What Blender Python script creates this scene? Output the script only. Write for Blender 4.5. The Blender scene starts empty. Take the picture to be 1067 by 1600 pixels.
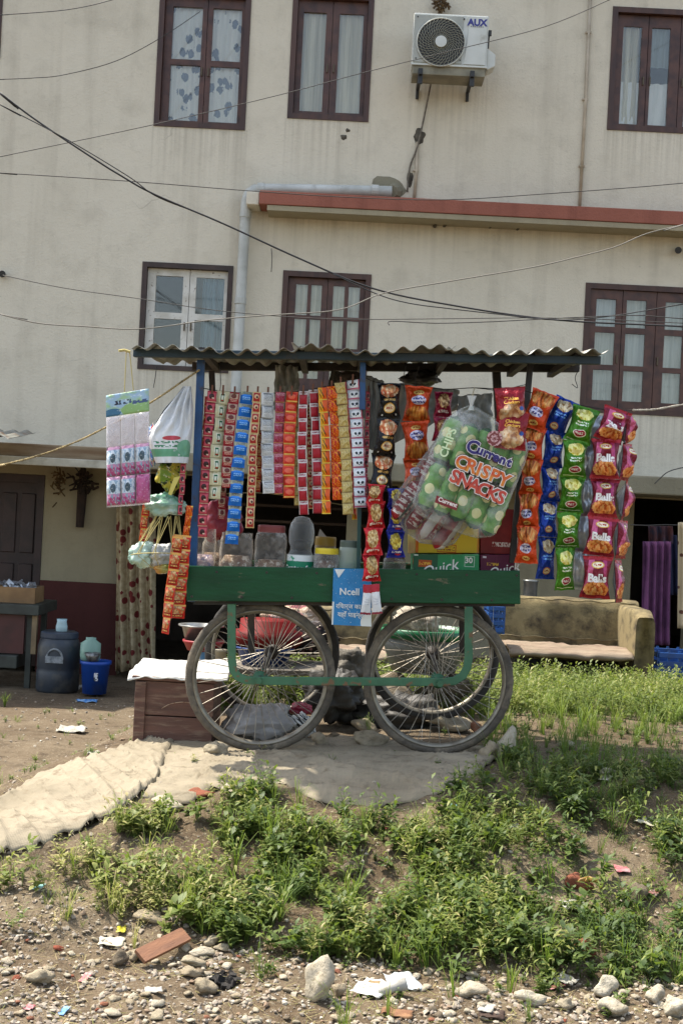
import bpy, bmesh, math, random
import numpy as np
from mathutils import Vector, Matrix, noise

random.seed(11); np.random.seed(11)
scene = bpy.context.scene
COL = scene.collection
PI = math.pi
R = math.radians

# ------------------------------------------------------------------ camera, world, sun, exposure
FOC = 2100.0; CAMZ = 1.08; ROLL = R(2.9)
CS, SN = math.cos(ROLL), math.sin(ROLL)
cam_data = bpy.data.cameras.new('camera')
cam = bpy.data.objects.new('camera', cam_data); COL.objects.link(cam)
cam_data.sensor_fit = 'VERTICAL'; cam_data.sensor_height = 24; cam_data.sensor_width = 16
cam_data.lens = FOC/1600*24
cam_data.clip_start = .05; cam_data.clip_end = 400
cam.matrix_world = Matrix(((CS, -SN, 0, 0), (0, 0, -1, 0), (SN, CS, 0, CAMZ), (0, 0, 0, 1)))
scene.camera = cam

world = bpy.data.worlds.new('World'); scene.world = world; world.use_nodes = True
SUN_TO = Vector((-.50, .27, 1.0)).normalized()          # direction towards the sun
sun_el = math.asin(SUN_TO.z); sun_az = math.atan2(SUN_TO.x, SUN_TO.y)
wn = world.node_tree; wn.nodes.clear()
sky = wn.nodes.new('ShaderNodeTexSky'); sky.sky_type = 'NISHITA'; sky.sun_disc = False
sky.sun_elevation = sun_el; sky.sun_rotation = sun_az
sky.air_density = 1.2; sky.dust_density = 2.5; sky.ozone_density = 1.0
bgn = wn.nodes.new('ShaderNodeBackground'); bgn.inputs['Strength'].default_value = .15
wo = wn.nodes.new('ShaderNodeOutputWorld')
hs = wn.nodes.new('ShaderNodeHueSaturation'); hs.inputs['Saturation'].default_value = .72   # hazy, pale sky
wn.links.new(sky.outputs[0], hs.inputs['Color']); wn.links.new(hs.outputs[0], bgn.inputs[0]); wn.links.new(bgn.outputs[0], wo.inputs[0])
sd = bpy.data.lights.new('sun', 'SUN'); sd.energy = 3.9; sd.angle = R(.9); sd.color = (1, .93, .82)
sun = bpy.data.objects.new('sun', sd); COL.objects.link(sun)
sun.rotation_euler = (-SUN_TO).to_track_quat('-Z', 'Y').to_euler(); sun.location = (-5, 3, 12)
scene.view_settings.view_transform = 'Standard'; scene.view_settings.look = 'None'
scene.view_settings.gamma = 1; scene.view_settings.exposure = 1.2
scene.view_settings.use_curve_mapping = False

# ------------------------------------------------------------------ places
def S(d): return d/FOC
def P(px, py, d):
    u = (px-533.5)/FOC*d; v = (800-py)/FOC*d
    return Vector((u*CS-v*SN, d, CAMZ+u*SN+v*CS))
def PX(p):
    X, Z = p[0], p[2]-CAMZ
    return (533.5+FOC*(X*CS+Z*SN)/p[1], 800-FOC*(-X*SN+Z*CS)/p[1])
def smooth(a, b, x):
    t = min(1, max(0, (x-a)/(b-a))); return t*t*(3-2*t)
def lerp_prof(prof, y):
    if y <= prof[0][0]: return prof[0][1]
    for (a, va), (b, vb) in zip(prof, prof[1:]):
        if y <= b:
            t = (y-a)/(b-a); t = t*t*(3-2*t); return va+(vb-va)*t
    return prof[-1][1]
PR = [(3, -.43), (4.35, -.41), (4.75, -.33), (5.25, -.17), (5.6, -.085), (6.0, -.045), (7.2, -.04), (8.6, -.10), (10.8, -.22), (13.5, -.3)]
PL = [(3, -.43), (4.4, -.42), (5.2, -.34), (6.0, -.29), (8, -.42), (12, -.68), (13.5, -.68)]
def ground_h(x, y, fine=True):
    wl = 1-smooth(-1.75, -1.0, x-.12*(y-6))
    z = lerp_prof(PR, y)*(1-wl)+lerp_prof(PL, y)*wl
    z += .035*max(-1.2, min(1.5, x))*smooth(5.0, 5.8, y)*smooth(9, 7.2, y)*(1-wl)
    z += .03*noise.noise(Vector((x*1.3, y*1.3, 2.1)))*(1-.8*smooth(5.3, 5.9, y)*smooth(7.4, 6.9, y)*smooth(-1.3, -.9, x))
    if fine:
        bank = smooth(6.2, 5.3, y)
        z += (.008+.022*bank)*noise.noise(Vector((x*5, y*5, 5)))+(.004+.008*bank)*noise.noise(Vector((x*17, y*17, 8)))
    return z
def G(px, py, dmin=3.2, dmax=14, fine=True):
    o = Vector((0, 0, CAMZ)); dr = P(px, py, 1.0)-o
    d = dmin
    while d < dmax:
        p = o+dr*d
        if p.z < ground_h(p.x, p.y, fine): break
        d += .04
    lo, hi = d-.04, d
    for _ in range(8):
        m = (lo+hi)/2; p = o+dr*m
        if p.z < ground_h(p.x, p.y, fine): hi = m
        else: lo = m
    return o+dr*hi

# ------------------------------------------------------------------ materials
def H(h, k=1.0):
    h = h.lstrip('#'); c = [int(h[i:i+2], 16)/255 for i in (0, 2, 4)]
    c = [x/12.92 if x <= .04045 else ((x+.055)/1.055)**2.4 for x in c]
    return (c[0]*k, c[1]*k, c[2]*k, 1)
class NT:
    def __init__(s, name):
        s.m = bpy.data.materials.new(name); s.m.use_nodes = True
        s.t = s.m.node_tree; s.t.nodes.clear()
        s.out = s.t.nodes.new('ShaderNodeOutputMaterial')
        s.p = s.t.nodes.new('ShaderNodeBsdfPrincipled')
        s.t.links.new(s.p.outputs[0], s.out.inputs[0])
    def n(s, typ, **kw):
        nd = s.t.nodes.new('ShaderNode'+typ)
        for k, v in kw.items():
            if k.startswith('i_'): nd.inputs[k[2:].replace('_', ' ')].default_value = v
            elif k.startswith('x'): nd.inputs[int(k[1:])].default_value = v
            else: setattr(nd, k, v)
        return nd
    def l(s, a, b): s.t.links.new(a, b)
    def math(s, op, a, b=None, c=None):
        nd = s.n('Math', operation=op)
        for i, q in enumerate((a, b, c)):
            if q is None: continue
            if hasattr(q, 'links'): s.l(q, nd.inputs[i])
            else: nd.inputs[i].default_value = q
        return nd.outputs[0]
    def mix(s, fac, a, b, mode='MIX'):
        nd = s.n('Mix', data_type='RGBA', blend_type=mode)
        for idx, q in ((0, fac), (6, a), (7, b)):
            if hasattr(q, 'links'): s.l(q, nd.inputs[idx])
            else: nd.inputs[idx].default_value = q
        return nd.outputs[2]
    def coord(s, kind='Object', scale=(1, 1, 1)):
        tc = s.n('TexCoord'); mp = s.n('Mapping'); mp.inputs['Scale'].default_value = scale
        s.l(tc.outputs[kind], mp.inputs[0]); return mp.outputs[0]
    def noise(s, vec, sc, det=4, rough=.55, dist=0):
        nd = s.n('TexNoise'); nd.inputs['Scale'].default_value = sc; nd.inputs['Detail'].default_value = det
        nd.inputs['Roughness'].default_value = rough; nd.inputs['Distortion'].default_value = dist
        s.l(vec, nd.inputs['Vector']); return nd.outputs[0]
    def ramp(s, v, a, b):
        nd = s.n('MapRange'); s.l(v, nd.inputs[0]); nd.inputs[1].default_value = a; nd.inputs[2].default_value = b
        return nd.outputs[0]
    def bump(s, h, strength, dist=.01, prev=None):
        nd = s.n('Bump'); nd.inputs['Strength'].default_value = strength; nd.inputs['Distance'].default_value = dist
        s.l(h, nd.inputs['Height'])
        if prev: s.l(prev, nd.inputs['Normal'])
        s.l(nd.outputs[0], s.p.inputs['Normal']); return nd.outputs[0]
MATS = {}
def mat(name, col, rough=.7, col2=None, sc=6, lo=.4, hi=.65, bump=0, bsc=40, metal=0, spec=.5, coord='Object', stretch=(1, 1, 1), dirt=None, dsc=3, dlo=.52, dhi=.75, bdist=.01):
    if name in MATS: return MATS[name]
    s = NT(name); s.p.inputs['Roughness'].default_value = rough; s.p.inputs['Metallic'].default_value = metal
    s.p.inputs['Specular IOR Level'].default_value = spec
    v = s.coord(coord, stretch)
    c = col
    if col2: c = s.mix(s.ramp(s.noise(v, sc), lo, hi), col, col2)
    if dirt: c = s.mix(s.ramp(s.noise(v, dsc, 6, .65), dlo, dhi), c, dirt)
    if hasattr(c, 'links'): s.l(c, s.p.inputs['Base Color'])
    else: s.p.inputs['Base Color'].default_value = c
    if bump: s.bump(s.noise(v, bsc, 5, .6), bump, bdist)
    MATS[name] = s.m; return s.m
def film(name, tint=(.9, .9, .9, 1), op=.25, rough=.15, gloss=.25, bump=0, bsc=20):
    """clear or milky plastic film / glass: see-through with a sheen"""
    if name in MATS: return MATS[name]
    s = NT(name)
    tr = s.n('BsdfTransparent'); tr.inputs[0].default_value = tint
    s.p.inputs['Base Color'].default_value = tint; s.p.inputs['Roughness'].default_value = rough
    fr = s.n('LayerWeight'); fr.inputs[0].default_value = .35
    f = s.math('MULTIPLY', fr.outputs['Facing'], gloss); f = s.math('ADD', f, op)
    if bump: 
        h = s.noise(s.coord(), bsc, 3); s.bump(h, bump, .01)
        f = s.math('ADD', f, s.math('MULTIPLY', s.ramp(h, .5, .75), .25))
    mx = s.n('MixShader'); s.l(f, mx.inputs[0]); s.l(tr.outputs[0], mx.inputs[1]); s.l(s.p.outputs[0], mx.inputs[2])
    s.l(mx.outputs[0], s.out.inputs[0]); MATS[name] = s.m; return s.m
def glass(name='window_glass', k=.03):
    if name in MATS: return MATS[name]
    s = NT(name); tr = s.n('BsdfTransparent'); tr.inputs[0].default_value = (.97, .98, .97, 1)
    gl = s.n('BsdfGlossy'); gl.inputs['Roughness'].default_value = .04; gl.inputs[0].default_value = (.85, .85, .82, 1)
    fr = s.n('Fresnel'); fr.inputs[0].default_value = 1.5
    mx = s.n('MixShader'); s.l(s.math('ADD', fr.outputs[0], k), mx.inputs[0]); s.l(tr.outputs[0], mx.inputs[1]); s.l(gl.outputs[0], mx.inputs[2])
    s.l(mx.outputs[0], s.out.inputs[0]); MATS[name] = s.m; return s.m
def leafmat(name, stops, trans=.35, rough=.55):
    if name in MATS: return MATS[name]
    s = NT(name); at = s.n('Attribute'); at.attribute_name = 'tint'
    cr = s.n('ValToRGB'); e = cr.color_ramp.elements
    while len(e) < len(stops): e.new(.5)
    for q, (pos, c) in zip(e, stops): q.position = pos; q.color = c
    s.l(at.outputs['Fac'], cr.inputs[0]); s.l(cr.outputs[0], s.p.inputs['Base Color'])
    s.p.inputs['Roughness'].default_value = rough; s.p.inputs['Specular IOR Level'].default_value = .35
    tl = s.n('BsdfTranslucent'); s.l(s.mix(.5, cr.outputs[0], (.25, .35, .03, 1)), tl.inputs[0])
    mx = s.n('MixShader'); mx.inputs[0].default_value = trans
    s.l(s.p.outputs[0], mx.inputs[1]); s.l(tl.outputs[0], mx.inputs[2]); s.l(mx.outputs[0], s.out.inputs[0])
    MATS[name] = s.m; return s.m
def print_mat(name, base, elems, rough=.32, coordk='UV', bump=.25, metal=0, wear=0, spec=.35):
    """flat print on a packet / card: shapes in UV space"""
    if name in MATS: return MATS[name]
    s = NT(name); tc = s.n('TexCoord'); sep = s.n('SeparateXYZ'); s.l(tc.outputs['UV'], sep.inputs[0])
    U, V = sep.outputs[0], sep.outputs[1]
    info = s.n('ObjectInfo')
    c = base
    def rot(cx, cy, ang):
        du = s.math('SUBTRACT', U, cx); dv = s.math('SUBTRACT', V, cy)
        if ang:
            ca, sa = math.cos(ang), math.sin(ang)
            a = s.math('ADD', s.math('MULTIPLY', du, ca), s.math('MULTIPLY', dv, sa))
            b = s.math('SUBTRACT', s.math('MULTIPLY', dv, ca), s.math('MULTIPLY', du, sa))
            return a, b
        return du, dv
    def rectm(cx, cy, hx, hy, ang=0):
        a, b = rot(cx, cy, ang)
        return s.math('MULTIPLY', s.math('LESS_THAN', s.math('ABSOLUTE', a), hx), s.math('LESS_THAN', s.math('ABSOLUTE', b), hy))
    def ellm(cx, cy, rx, ry, ang=0, wob=0):
        a, b = rot(cx, cy, ang)
        a = s.math('DIVIDE', a, rx); b = s.math('DIVIDE', b, ry)
        d = s.math('ADD', s.math('MULTIPLY', a, a), s.math('MULTIPLY', b, b))
        if wob: d = s.math('ADD', d, s.math('MULTIPLY', s.math('SUBTRACT', s.noise(tc.outputs['UV'], 7, 2), .5), wob))
        return s.math('LESS_THAN', d, 1)
    for e in elems:
        k = e[0]
        if k == 'rect': c = s.mix(rectm(*e[1:5], e[6] if len(e) > 6 else 0), c, e[5])
        elif k == 'ell': c = s.mix(ellm(*e[1:5], e[6] if len(e) > 6 else 0), c, e[5])
        elif k == 'food':                  # ('food',cx,cy,rx,ry,colA,colB,colC,scale,stretch)
            mp = s.n('Mapping'); s.l(tc.outputs['UV'], mp.inputs[0]); mp.inputs['Scale'].default_value = (e[8], e[8]*(e[9] if len(e) > 9 else 1), 1)
            mp.inputs['Rotation'].default_value = (0, 0, .5)
            vo = s.n('TexVoronoi'); vo.inputs['Scale'].default_value = 1; s.l(mp.outputs[0], vo.inputs[0])
            cc = s.mix(s.ramp(vo.outputs['Distance'], .25, .75), e[5], e[7])
            cc = s.mix(s.math('GREATER_THAN', s.noise(mp.outputs[0], 1.3, 2), .55), cc, e[6])
            c = s.mix(ellm(e[1], e[2], e[3], e[4], 0, 1.0), c, cc)
        elif k == 'script':                # ('script',cx,cy,hx,hy,color,rows,freq)
            fr = s.math('FRACT', s.math('MULTIPLY', s.math('SUBTRACT', V, e[2]-e[4]), e[6]/(2*e[4])))
            rowm = s.math('LESS_THAN', s.math('ABSOLUTE', s.math('SUBTRACT', fr, .5)), .3)
            mp = s.n('Mapping'); s.l(tc.outputs['UV'], mp.inputs[0]); mp.inputs['Scale'].default_value = (e[7], e[6]/(2*e[4])*1.2, 1)
            nz = s.math('GREATER_THAN', s.noise(mp.outputs[0], 1.6, 1), .47)
            c = s.mix(s.math('MULTIPLY', s.math('MULTIPLY', rowm, nz), rectm(*e[1:5])), c, e[5])
        elif k == 'grad':                  # ('grad', v0, v1, color)
            c = s.mix(s.ramp(V, e[1], e[2]), c, e[3])
        elif k == 'blot':                  # ('blot', scale, lo, hi, color)
            c = s.mix(s.ramp(s.noise(tc.outputs['UV'], e[1], 4), e[2], e[3]), c, e[4])
    if wear: c = s.mix(s.math('GREATER_THAN', s.noise(tc.outputs['UV'], 9, 6, .7), wear), c, H('#d8d8d0'))
    if hasattr(c, 'links'): s.l(c, s.p.inputs['Base Color'])
    else: s.p.inputs['Base Color'].default_value = c
    s.p.inputs['Roughness'].default_value = rough; s.p.inputs['Metallic'].default_value = metal; s.p.inputs['Specular IOR Level'].default_value = spec
    if bump:
        oc = s.coord('Object', (1, 1, .45)); hh = s.math('ADD', s.noise(oc, 48, 3), s.math('MULTIPLY', s.noise(oc, 130, 3), .35))
        s.bump(hh, min(1, bump*2.2), .008)
    MATS[name] = s.m; return s.m

# ------------------------------------------------------------------ mesh building
WL = {}
class MB:
    def __init__(s): s.v = []; s.f = []; s.uv = []; s.mi = []
    def add(s, vs, fs, uvs=None, mi=0):
        o = len(s.v); s.v += [tuple(p) for p in vs]
        for i, f in enumerate(fs):
            s.f.append([o+j for j in f]); s.uv.append(uvs[i] if uvs else None); s.mi.append(mi)
        return s
    def box(s, c, size, rot=None, mi=0, taper=1):
        c = Vector(c); hx, hy, hz = size[0]/2, size[1]/2, size[2]/2
        vs = []
        for dz in (-1, 1):
            k = taper if dz > 0 else 1
            for dx, dy in ((-1, -1), (1, -1), (1, 1), (-1, 1)):
                p = Vector((dx*hx*k, dy*hy*k, dz*hz))
                if rot is not None: p = rot @ p
                vs.append(c+p)
        q = [(0, 0), (1, 0), (1, 1), (0, 1)]
        return s.add(vs, [(3, 2, 1, 0), (4, 5, 6, 7), (0, 1, 5, 4), (1, 2, 6, 5), (2, 3, 7, 6), (3, 0, 4, 7)], [q]*6, mi)
    def ext(s, pts, dy, mi=0):
        """outline at its place pushed back by its real depth"""
        n = len(pts); a = [Vector(p) for p in pts]; b = [p+Vector((0, dy, 0)) for p in a]
        xs = [p.x for p in a]; zs = [p.z for p in a]
        w = max(1e-6, max(xs)-min(xs)); h = max(1e-6, max(zs)-min(zs))
        uvf = [((p.x-min(xs))/w, (p.z-min(zs))/h) for p in a]
        fs = [list(range(n)), list(range(2*n-1, n-1, -1))]; uv = [uvf, list(reversed(uvf))]
        for i in range(n):
            j = (i+1) % n; fs.append((i, i+n, j+n, j)); uv.append([(0, 0), (1, 0), (1, 1), (0, 1)])
        return s.add(a+b, fs, uv, mi)
    def tube(s, pts, r, seg=8, closed=False, caps=True, mi=0, flat=None):
        pts = [Vector(p) for p in pts]; n = len(pts); vs = []; fs = []
        rs = r if isinstance(r, (list, tuple)) else [r]*n
        up = None
        for i, p in enumerate(pts):
            if closed: t = pts[(i+1) % n]-pts[i-1]
            else: t = pts[min(n-1, i+1)]-pts[max(0, i-1)]
            t.normalize()
            if up is None:
                up = Vector((0, 1, 0)) if abs(t.y) < .9 else Vector((0, 0, 1))
            x = t.cross(up)
            if x.length < 1e-5: x = t.cross(Vector((1, 0, 0)))
            x.normalize(); y = x.cross(t).normalized(); up = y
            for k in range(seg):
                a = 2*PI*k/seg
                ca, sa = math.cos(a), math.sin(a)
                if flat: vs.append(p+x*ca*rs[i]+y*sa*rs[i]*flat)
                else: vs.append(p+x*ca*rs[i]+y*sa*rs[i])
        m = n if closed else n-1
        for i in range(m):
            a = i*seg; b = ((i+1) % n)*seg
            for k in range(seg): fs.append((a+k, a+(k+1) % seg, b+(k+1) % seg, b+k))
        if caps and not closed: fs.append(list(range(seg))[::-1]); fs.append([(n-1)*seg+k for k in range(seg)])
        return s.add(vs, fs, None, mi)
    def lathe(s, prof, c, seg=24, sx=1, sy=1, mi=0, axis='z', pw=1, rot=None):
        c = Vector(c); vs = []; fs = []; uv = []
        for r, z in prof:
            for k in range(seg):
                a = 2*PI*k/seg; ca, sa = math.cos(a), math.sin(a)
                if pw != 1: ca = math.copysign(abs(ca)**pw, ca); sa = math.copysign(abs(sa)**pw, sa)
                if axis == 'z': p = Vector((r*ca*sx, r*sa*sy, z))
                else: p = Vector((r*ca*sx, z, r*sa*sy))
                if rot is not None: p = rot @ p
                vs.append(c+p)
        for i in range(len(prof)-1):
            for k in range(seg):
                k2 = (k+1) % seg
                fs.append((i*seg+k, i*seg+k2, (i+1)*seg+k2, (i+1)*seg+k))
                t0, t1 = i/(len(prof)-1), (i+1)/(len(prof)-1)
                uv.append([(k/seg, t0), ((k+1)/seg, t0), ((k+1)/seg, t1), (k/seg, t1)])
        return s.add(vs, fs, uv, mi)
    def grid(s, fn, nu, nv, mi=0, skip=None):
        vs = [fn(i/nu, j/nv) for j in range(nv+1) for i in range(nu+1)]; fs = []; uv = []
        for j in range(nv):
            for i in range(nu):
                if skip and skip((i+.5)/nu, (j+.5)/nv): continue
                a = j*(nu+1)+i; fs.append((a, a+1, a+nu+2, a+nu+1))
                uv.append([(i/nu, j/nv), ((i+1)/nu, j/nv), ((i+1)/nu, (j+1)/nv), (i/nu, (j+1)/nv)])
        return s.add(vs, fs, uv, mi)
    def slab(s, x0, x1, z0, z1, holes, y0, y1, mi=0, back=True):
        """wall or frame with rectangular openings, real thickness and reveals"""
        xs = sorted({x0, x1, *[min(x1, max(x0, h[0])) for h in holes], *[min(x1, max(x0, h[1])) for h in holes]})
        zs = sorted({z0, z1, *[min(z1, max(z0, h[2])) for h in holes], *[min(z1, max(z0, h[3])) for h in holes]})
        vs = []; fs = []
        def q(a, b, c, d):
            o = len(vs); vs.extend([a, b, c, d]); fs.append((o, o+1, o+2, o+3))
        for i in range(len(xs)-1):
            for j in range(len(zs)-1):
                a, b, c, d = xs[i], xs[i+1], zs[j], zs[j+1]
                if b-a < 1e-6 or d-c < 1e-6: continue
                mx, mz = (a+b)/2, (c+d)/2
                if any(h[0] < mx < h[1] and h[2] < mz < h[3] for h in holes): continue
                q((a, y0, c), (b, y0, c), (b, y0, d), (a, y0, d))
                if back: q((a, y1, d), (b, y1, d), (b, y1, c), (a, y1, c))
        def ring(a, b, c, d):
            q((a, y0, c), (a, y1, c), (b, y1, c), (b, y0, c)); q((a, y0, d), (b, y0, d), (b, y1, d), (a, y1, d))
            q((a, y0, c), (a, y0, d), (a, y1, d), (a, y1, c)); q((b, y0, c), (b, y1, c), (b, y1, d), (b, y0, d))
        ring(x0, x1, z0, z1)
        for h in holes: ring(max(x0, h[0]), min(x1, h[1]), max(z0, h[2]), min(z1, h[3]))
        return s.add(vs, fs, None, mi)
    def mesh(s, name, off=None):
        me = bpy.data.meshes.new(name)
        vs = s.v if off is None else [(v[0]-off[0], v[1]-off[1], v[2]-off[2]) for v in s.v]
        me.from_pydata(vs, [], s.f)
        if any(u is not None for u in s.uv):
            ul = me.uv_layers.new(name='UVMap'); arr = []
            for f, u in zip(s.f, s.uv):
                if u is None: arr += [0.0]*(2*len(f))
                else:
                    for q in u: arr += [q[0], q[1]]
            ul.data.foreach_set('uv', arr)
        if any(s.mi): me.polygons.foreach_set('material_index', s.mi)
        return me
    def build(s, name, mats, parent=None, smooth=False, bevel=0, local=False, seg=2):
        off = None
        if parent is not None and not local: off = WL.get(parent.name, Vector((0, 0, 0)))
        me = s.mesh(name, off)
        return link(name, me, mats, parent, smooth, bevel, seg)
def link(name, me, mats, parent=None, smooth=False, bevel=0, seg=2):
    for m in (mats if isinstance(mats, (list, tuple)) else [mats]): 
        if m: me.materials.append(m)
    if smooth: me.polygons.foreach_set('use_smooth', [True]*len(me.polygons))
    o = bpy.data.objects.new(name, me); COL.objects.link(o)
    if parent is not None:
        o.parent = parent; WL[o.name] = WL.get(parent.name, Vector((0, 0, 0)))
    if smooth is True and False: pass
    if bevel:
        b = o.modifiers.new('bevel', 'BEVEL'); b.width = bevel; b.segments = seg; b.limit_method = 'ANGLE'
    return o
def tag(o, label=None, cat=None, group=None, kind=None):
    if label: o['label'] = label
    if cat: o['category'] = cat
    if group: o['group'] = group
    if kind: o['kind'] = kind
    return o
def thing(name, label, cat, loc=(0, 0, 0), group=None):
    o = bpy.data.objects.new(name, None); COL.objects.link(o); o.location = loc
    o.empty_display_size = .05
    WL[o.name] = Vector(loc); return tag(o, label, cat, group)
def inst(o, parent=None, loc=None, rot=None):
    c = o.copy(); COL.objects.link(c)
    if 'label' in c: del c['label']
    c.parent = parent
    if loc is not None: c.location = loc
    if rot is not None: c.rotation_euler = rot
    return c
def tilt(img_deg, yaw=0, pitch=0):
    """euler of a flat thing that leans clockwise by img_deg in the photo"""
    return (Matrix.Rotation(R(img_deg)-ROLL, 3, 'Y') @ Matrix.Rotation(R(yaw), 3, 'Z') @ Matrix.Rotation(R(pitch), 3, 'X')).to_euler()
_tc = {}
def text_mesh(s, size, bold=0, ext=0.0008, spacing=1.0, shear=0):
    key = (s, size, bold, ext, spacing, shear)
    cu = bpy.data.curves.new('lettering', 'FONT'); cu.body = s; cu.size = size; cu.offset = bold; cu.extrude = ext
    cu.align_x = 'CENTER'; cu.align_y = 'CENTER'; cu.space_character = spacing; cu.resolution_u = 3; cu.shear = shear
    o = bpy.data.objects.new('lettering', cu); COL.objects.link(o)
    bpy.context.view_layer.update()
    me = bpy.data.meshes.new_from_object(o.evaluated_get(bpy.context.evaluated_depsgraph_get()))
    bpy.data.objects.remove(o); bpy.data.curves.remove(cu)
    # xy text plane -> xz plane facing -y
    n = len(me.vertices); co = np.empty(n*3, 'f'); me.vertices.foreach_get('co', co); co = co.reshape(-1, 3)
    co2 = np.stack([co[:, 0], -co[:, 2], co[:, 1]], 1); me.vertices.foreach_set('co', co2.ravel()); me.update()
    me.materials.clear(); return me
def lettering(s, size, m, parent, loc, rot=(0, 0, 0), bold=0, ext=.0008, spacing=1, shear=0, surf=None, name='lettering'):
    me = text_mesh(s, size, bold, ext, spacing, shear)
    if surf:
        for v in me.vertices: v.co.y += surf(v.co.x+loc[0], v.co.z+loc[2])
    o = link(name, me, m, parent); o.location = loc; o.rotation_euler = rot
    return o
def pnoise(p, sc, seed=0): return noise.noise(Vector((p[0]*sc+seed, p[1]*sc+seed*1.7, p[2]*sc-seed)))
# ------------------------------------------------------------------ the ground
def ground_mat():
    s = NT('ground_dirt'); v = s.coord('Object')
    n1 = s.noise(v, 1.1, 6, .6); n2 = s.noise(v, 7, 6, .65); n3 = s.noise(v, 60, 4, .7)
    c = s.mix(s.ramp(n1, .38, .62), H('#5a4c3a'), H('#706350'))
    c = s.mix(s.ramp(n2, .5, .72), c, H('#3f3325'))
    c = s.mix(s.ramp(n3, .55, .7), c, H('#8d836f'))
    c = s.mix(s.ramp(s.noise(v, 130, 2), .62, .68), c, H('#4b3d2c'))
    s.l(c, s.p.inputs['Base Color']); s.p.inputs['Roughness'].default_value = .95
    s.p.inputs['Specular IOR Level'].default_value = .2
    h = s.math('ADD', s.math('MULTIPLY', n3, .4), n2); s.bump(h, .9, .03)
    return s.m
def axis_pts(lo, hi, step, far):
    a = list(np.arange(lo, hi+1e-6, step)); s = step; x = hi
    while x < far: s *= 1.6; x += s; a.append(x)
    s = step; x = lo
    while x > -far: s *= 1.6; x -= s; a.insert(0, x)
    return a
gx = axis_pts(-2.4, 2.6, .028, 70); gy = axis_pts(3.3, 9.5, .028, 70)
gv = []
for y in gy:
    yy = min(13.5, max(3, y))
    for x in gx:
        gv.append((x, y, ground_h(min(6, max(-6, x)), yy)))
nx = len(gx); gf = [(j*nx+i, j*nx+i+1, (j+1)*nx+i+1, (j+1)*nx+i) for j in range(len(gy)-1) for i in range(nx-1)]
me = bpy.data.meshes.new('ground'); me.from_pydata(gv, [], gf)
go = link('ground', me, ground_mat(), smooth=True); tag(go, 'uneven bare earth rising in a bank to the cart', kind='structure')

# ------------------------------------------------------------------ the building
WY = 13.5; SW = S(WY)
def stucco(name, a, b, dark, streak=.3, drips=None):
    s = NT(name); v = s.coord('Object'); 
    n1 = s.noise(v, .55, 7, .62); n2 = s.noise(v, 3.2, 6, .6)
    st = s.noise(s.coord('Object', (4.5, 4.5, .28)), 1.0, 5, .6)
    c = s.mix(s.math('MULTIPLY', s.ramp(n1, .36, .70), .7), a, b)
    c = s.mix(s.math('MULTIPLY', s.ramp(n2, .5, .85), .32), c, dark)
    c = s.mix(s.math('MULTIPLY', s.ramp(s.noise(s.coord('Object', (1, 1, 2.2)), 9, 6, .7, 1.5), .55, .8), .22), c, dark)
    c = s.mix(s.math('MULTIPLY', s.ramp(st, .52, .8), streak), c, dark)
    c = s.mix(s.math('MULTIPLY', s.ramp(s.noise(s.coord('Object', (14, 14, .5)), 1.0, 4, .6), .6, .8), streak*.35), c, dark)
    c = s.mix(s.math('MULTIPLY', s.ramp(s.noise(v, 24, 3, .7), .64, .76), .35), c, dark)
    if drips:
        g = s.n('NewGeometry'); sp = s.n('SeparateXYZ'); s.l(g.outputs['Position'], sp.inputs[0])
        sn = s.ramp(s.noise(s.coord('Object', (26, 1, .35)), 1.0, 4, .6), .42, .72)
        for x0, x1, z0, ln in drips:
            mx = s.math('LESS_THAN', s.math('ABSOLUTE', s.math('SUBTRACT', sp.outputs[0], (x0+x1)/2)), (x1-x0)/2)
            f = s.n('MapRange'); s.l(sp.outputs[2], f.inputs[0]); f.inputs[1].default_value = z0-ln; f.inputs[2].default_value = z0
            bel = s.math('LESS_THAN', sp.outputs[2], z0)
            k_ = s.math('MULTIPLY', s.math('MULTIPLY', mx, bel), s.math('MULTIPLY', s.math('POWER', f.outputs[0], 1.6), sn))
            c = s.mix(s.math('MULTIPLY', k_, .42), c, dark)
        vo = s.n('TexVoronoi', feature='DISTANCE_TO_EDGE'); vo.inputs['Scale'].default_value = .9
        vd = s.n('VectorMath', operation='ADD'); nn = s.n('TexNoise'); nn.inputs['Scale'].default_value = 3; s.l(v, nn.inputs['Vector']); sc_ = s.n('VectorMath', operation='SCALE'); s.l(nn.outputs['Color'], sc_.inputs[0]); sc_.inputs['Scale'].default_value = .5
        s.l(v, vd.inputs[0]); s.l(sc_.outputs[0], vd.inputs[1]); s.l(vd.outputs[0], vo.inputs[0])
        ck = s.math('MULTIPLY', s.math('LESS_THAN', vo.outputs['Distance'], .0045), s.ramp(s.noise(v, .8, 2), .58, .68))
        c = s.mix(s.math('MULTIPLY', ck, .35), c, dark)
    s.l(c, s.p.inputs['Base Color']); s.p.inputs['Roughness'].default_value = .92; s.p.inputs['Specular IOR Level'].default_value = .25
    h = s.math('ADD', s.noise(v, 45, 6, .65), s.math('MULTIPLY', n2, 1.2)); s.bump(h, .35, .02)
    MATS[name] = s.m; return s.m
m_wall = None
def mk_wall(drips): return stucco('wall_stucco', drips=drips, a=H('#d3cbb8'), b=H('#c4bca8'), dark=H('#7d7565'))
m_low = stucco('lower_wall_plaster', H('#9d947a'), H('#877e66'), H('#5d5544'))  # plaster tones darkened to carry shade the porch slab casts too weakly
m_dado = stucco('maroon_dado_paint', H('#54302b'), H('#472725'), H('#301d1b'))  # maroon deepened likewise, porch shade put into the paint colour
m_slabred = stucco('terracotta_paint', H('#9a6252'), H('#845143'), H('#5b342c'), .5)
m_conc = stucco('grey_cement', H('#8a8470'), H('#6f6a58'), H('#4a463b'), .5)
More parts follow.
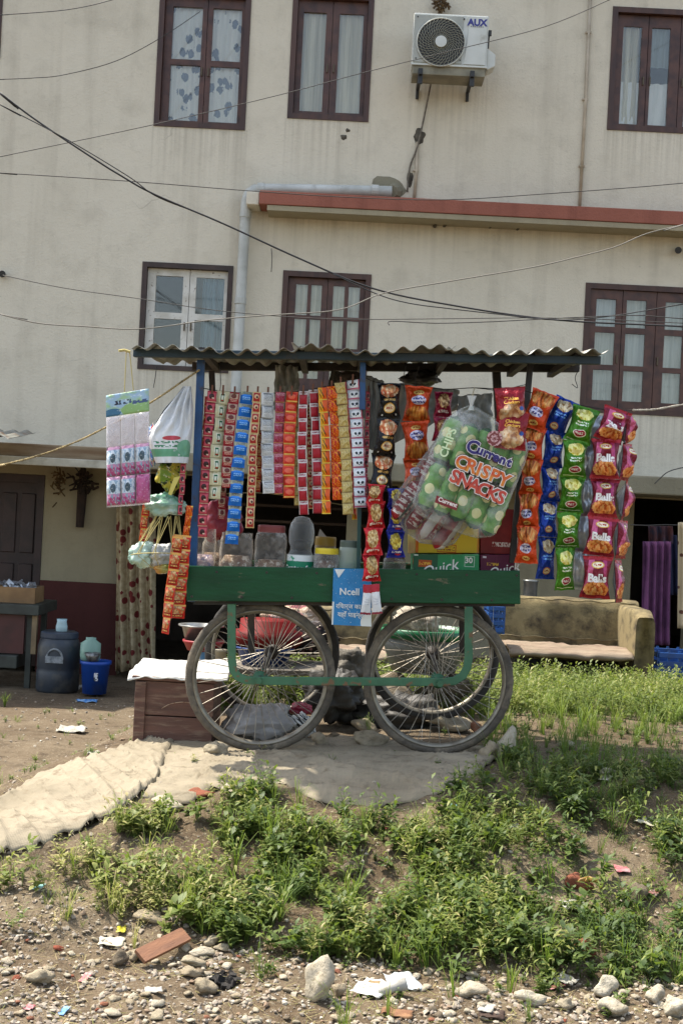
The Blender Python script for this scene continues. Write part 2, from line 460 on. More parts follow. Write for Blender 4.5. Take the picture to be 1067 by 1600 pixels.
m_soffit = stucco('soffit_paint', H('#a49a80'), H('#887e68'), H('#5a5140'))
m_brown = mat('brown_window_wood', H('#4b3025'), .5, H('#36211b'), 9, bump=.15, stretch=(1, 1, .2), bsc=60)
m_brown2 = mat('brown_sash_wood', H('#54362b'), .48, H('#3b2520'), 9, bump=.15, bsc=60)
m_dkdoor = mat('dark_door_wood', H('#33201c'), .5, H('#22130f'), 7, bump=.2, bsc=50)
m_white = mat('chipped_white_paint', H('#cfccc2'), .6, H('#b9b5a8'), 8, dirt=H('#6a5b4a'), dsc=28, dlo=.62, dhi=.68, bump=.2)
m_dark = mat('dim_room_plaster', H('#5a5048'), .9, H('#3a332c'), 2)  # plaster set darker than its own tone so the unlit rooms read black
m_glass = glass()
def fabric(name, a, b, sc=2.0, dots=None, stretch=(14, 14, .4)):
    s = NT(name); v = s.coord('Object', stretch)
    c = s.mix(s.ramp(s.noise(v, sc, 3), .35, .65), a, b)
    if dots:
        vo = s.n('TexVoronoi'); vo.inputs['Scale'].default_value = dots[1]; s.l(s.coord('Object', (1, 1, .8)), vo.inputs[0])
        d = s.math('ADD', vo.outputs['Distance'], s.math('MULTIPLY', s.noise(s.coord(), 40, 2), .3))
        c = s.mix(s.ramp(d, dots[2], dots[2]-.06), c, dots[0])
    s.l(c, s.p.inputs['Base Color']); s.p.inputs['Roughness'].default_value = .9
    tl = s.n('BsdfTranslucent'); s.l(c, tl.inputs[0]); mx = s.n('MixShader'); mx.inputs[0].default_value = .1
    s.l(s.p.outputs[0], mx.inputs[1]); s.l(tl.outputs[0], mx.inputs[2]); s.l(mx.outputs[0], s.out.inputs[0])
    MATS[name] = s.m; return s.m
c_flower = fabric('flowered_net_curtain', H('#eceae4'), H('#d9d9d4'), dots=(H('#58667c'), 9.5, .54))
c_pale = fabric('pale_grey_curtain', H('#dcd5bf'), H('#b0a890'))
c_blue = fabric('bluish_net_curtain', H('#d2d6d2'), H('#a2a9a8'))
c_deepblue = fabric('blue_curtain', H('#5d8298'), H('#2f5066'))
c_half = fabric('white_half_curtain', H('#f0f0ee'), H('#dedfdc'))

bld = thing('apartment_house', 'cream stuccoed house with brown windows and a terracotta ledge behind the cart', 'house', (0, WY, -.5))
def rect_of(cx, cy, w, h, d=WY):
    c = P(cx, cy, d); k = S(d); return (c.x-w*k/2, c.x+w*k/2, c.z-h*k/2, c.z+h*k/2)
WIN = {
 'w0': (-58, 24, 124, 128), 'w1': (317, 93, 143, 215), 'w2': (517, 89, 127, 198), 'w3': (1062, 112, 220, 193),
 'w4': (290, 496, 142, 168), 'w5': (506, 538, 138, 225), 'w6': (1020, 548, 221, 202)}
RECT = {k: rect_of(*v) for k, v in WIN.items()}
zsl = P(700, 335, WY).z                 # terracotta ledge level
m_wall = mk_wall([(r_[0]-.03, r_[1]+.03, r_[2], .9) for k_, r_ in RECT.items() if k_ != 'w0']+[(P(405, 300, WY).x, 6.5, zsl-.02, .55), (P(645, 0, WY).x, P(770, 0, WY).x, P(700, 120, WY).z, 1.1)])
porch_z = 1.47
# ground floor openings
def xcol(px, py): return P(px, py, WY).x
dA = (-4.2, xcol(66, 850), -.9, P(60, 742, WY).z)
dB = (xcol(190, 900), xcol(618, 850), -.9, porch_z-.1)
dC = (xcol(985, 900), xcol(1075, 900), -.9, porch_z-.1)
mb = MB(); mb.slab(-6.5, 6.5, porch_z, 6.75, [RECT[k] for k in WIN], WY, WY+.2); mb.build('wall', m_wall, bld)
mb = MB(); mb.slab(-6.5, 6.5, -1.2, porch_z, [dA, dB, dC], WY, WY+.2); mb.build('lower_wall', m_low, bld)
zd = P(120, 909, WY).z
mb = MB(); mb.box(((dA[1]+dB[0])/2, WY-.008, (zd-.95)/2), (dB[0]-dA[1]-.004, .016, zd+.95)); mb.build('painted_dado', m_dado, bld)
# dim rooms behind the openings
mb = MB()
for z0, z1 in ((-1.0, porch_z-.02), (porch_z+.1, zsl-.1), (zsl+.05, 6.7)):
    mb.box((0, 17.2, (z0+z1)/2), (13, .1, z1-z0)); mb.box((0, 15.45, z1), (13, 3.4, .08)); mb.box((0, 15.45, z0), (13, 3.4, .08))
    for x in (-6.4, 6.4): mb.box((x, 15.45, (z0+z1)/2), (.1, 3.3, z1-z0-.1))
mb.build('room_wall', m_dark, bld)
mb = MB(); mb.box((0, 15.4, 6.8), (13.4, 4.2, .1)); mb.build('roof', m_conc, bld)
# terracotta ledge over the projecting first floor edge
xl = P(405, 312, 13.15).x
zl = P(700, 324, 13.15).z
mb = MB(); mb.box(((xl+6.5)/2, WY-.17, zl+.012), (6.5-xl, .34, .135)); mb.build('ledge', m_slabred, bld, bevel=.008)
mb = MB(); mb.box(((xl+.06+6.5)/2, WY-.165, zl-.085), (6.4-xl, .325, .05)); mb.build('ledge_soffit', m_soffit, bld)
mb = MB(); mb.box((xl-.065, WY-.16, zl+.004), (.125, .31, .13)); mb.build('ledge_end', m_wall, bld, bevel=.01)
# porch slab
xa = P(172, 700, 12.4).x
mb = MB(); mb.box(((xa+.004+6.5)/2, 12.95, porch_z+.0), (6.5-xa-.004, 1.1, .17)); mb.build('porch_slab', m_conc, bld, bevel=.015)
mb = MB(); mb.box(((xa-6.5)/2-.0, 12.95, porch_z+.03), (6.5+xa, 1.1, .13)); mb.build('porch_slab', mat('weathered_fascia', H('#8d7f66'), .85, H('#6a543c'), 2.2, bump=.3, stretch=(.6, 1, 4)), bld, bevel=.01)
mb = MB(); mb.box(((xa-6.5)/2, 12.385, porch_z-.065), (6.5+xa-.01, .05, .075)); mb.build('fascia_strip', mat('pale_fascia_strip', H('#b7b4a4'), .8, H('#8f8c7c'), 5), bld, bevel=.006)
m_latch = mat('dull_brass_latch', H('#5b5040'), .5, metal=.5)
def bars_window(key, leaves, m_frame, m_sash, m_curt, fr=.055, curt_split=None, cdark=False, name='window', inset=.05):
    x0, x1, z0, z1 = RECT[key]; w, h = x1-x0, z1-z0
    mb = MB(); mb.slab(x0+.001, x1-.001, z0+.001, z1-.001, [(x0+fr, x1-fr, z0+fr, z1-fr)], WY-.012, WY+.11)
    win = mb.build(name, m_frame, bld, bevel=.004)
    for lf in leaves:
        a, b, holes = lf[0], lf[1], lf[2]
        hs = [(x0+w*q[0], x0+w*q[1], z0+h*q[2], z0+h*q[3]) for q in holes]
        lx0, lx1 = x0+max(fr+.003, w*a+.003), x0+min(w-fr-.003, w*b-.003)
        mb = MB(); mb.slab(lx0, lx1, z0+fr+.003, z1-fr-.003, hs, WY+inset, WY+inset+.035)
        mb.build('sash', m_sash, win, bevel=.004)
        hz_ = z0+h*.42; MB().box((lx1-.03 if lf is leaves[0] else lx0+.03, WY+inset-.012, hz_), (.014, .022, .085)).build('latch', m_latch, win, bevel=.003)
        for q in hs:
            mb = MB(); mb.box(((q[0]+q[1])/2, WY+inset+.018, (q[2]+q[3])/2), (q[1]-q[0]-.002, .004, q[3]-q[2]-.002), Matrix.Rotation(random.uniform(-.012, .012), 3, 'X') @ Matrix.Rotation(random.uniform(-.015, .015), 3, 'Z')); mb.build('pane', m_glass, win)
    if m_curt:
        for ci, (f0, f1, g0, g1, mc) in enumerate(m_curt):
            def fn(u, v, f0=f0, f1=f1, g0=g0, g1=g1, ci=ci):
                x = x0+w*(f0+(f1-f0)*u)
                return (x, WY+.112+.012*math.sin(x*70+2*math.sin(v*3+ci))+.007*math.sin(x*157+ci), z0+h*(g0+(g1-g0)*v))
            mb = MB(); mb.grid(fn, 46, 6); mb.build('curtain', mc, win, smooth=True)
    return win
bars_window('w0', [(0, .5, [(.12, .44, .1, .9)]), (.5, 1, [(.56, .88, .1, .9)])], m_brown, m_brown2, [(.05, .95, .05, .95, c_pale)])
bars_window('w1', [(0, .527, [(.147, .47, .06, .465), (.147, .47, .507, .89)]), (.527, 1, [(.585, .90, .06, .465), (.585, .90, .507, .89)])],
            m_brown, m_brown2, [(.05, .95, .03, .95, c_flower)])
bars_window('w2', [(0, .5, [(.14, .42, .075, .86)]), (.5, 1, [(.585, .88, .075, .86)])], m_brown, m_brown2, [(.05, .95, .03, .95, c_pale)])
bars_window('w3', [(0, .27, [(.09, .223, .067, .86)]), (.27, .5, [(.295, .427, .067, .86)]), (.5, .73, [(.545, .677, .067, .86)]), (.73, 1, [(.755, .887, .067, .86)])],
            m_brown, m_brown2, [(.05, .22, .03, .95, c_pale), (.25, .95, .55, .95, fabric('slate_curtain', H('#8d9898'), H('#78827f'))), (.05, .95, .03, .42, c_half)])
bars_window('w4', [(0, .523, [(.15, .45, .13, .485), (.15, .45, .545, .885)]), (.523, 1, [(.595, .905, .13, .485), (.595, .905, .545, .885)])],
            mat('near_black_frame', H('#30241f'), .6, H('#40302a'), 6), m_white, [(.66, .97, .05, .9, c_deepblue)], fr=.05)
cols = [(.152, .285), (.325, .445), (.575, .705), (.75, .878)]; rows = [(.70, .916), (.48, .675), (.26, .455)]
bars_window('w5', [(0, .513, [(a, b, c, d) for a, b in cols[:2] for c, d in rows]), (.513, 1, [(a, b, c, d) for a, b in cols[2:] for c, d in rows])],
            m_brown, m_brown2, [(.05, .95, .03, .95, c_pale)])
rows = [(.67, .885), (.375, .625), (.10, .335)]
bars_window('w6', [(0, .27, [(.085, .225, c, d) for c, d in rows]), (.27, .51, [(.30, .44, c, d) for c, d in rows]), (.51, .755, [(.575, .705, c, d) for c, d in rows]), (.755, 1, [(.80, .93, c, d) for c, d in rows])],
            m_brown, m_brown2, [(.04, .96, .03, .95, c_blue)], inset=.02)
# brown panelled door at the left
z0 = -.62; x0, x1 = dA[1]-.92, dA[1]
mb = MB(); mb.slab(x0-.06, x1-.002, z0, dA[3]-.002, [(x0+.02, x1-.07, z0+.001, dA[3]-.08)], WY-.01, WY+.1); dr = mb.build('door', m_dkdoor, bld, bevel=.005)
mb = MB(); mb.box(((x0+x1)/2-.02, WY+.08, (z0+dA[3])/2-.03), (x1-x0-.1, .035, dA[3]-z0-.1)); mb.build('leaf', m_dkdoor, dr)
for i in range(2):
    for j, (a, b) in enumerate(((.05, .36), (.42, .56), (.62, .95))):
        w = (x1-x0-.1); hh = dA[3]-z0-.1
        for kk in range(2):
            cx = x0+.04+w*(.5*i+.14+.23*kk)
            mb = MB(); mb.box((cx, WY+.055, z0+hh*(a+b)/2), (w*.17, .025, hh*(b-a))); mb.build('panel', m_dkdoor, dr, bevel=.008)
mb = MB(); mb.box(((x0-.08-4.2)/2, WY+.1, .3), (4.2-.04+x0-.04, .06, 2.4)); mb.build('closed_shutter', m_dkdoor, bld)
# right room lighter wall strip seen past the shelf opening
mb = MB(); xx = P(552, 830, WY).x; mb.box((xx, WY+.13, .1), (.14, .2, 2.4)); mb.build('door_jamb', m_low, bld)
# shelf lines in the dark opening
for i, py in enumerate((788, 812, 905)):
    a = P(380, py, WY+.9); mb = MB(); mb.box((a.x+.55, WY+.9, a.z), (1.9, .35, .03)); mb.build('shelf', mat('shelf_wood', H('#4f3b2b'), .7, H('#3c2c20'), 5), bld, bevel=.004)

# drain pipe and conduits on the wall
m_pvc = mat('grey_pvc', H('#bdbfb9'), .45, H('#a3a49c'), 3, dirt=H('#6e6a5e'), dsc=4, dlo=.55, dhi=.8, bump=.05)
def smooth_path(pts, n=8):
    out = []; P4 = [pts[0]]+list(pts)+[pts[-1]]
    for i in range(1, len(P4)-2):
        a, b, c, d = P4[i-1], P4[i], P4[i+1], P4[i+2]
        for k in range(n):
            t = k/n; out.append(.5*((2*b)+(c-a)*t+(2*a-5*b+4*c-d)*t*t+(3*b-a-3*c+d)*t**3))
    out.append(pts[-1]); return out
pd = 13.38
pp = [P(612, 299, pd), P(520, 297, pd), P(412, 295, pd), P(398, 296, pd), P(389, 302, pd), P(385, 314, pd), P(383, 345, pd), P(368, 620, pd), P(361, 735, pd)]
mb = MB(); mb.tube(pp, .053, 14); pipe = mb.build('drain_pipe', m_pvc, bld, smooth=True)
for q, dr_ in ((P(408, 295, pd), Vector((1, 0, 0))), (P(384, 335, pd), Vector((.05, 0, 1))), (P(376, 470, pd), Vector((.05, 0, 1))), (P(586, 298, pd), Vector((1, 0, 0)))):
    mb = MB(); mb.tube([q-dr_*.035, q+dr_*.035], .06, 14); mb.build('pipe_collar', m_pvc, pipe, bevel=.004)
mb = MB(); mb.tube([P(612, 299, pd), P(616, 299, 13.52)], [.06, .085], 10); mb.build('cement_patch', m_conc, bld)
m_cond = mat('beige_conduit', H('#b5a893'), .6, H('#93866f'), 4)
for a, b in (((652, 222), (647, 310)), ((922, -12), (905, 322))):
    p0, p1 = P(*a, WY-.02), P(*b, WY-.02); mb = MB()
    mb.tube([p0, (p0+p1)/2+Vector((.008, 0, 0)), p1], .016, 8); cd = mb.build('conduit', m_cond, bld, smooth=True)
    n = 3 if b[1]-a[1] > 200 else 1
    for i in range(n):
        q = p0+(p1-p0)*((i+.6)/(n+.2)); mb = MB(); mb.box(q, (.06, .02, .018)); mb.build('clip', m_cond, cd)
# blots and stubs on the plaster
def patch(cx, cy, r, seed, m, name='cement_patch', sx=1.0, sz=1.0, dep=.012):
    c = P(cx, cy, WY-.001); vs = [c+Vector((0, -dep, 0))]; n = 22
    for k in range(n):
        a = 2*PI*k/n; rr = r*(1+.45*noise.noise(Vector((math.cos(a)*1.5, math.sin(a)*1.5, seed))))
        vs.append(c+Vector((rr*math.cos(a)*sx, 0, rr*math.sin(a)*sz)))
    mb = MB(); mb.add(vs, [(0, 1+k, 1+(k+1) % n) for k in range(n)]); return mb.build(name, m, bld)
m_blot = mat('dark_damp_cement', H('#5c564a'), .9, H('#38342c'), 14, bump=.4)
patch(655, 214, .055, 2, m_blot, sz=1.4); patch(603, 296, .12, 5, m_conc, sx=1.6)
patch(537, 214, .03, 7, m_blot); patch(543, 204, .02, 9, m_blot); patch(640, 280, .03, 11, m_blot, sz=3)
for x, y in ((679, 352), (694, 351), (765, 353), (808, 356)):
    p = P(x, y, WY-.03); mb = MB(); mb.tube([p+Vector((0, .06, 0)), p+Vector((.005, -.04, -.01))], [.022, .015], 7); mb.build('rusty_stub', m_blot, bld)

# ------------------------------------------------------------------ air conditioner
AD = 13.02; k = S(AD)
ac = thing('air_conditioner', 'white outdoor air conditioner unit with dark round fan grille bolted to the upper wall', 'air conditioner', P(703, 66, AD))
c = P(703.5, 62, AD); w, h, dp = 117*k, 80*k, .30
m_acw = mat('white_enamel', H('#c9cbc4'), .4, H('#bbbdb4'), 3, dirt=H('#8b8471'), dsc=5, dlo=.6, dhi=.85)
m_acg = mat('grey_enamel', H('#a2a49b'), .5, H('#92948a'), 5)
m_blk = mat('black_plastic', H('#1f1f1e'), .5, H('#2a2927'), 8)
mb = MB(); mb.box((c.x, AD+dp/2, c.z), (w, dp, h)); mb.build('casing', m_acw, ac, bevel=.012)
mb = MB(); mb.box((c.x-w*.165, AD-.004, c.z-.003), (w*.655, .012, h*.93)); mb.build('front_panel', m_acg, ac, bevel=.004)
rp = [Vector((c.x+w*q[0], AD-.012, c.z+h*q[1])) for q in ((.19, -.47), (.475, -.47), (.475, .465), (.215, .465), (.235, .2), (.225, -.05))]
mb = MB(); mb.ext(rp, .02); mb.build('side_panel', m_acw, ac)
fc = P(688.5, 66, AD-.02); fr_ = 37*k
mb = MB(); mb.lathe([(0.001, .012), (fr_, .012), (fr_, 0), (0.001, 0.0)], fc, 48, axis='y'); fan = mb.build('fan_opening', m_blk, ac)
mb = MB()
for i in range(36):
    a0 = 2*PI*i/36
    mb.tube([fc+Vector((math.cos(a0-t*.9)*fr_*(.22+.78*t), -.012-.012*math.sin(PI*t), math.sin(a0-t*.9)*fr_*(.22+.78*t))) for t in (0, .33, .66, 1)], .0022, 4)
for i in range(7):
    rr = fr_*(.3+.115*i); mb.tube([fc+Vector((math.cos(q*PI/18)*rr, -.018, math.sin(q*PI/18)*rr)) for q in range(36)], .0016, 4, closed=True)
mb.build('grille', mat('grille_wire', H('#8e8d7c'), .5), fan)
mb = MB(); mb.lathe([(0.001, -.03), (9*k, -.03), (9*k, -.01), (0.001, -.01)], fc, 24, axis='y'); mb.build('badge', m_acw, fan, bevel=.002)
mb = MB(); mb.tube([fc+Vector((math.cos(q*PI/24)*fr_*1.01, -.006, math.sin(q*PI/24)*fr_*1.01)) for q in range(48)], .006, 6, closed=True); mb.build('fan_rim', m_acw, fan)
bz = c.z-h/2
mb = MB(); mb.box((c.x, AD+dp/2, bz-.055), (w*.97, dp*.97, .085)); mb.build('base_tray', mat('tray_paint', H('#8b8672'), .6, H('#6f6a58'), 6), ac, bevel=.005)
mb = MB(); mb.box((c.x, AD+.0, bz-.006), (w*1.01, .03, .018)); mb.build('lip', m_acw, ac, bevel=.003)
for fx in (-.38, .31):
    mb = MB(); x = c.x+w*fx
    mb.box((x, AD+.17, bz-.11), (.035, .5, .03)); mb.box((x, WY-.02, bz-.15), (.03, .03, .10))
    mb.box((x, AD-.03, bz-.13), (.045, .03, .15)); mb.build('bracket', m_blk, ac, bevel=.003)
cv = [Vector((c.x+w/2, AD+.04, c.z-h*.1)), Vector((c.x+w/2+.085, AD+.04, c.z-h*.22)), Vector((c.x+w/2+.085, AD+.04, c.z-h*.45)), Vector((c.x+w/2+.02, AD+.04, c.z-h*.52)), Vector((c.x+w/2, AD+.04, c.z-h*.52))]
mb = MB(); mb.ext(cv, .2); mb.build('valve_cover', m_acw, ac, bevel=.008)
mb = MB(); mb.box((c.x+w/2+.02, AD+.05, c.z+h*.2), (.03, .03, .05)); mb.tube([(c.x+w/2+.01, AD+.05, c.z+h*.22), (c.x+w/2+.005, AD+.05, c.z-h*.1)], .012, 6); mb.build('handle', m_blk, ac)
lo = lettering('AUX', .088, mat('logo_blue', H('#2c2f7c'), .5), ac, Vector((c.x+w*.345, AD-.014, c.z+h*.345))-WL[ac.name], bold=.004)
mb = MB()
for i in range(7): mb.box((c.x+w*(.265+.026*i), AD-.0135, c.z+h*.27), (w*(.018 if i % 3 else .012), .003, .010))
mb.build('small_print', mat('print_grey', H('#7a7c84'), .6), ac)
for fx, fz in ((.17, .41), (-.45, .41), (.14, -.4), (-.45, -.4)):
    mb = MB(); mb.lathe([(.001, -.014), (.007, -.014), (.007, -.004)], (c.x+w*fx, AD, c.z+h*fz), 8, axis='y'); mb.build('screw', m_blk, ac)
cb = smooth_path([P(674, 124, 13.2), P(672, 135, 13.42), P(664, 175, 13.47), P(656, 212, 13.47), P(650, 235, 13.47), P(640, 262, 13.48), P(636, 300, 13.48)], 4)
o = MB().tube(cb, .009, 6).build('air_conditioner_cable', mat('taped_hose', H('#6f675a'), .8, H('#4d473d'), 30), smooth=True); tag(o, 'grey taped hose running down the wall under the air conditioner', 'hose')
# dried clump above the unit
o = thing('dried_nest', 'small brown dried clump stuck on the wall above the air conditioner', 'nest', P(690, 6, 13.45))
mb = MB()
for i in range(60):
    a = random.uniform(0, 2*PI); r = random.uniform(.02, .07); q = P(689, 6, 13.42)+Vector((math.cos(a)*r, random.uniform(-.05, .04), math.sin(a)*r*.9))
    a2 = random.uniform(0, 2*PI); mb.tube([q, q+Vector((math.cos(a2)*.05, random.uniform(-.02, .02), math.sin(a2)*.05))], random.uniform(.004, .012), 4)
tg_ = mb.build('twigs', mat('dry_twigs', H('#4b3a24'), .9, H('#6d5634'), 20), o); tg_['kind'] = 'stuff'

# ------------------------------------------------------------------ overhead cables
m_wire = mat('black_cable', H('#1d1b1a'), .6); m_wire2 = mat('weathered_cable', H('#3a3733'), .7); m_wire3 = mat('pale_cable', H('#6f6a60'), .7)
CAB = [
 ('thick black cable sweeping down from the upper left across the wall', m_wire, .0070, 9.6, 9.9, [(-20, 128), (0, 145), (60, 190), (150, 250), (185, 272), (240, 303), (350, 350), (470, 405), (580, 450), (700, 476), (870, 500), (1100, 512)]),
 ('thin black cable running just below the thick one at upper left', m_wire, .0038, 9.5, 9.8, [(-20, 152), (0, 163), (100, 215), (200, 275), (243, 306), (300, 329)]),
 ('short dark wire sloping across the top left corner', m_wire2, .0042, 11, 12, [(-20, 24), (6, 23), (90, 17), (140, 9), (190, -4), (230, -14)]),
 ('sagging wire curving up to the flowered upper window', m_wire2, .0038, 12.2, 13.4, [(-20, 124), (0, 124), (50, 122), (100, 117), (180, 96), (250, 60), (313, 18)]),
 ('long thin wire rising over the air conditioner fan', m_wire2, .0036, 11.5, 12, [(-20, 249), (0, 245), (230, 197), (430, 150), (570, 113), (690, 83), (850, 42), (960, -4), (990, -16)]),
 ('thin wire running level beside the terracotta ledge', m_wire2, .0036, 10.5, 11, [(-20, 268), (0, 270), (200, 283), (400, 299), (560, 309), (700, 312), (850, 303), (1000, 292), (1090, 284)]),
 ('wire from the black insulator past the white window', m_wire2, .0036, 11.8, 11.2, [(5, 430), (100, 450), (220, 467), (330, 484), (450, 495), (560, 499), (700, 498), (880, 497), (1090, 506)]),
 ('pale wavy wire crossing the white window and looping up right', m_wire3, .0042, 9.2, 9.6, [(-20, 487), (0, 491), (60, 505), (130, 510), (220, 514), (330, 500), (430, 492), (530, 484), (600, 458), (700, 440), (830, 418), (900, 402), (960, 386), (1010, 365), (1067, 351), (1090, 344)]),
 ('dark wire spreading from the cable knot above the cart', m_wire, .0042, 9.8, 9.7, [(520, 428), (590, 460), (640, 474), (700, 482), (770, 490), (870, 500), (960, 493), (1067, 475), (1090, 471)]),
 ('thin wire hanging low over the corrugated roof', m_wire2, .0036, 9.4, 9.6, [(608, 508), (612, 502), (680, 505), (760, 503), (820, 500), (900, 496), (1000, 493), (1090, 500)]),
]
for lab, m, r, d0, d1, pts in CAB:
    n = len(pts); q = [P(x, y, d0+(d1-d0)*i/(n-1)) for i, (x, y) in enumerate(pts)]
    if pts[0][0] < 0: q.insert(0, q[0]+(q[0]-q[1]).normalized()*3.5)
    if pts[-1][0] > 1067 or pts[-1][1] < -10: q.append(q[-1]+(q[-1]-q[-2]).normalized()*3.5)
    o = MB().tube(smooth_path(q, 6), r, 5).build('overhead_cable', m, smooth=True); tag(o, lab, 'cable')
for (x, y), lab in (((4, 428), 'small black insulator knob at the left edge of the wall'), ((1059, 391), 'black pipe stub poking from the wall at the right edge')):
    o = MB().tube([P(x, y, WY+.01), P(x, y, WY-.12)], [.03, .035], 10).build('wall_knob', m_blk, bevel=.005); tag(o, lab, 'knob')
o = MB().tube(smooth_path([P(x, y, 12.3) for x, y in ((1022, 756), (1030, 748), (1042, 738), (1060, 732), (1085, 728))], 5), .005, 5).build('porch_wire', m_wire2, smooth=True); tag(o, 'bent wire sagging at the porch edge on the right', 'wire')
o = MB().tube(smooth_path([P(x, y, 12.0) for x, y in ((424, 388), (425, 405), (424, 425))], 5), .004, 5).build('dangling_wire', m_wire2, smooth=True); tag(o, 'short loose end dangling from the thick cable', 'wire')
# ------------------------------------------------------------------ the cart
CF = 6.10; KC = S(CF)
m_green = mat('green_board_paint', spec=.3, col=H('#0f4a2a'), rough=.38, col2=H('#0b3a20'), sc=5, dirt=H('#5e5a46'), dsc=13, dlo=.63, dhi=.665, bump=.12, bsc=30, stretch=(.5, 1, 2))
m_greenr = mat('faded_green_iron', H('#3d6a4c'), .5, H('#2f5a3f'), 9, dirt=H('#6b5036'), dsc=20, dlo=.58, dhi=.63, bump=.12)
m_bluep = mat('blue_post_paint', H('#1d4f82'), .45, H('#163c66'), 9, dirt=H('#3c2d22'), dsc=14, dlo=.56, dhi=.68, bump=.15)
m_beam = mat('dark_teal_beam', H('#1d3440'), .55, H('#182830'), 6, dirt=H('#4a3b2c'), dsc=9, dlo=.58, dhi=.72, bump=.2)
m_tyre = mat('dusty_tyre_rubber', H('#5d564b'), .9, H('#474139'), 20, dirt=H('#8a7d69'), dsc=9, dlo=.5, dhi=.75, bump=.5, bsc=120)
m_tyrer = mat('black_tyre_rubber', H('#2b2926'), .85, H('#3b3732'), 14, bump=.4, bsc=100)
m_rim = mat('dull_steel_rim', H('#8b8577'), .42, H('#6a6255'), 12, metal=.55, bump=.1)
m_spoke = mat('spoke_steel', H('#a39d90'), .4, H('#7d7468'), 20, metal=.6)
m_wood = mat('deck_plank_wood', H('#7a6448'), .8, H('#5c4833'), 5, stretch=(.4, 5, 1), bump=.3)
m_sheet = mat('galvanised_sheet', H('#8f9088'), .55, H('#6a665b'), 3, metal=.25, dirt=H('#6b4a33'), dsc=5, dlo=.55, dhi=.7, bump=.2)
m_iron = mat('black_iron', H('#23211f'), .6, H('#3a3029'), 10, bump=.2)

cart = thing('vending_cart', 'green four-wheeled vending cart with corrugated tin roof, loaded with snacks', 'cart', P(552, 1176, 6.5))
DEP = .80
# side boards round the deck
fb = [P(292, 939, CF), P(813, 944, CF), P(812, 892, CF), P(291, 884, CF)]
def edged(pts): return pts
MB().ext(fb, .022).build('front_board', m_green, cart, bevel=.004)
rb = [p+Vector((.01, DEP-.03, 0)) for p in fb]
MB().ext(rb, .022).build('rear_board', m_green, cart, bevel=.004)
for (a, b), nm in (((fb[0]+Vector((0, .024, 0)), fb[3]+Vector((0, .024, 0))), 'end_board'), ((fb[1]+Vector((-.022, .024, 0)), fb[2]+Vector((-.022, .024, 0))), 'end_board')):
    q = [a, a+Vector((.022, 0, 0)), b+Vector((.022, 0, 0)), b]
    MB().ext(q, DEP-.056).build(nm, m_green, cart, bevel=.003)
for q in range(14):
    px_ = 300+39*q; MB().lathe([(.001, -.003), (.005, -.003), (.006, 0)], P(px_, (893 if q % 2 else 932)+(px_-292)*.012, CF), 8, axis='y').build('nail_head', m_iron, cart)
# deck planks
dl, drr = P(297, 937, CF), P(806, 941, CF)
for i in range(7):
    y0 = .03+i*(DEP-.07)/7; q = [dl+Vector((0, y0, 0)), drr+Vector((0, y0, 0)), drr+Vector((0, y0, .02)), dl+Vector((0, y0, .02))]
    MB().ext(q, (DEP-.07)/7-.006).build('plank', m_wood, cart)
deck_z = lambda x: dl.z+(drr.z-dl.z)*(x-dl.x)/(drr.x-dl.x)+.022
for y0 in (.05, DEP-.09):
    a, b = P(300, 946, CF)+Vector((0, y0, 0)), P(806, 949, CF)+Vector((0, y0, 0))
    MB().ext([a, b, b+Vector((0, 0, .028)), a+Vector((0, 0, .028))], .03).build('chassis_rail', m_iron, cart)
# U shaped flat-iron axle frames, front and rear
def uframe(dy, m):
    hw = 6.5*KC
    cen = [(362, 944), (362, 1030), (364, 1046), (371, 1057), (384, 1063), (400, 1064), (693, 1066), (710, 1064), (723, 1056), (730, 1043), (732, 1028), (732, 948)]
    c = [P(x, y, CF-.015) for x, y in cen]
    o_, i_ = [], []
    for k, p in enumerate(c):
        t = (c[min(len(c)-1, k+1)]-c[max(0, k-1)]); t.y = 0; t.normalize(); nrm = Vector((t.z, 0, -t.x))
        o_.append(p-nrm*hw+Vector((0, dy, 0))); i_.append(p+nrm*hw+Vector((0, dy, 0)))
    mb = MB(); vs = []; n = len(c); th = Vector((0, .016, 0))
    for a, b in zip(o_, i_): vs += [a, b, b+th, a+th]
    fs = [(0, 1, 2, 3)]
    for k in range(n-1):
        A = 4*k; B = 4*k+4
        for e in range(4): fs.append((A+e, A+(e+1) % 4, B+(e+1) % 4, B+e))
    fs.append((4*n-4, 4*n-3, 4*n-2, 4*n-1)); mb.add(vs, fs)
    return mb.build('axle_frame', m, cart, bevel=.003)
uframe(0, m_greenr)
for x in (362, 732):
    a, b = P(x, 944, CF)+Vector((.02, DEP-.06, 0)), P(x, 1062, CF)+Vector((.02, DEP-.06, .045)); MB().add([a, a+Vector((.035, 0, 0)), b+Vector((.035, 0, 0)), b, a+Vector((0, .012, 0)), a+Vector((.035, .012, 0)), b+Vector((.035, .012, 0)), b+Vector((0, .012, 0))], [(0, 1, 2, 3), (7, 6, 5, 4), (0, 4, 5, 1), (1, 5, 6, 2), (2, 6, 7, 3), (3, 7, 4, 0)]).build('rear_bracket', m_iron, cart)
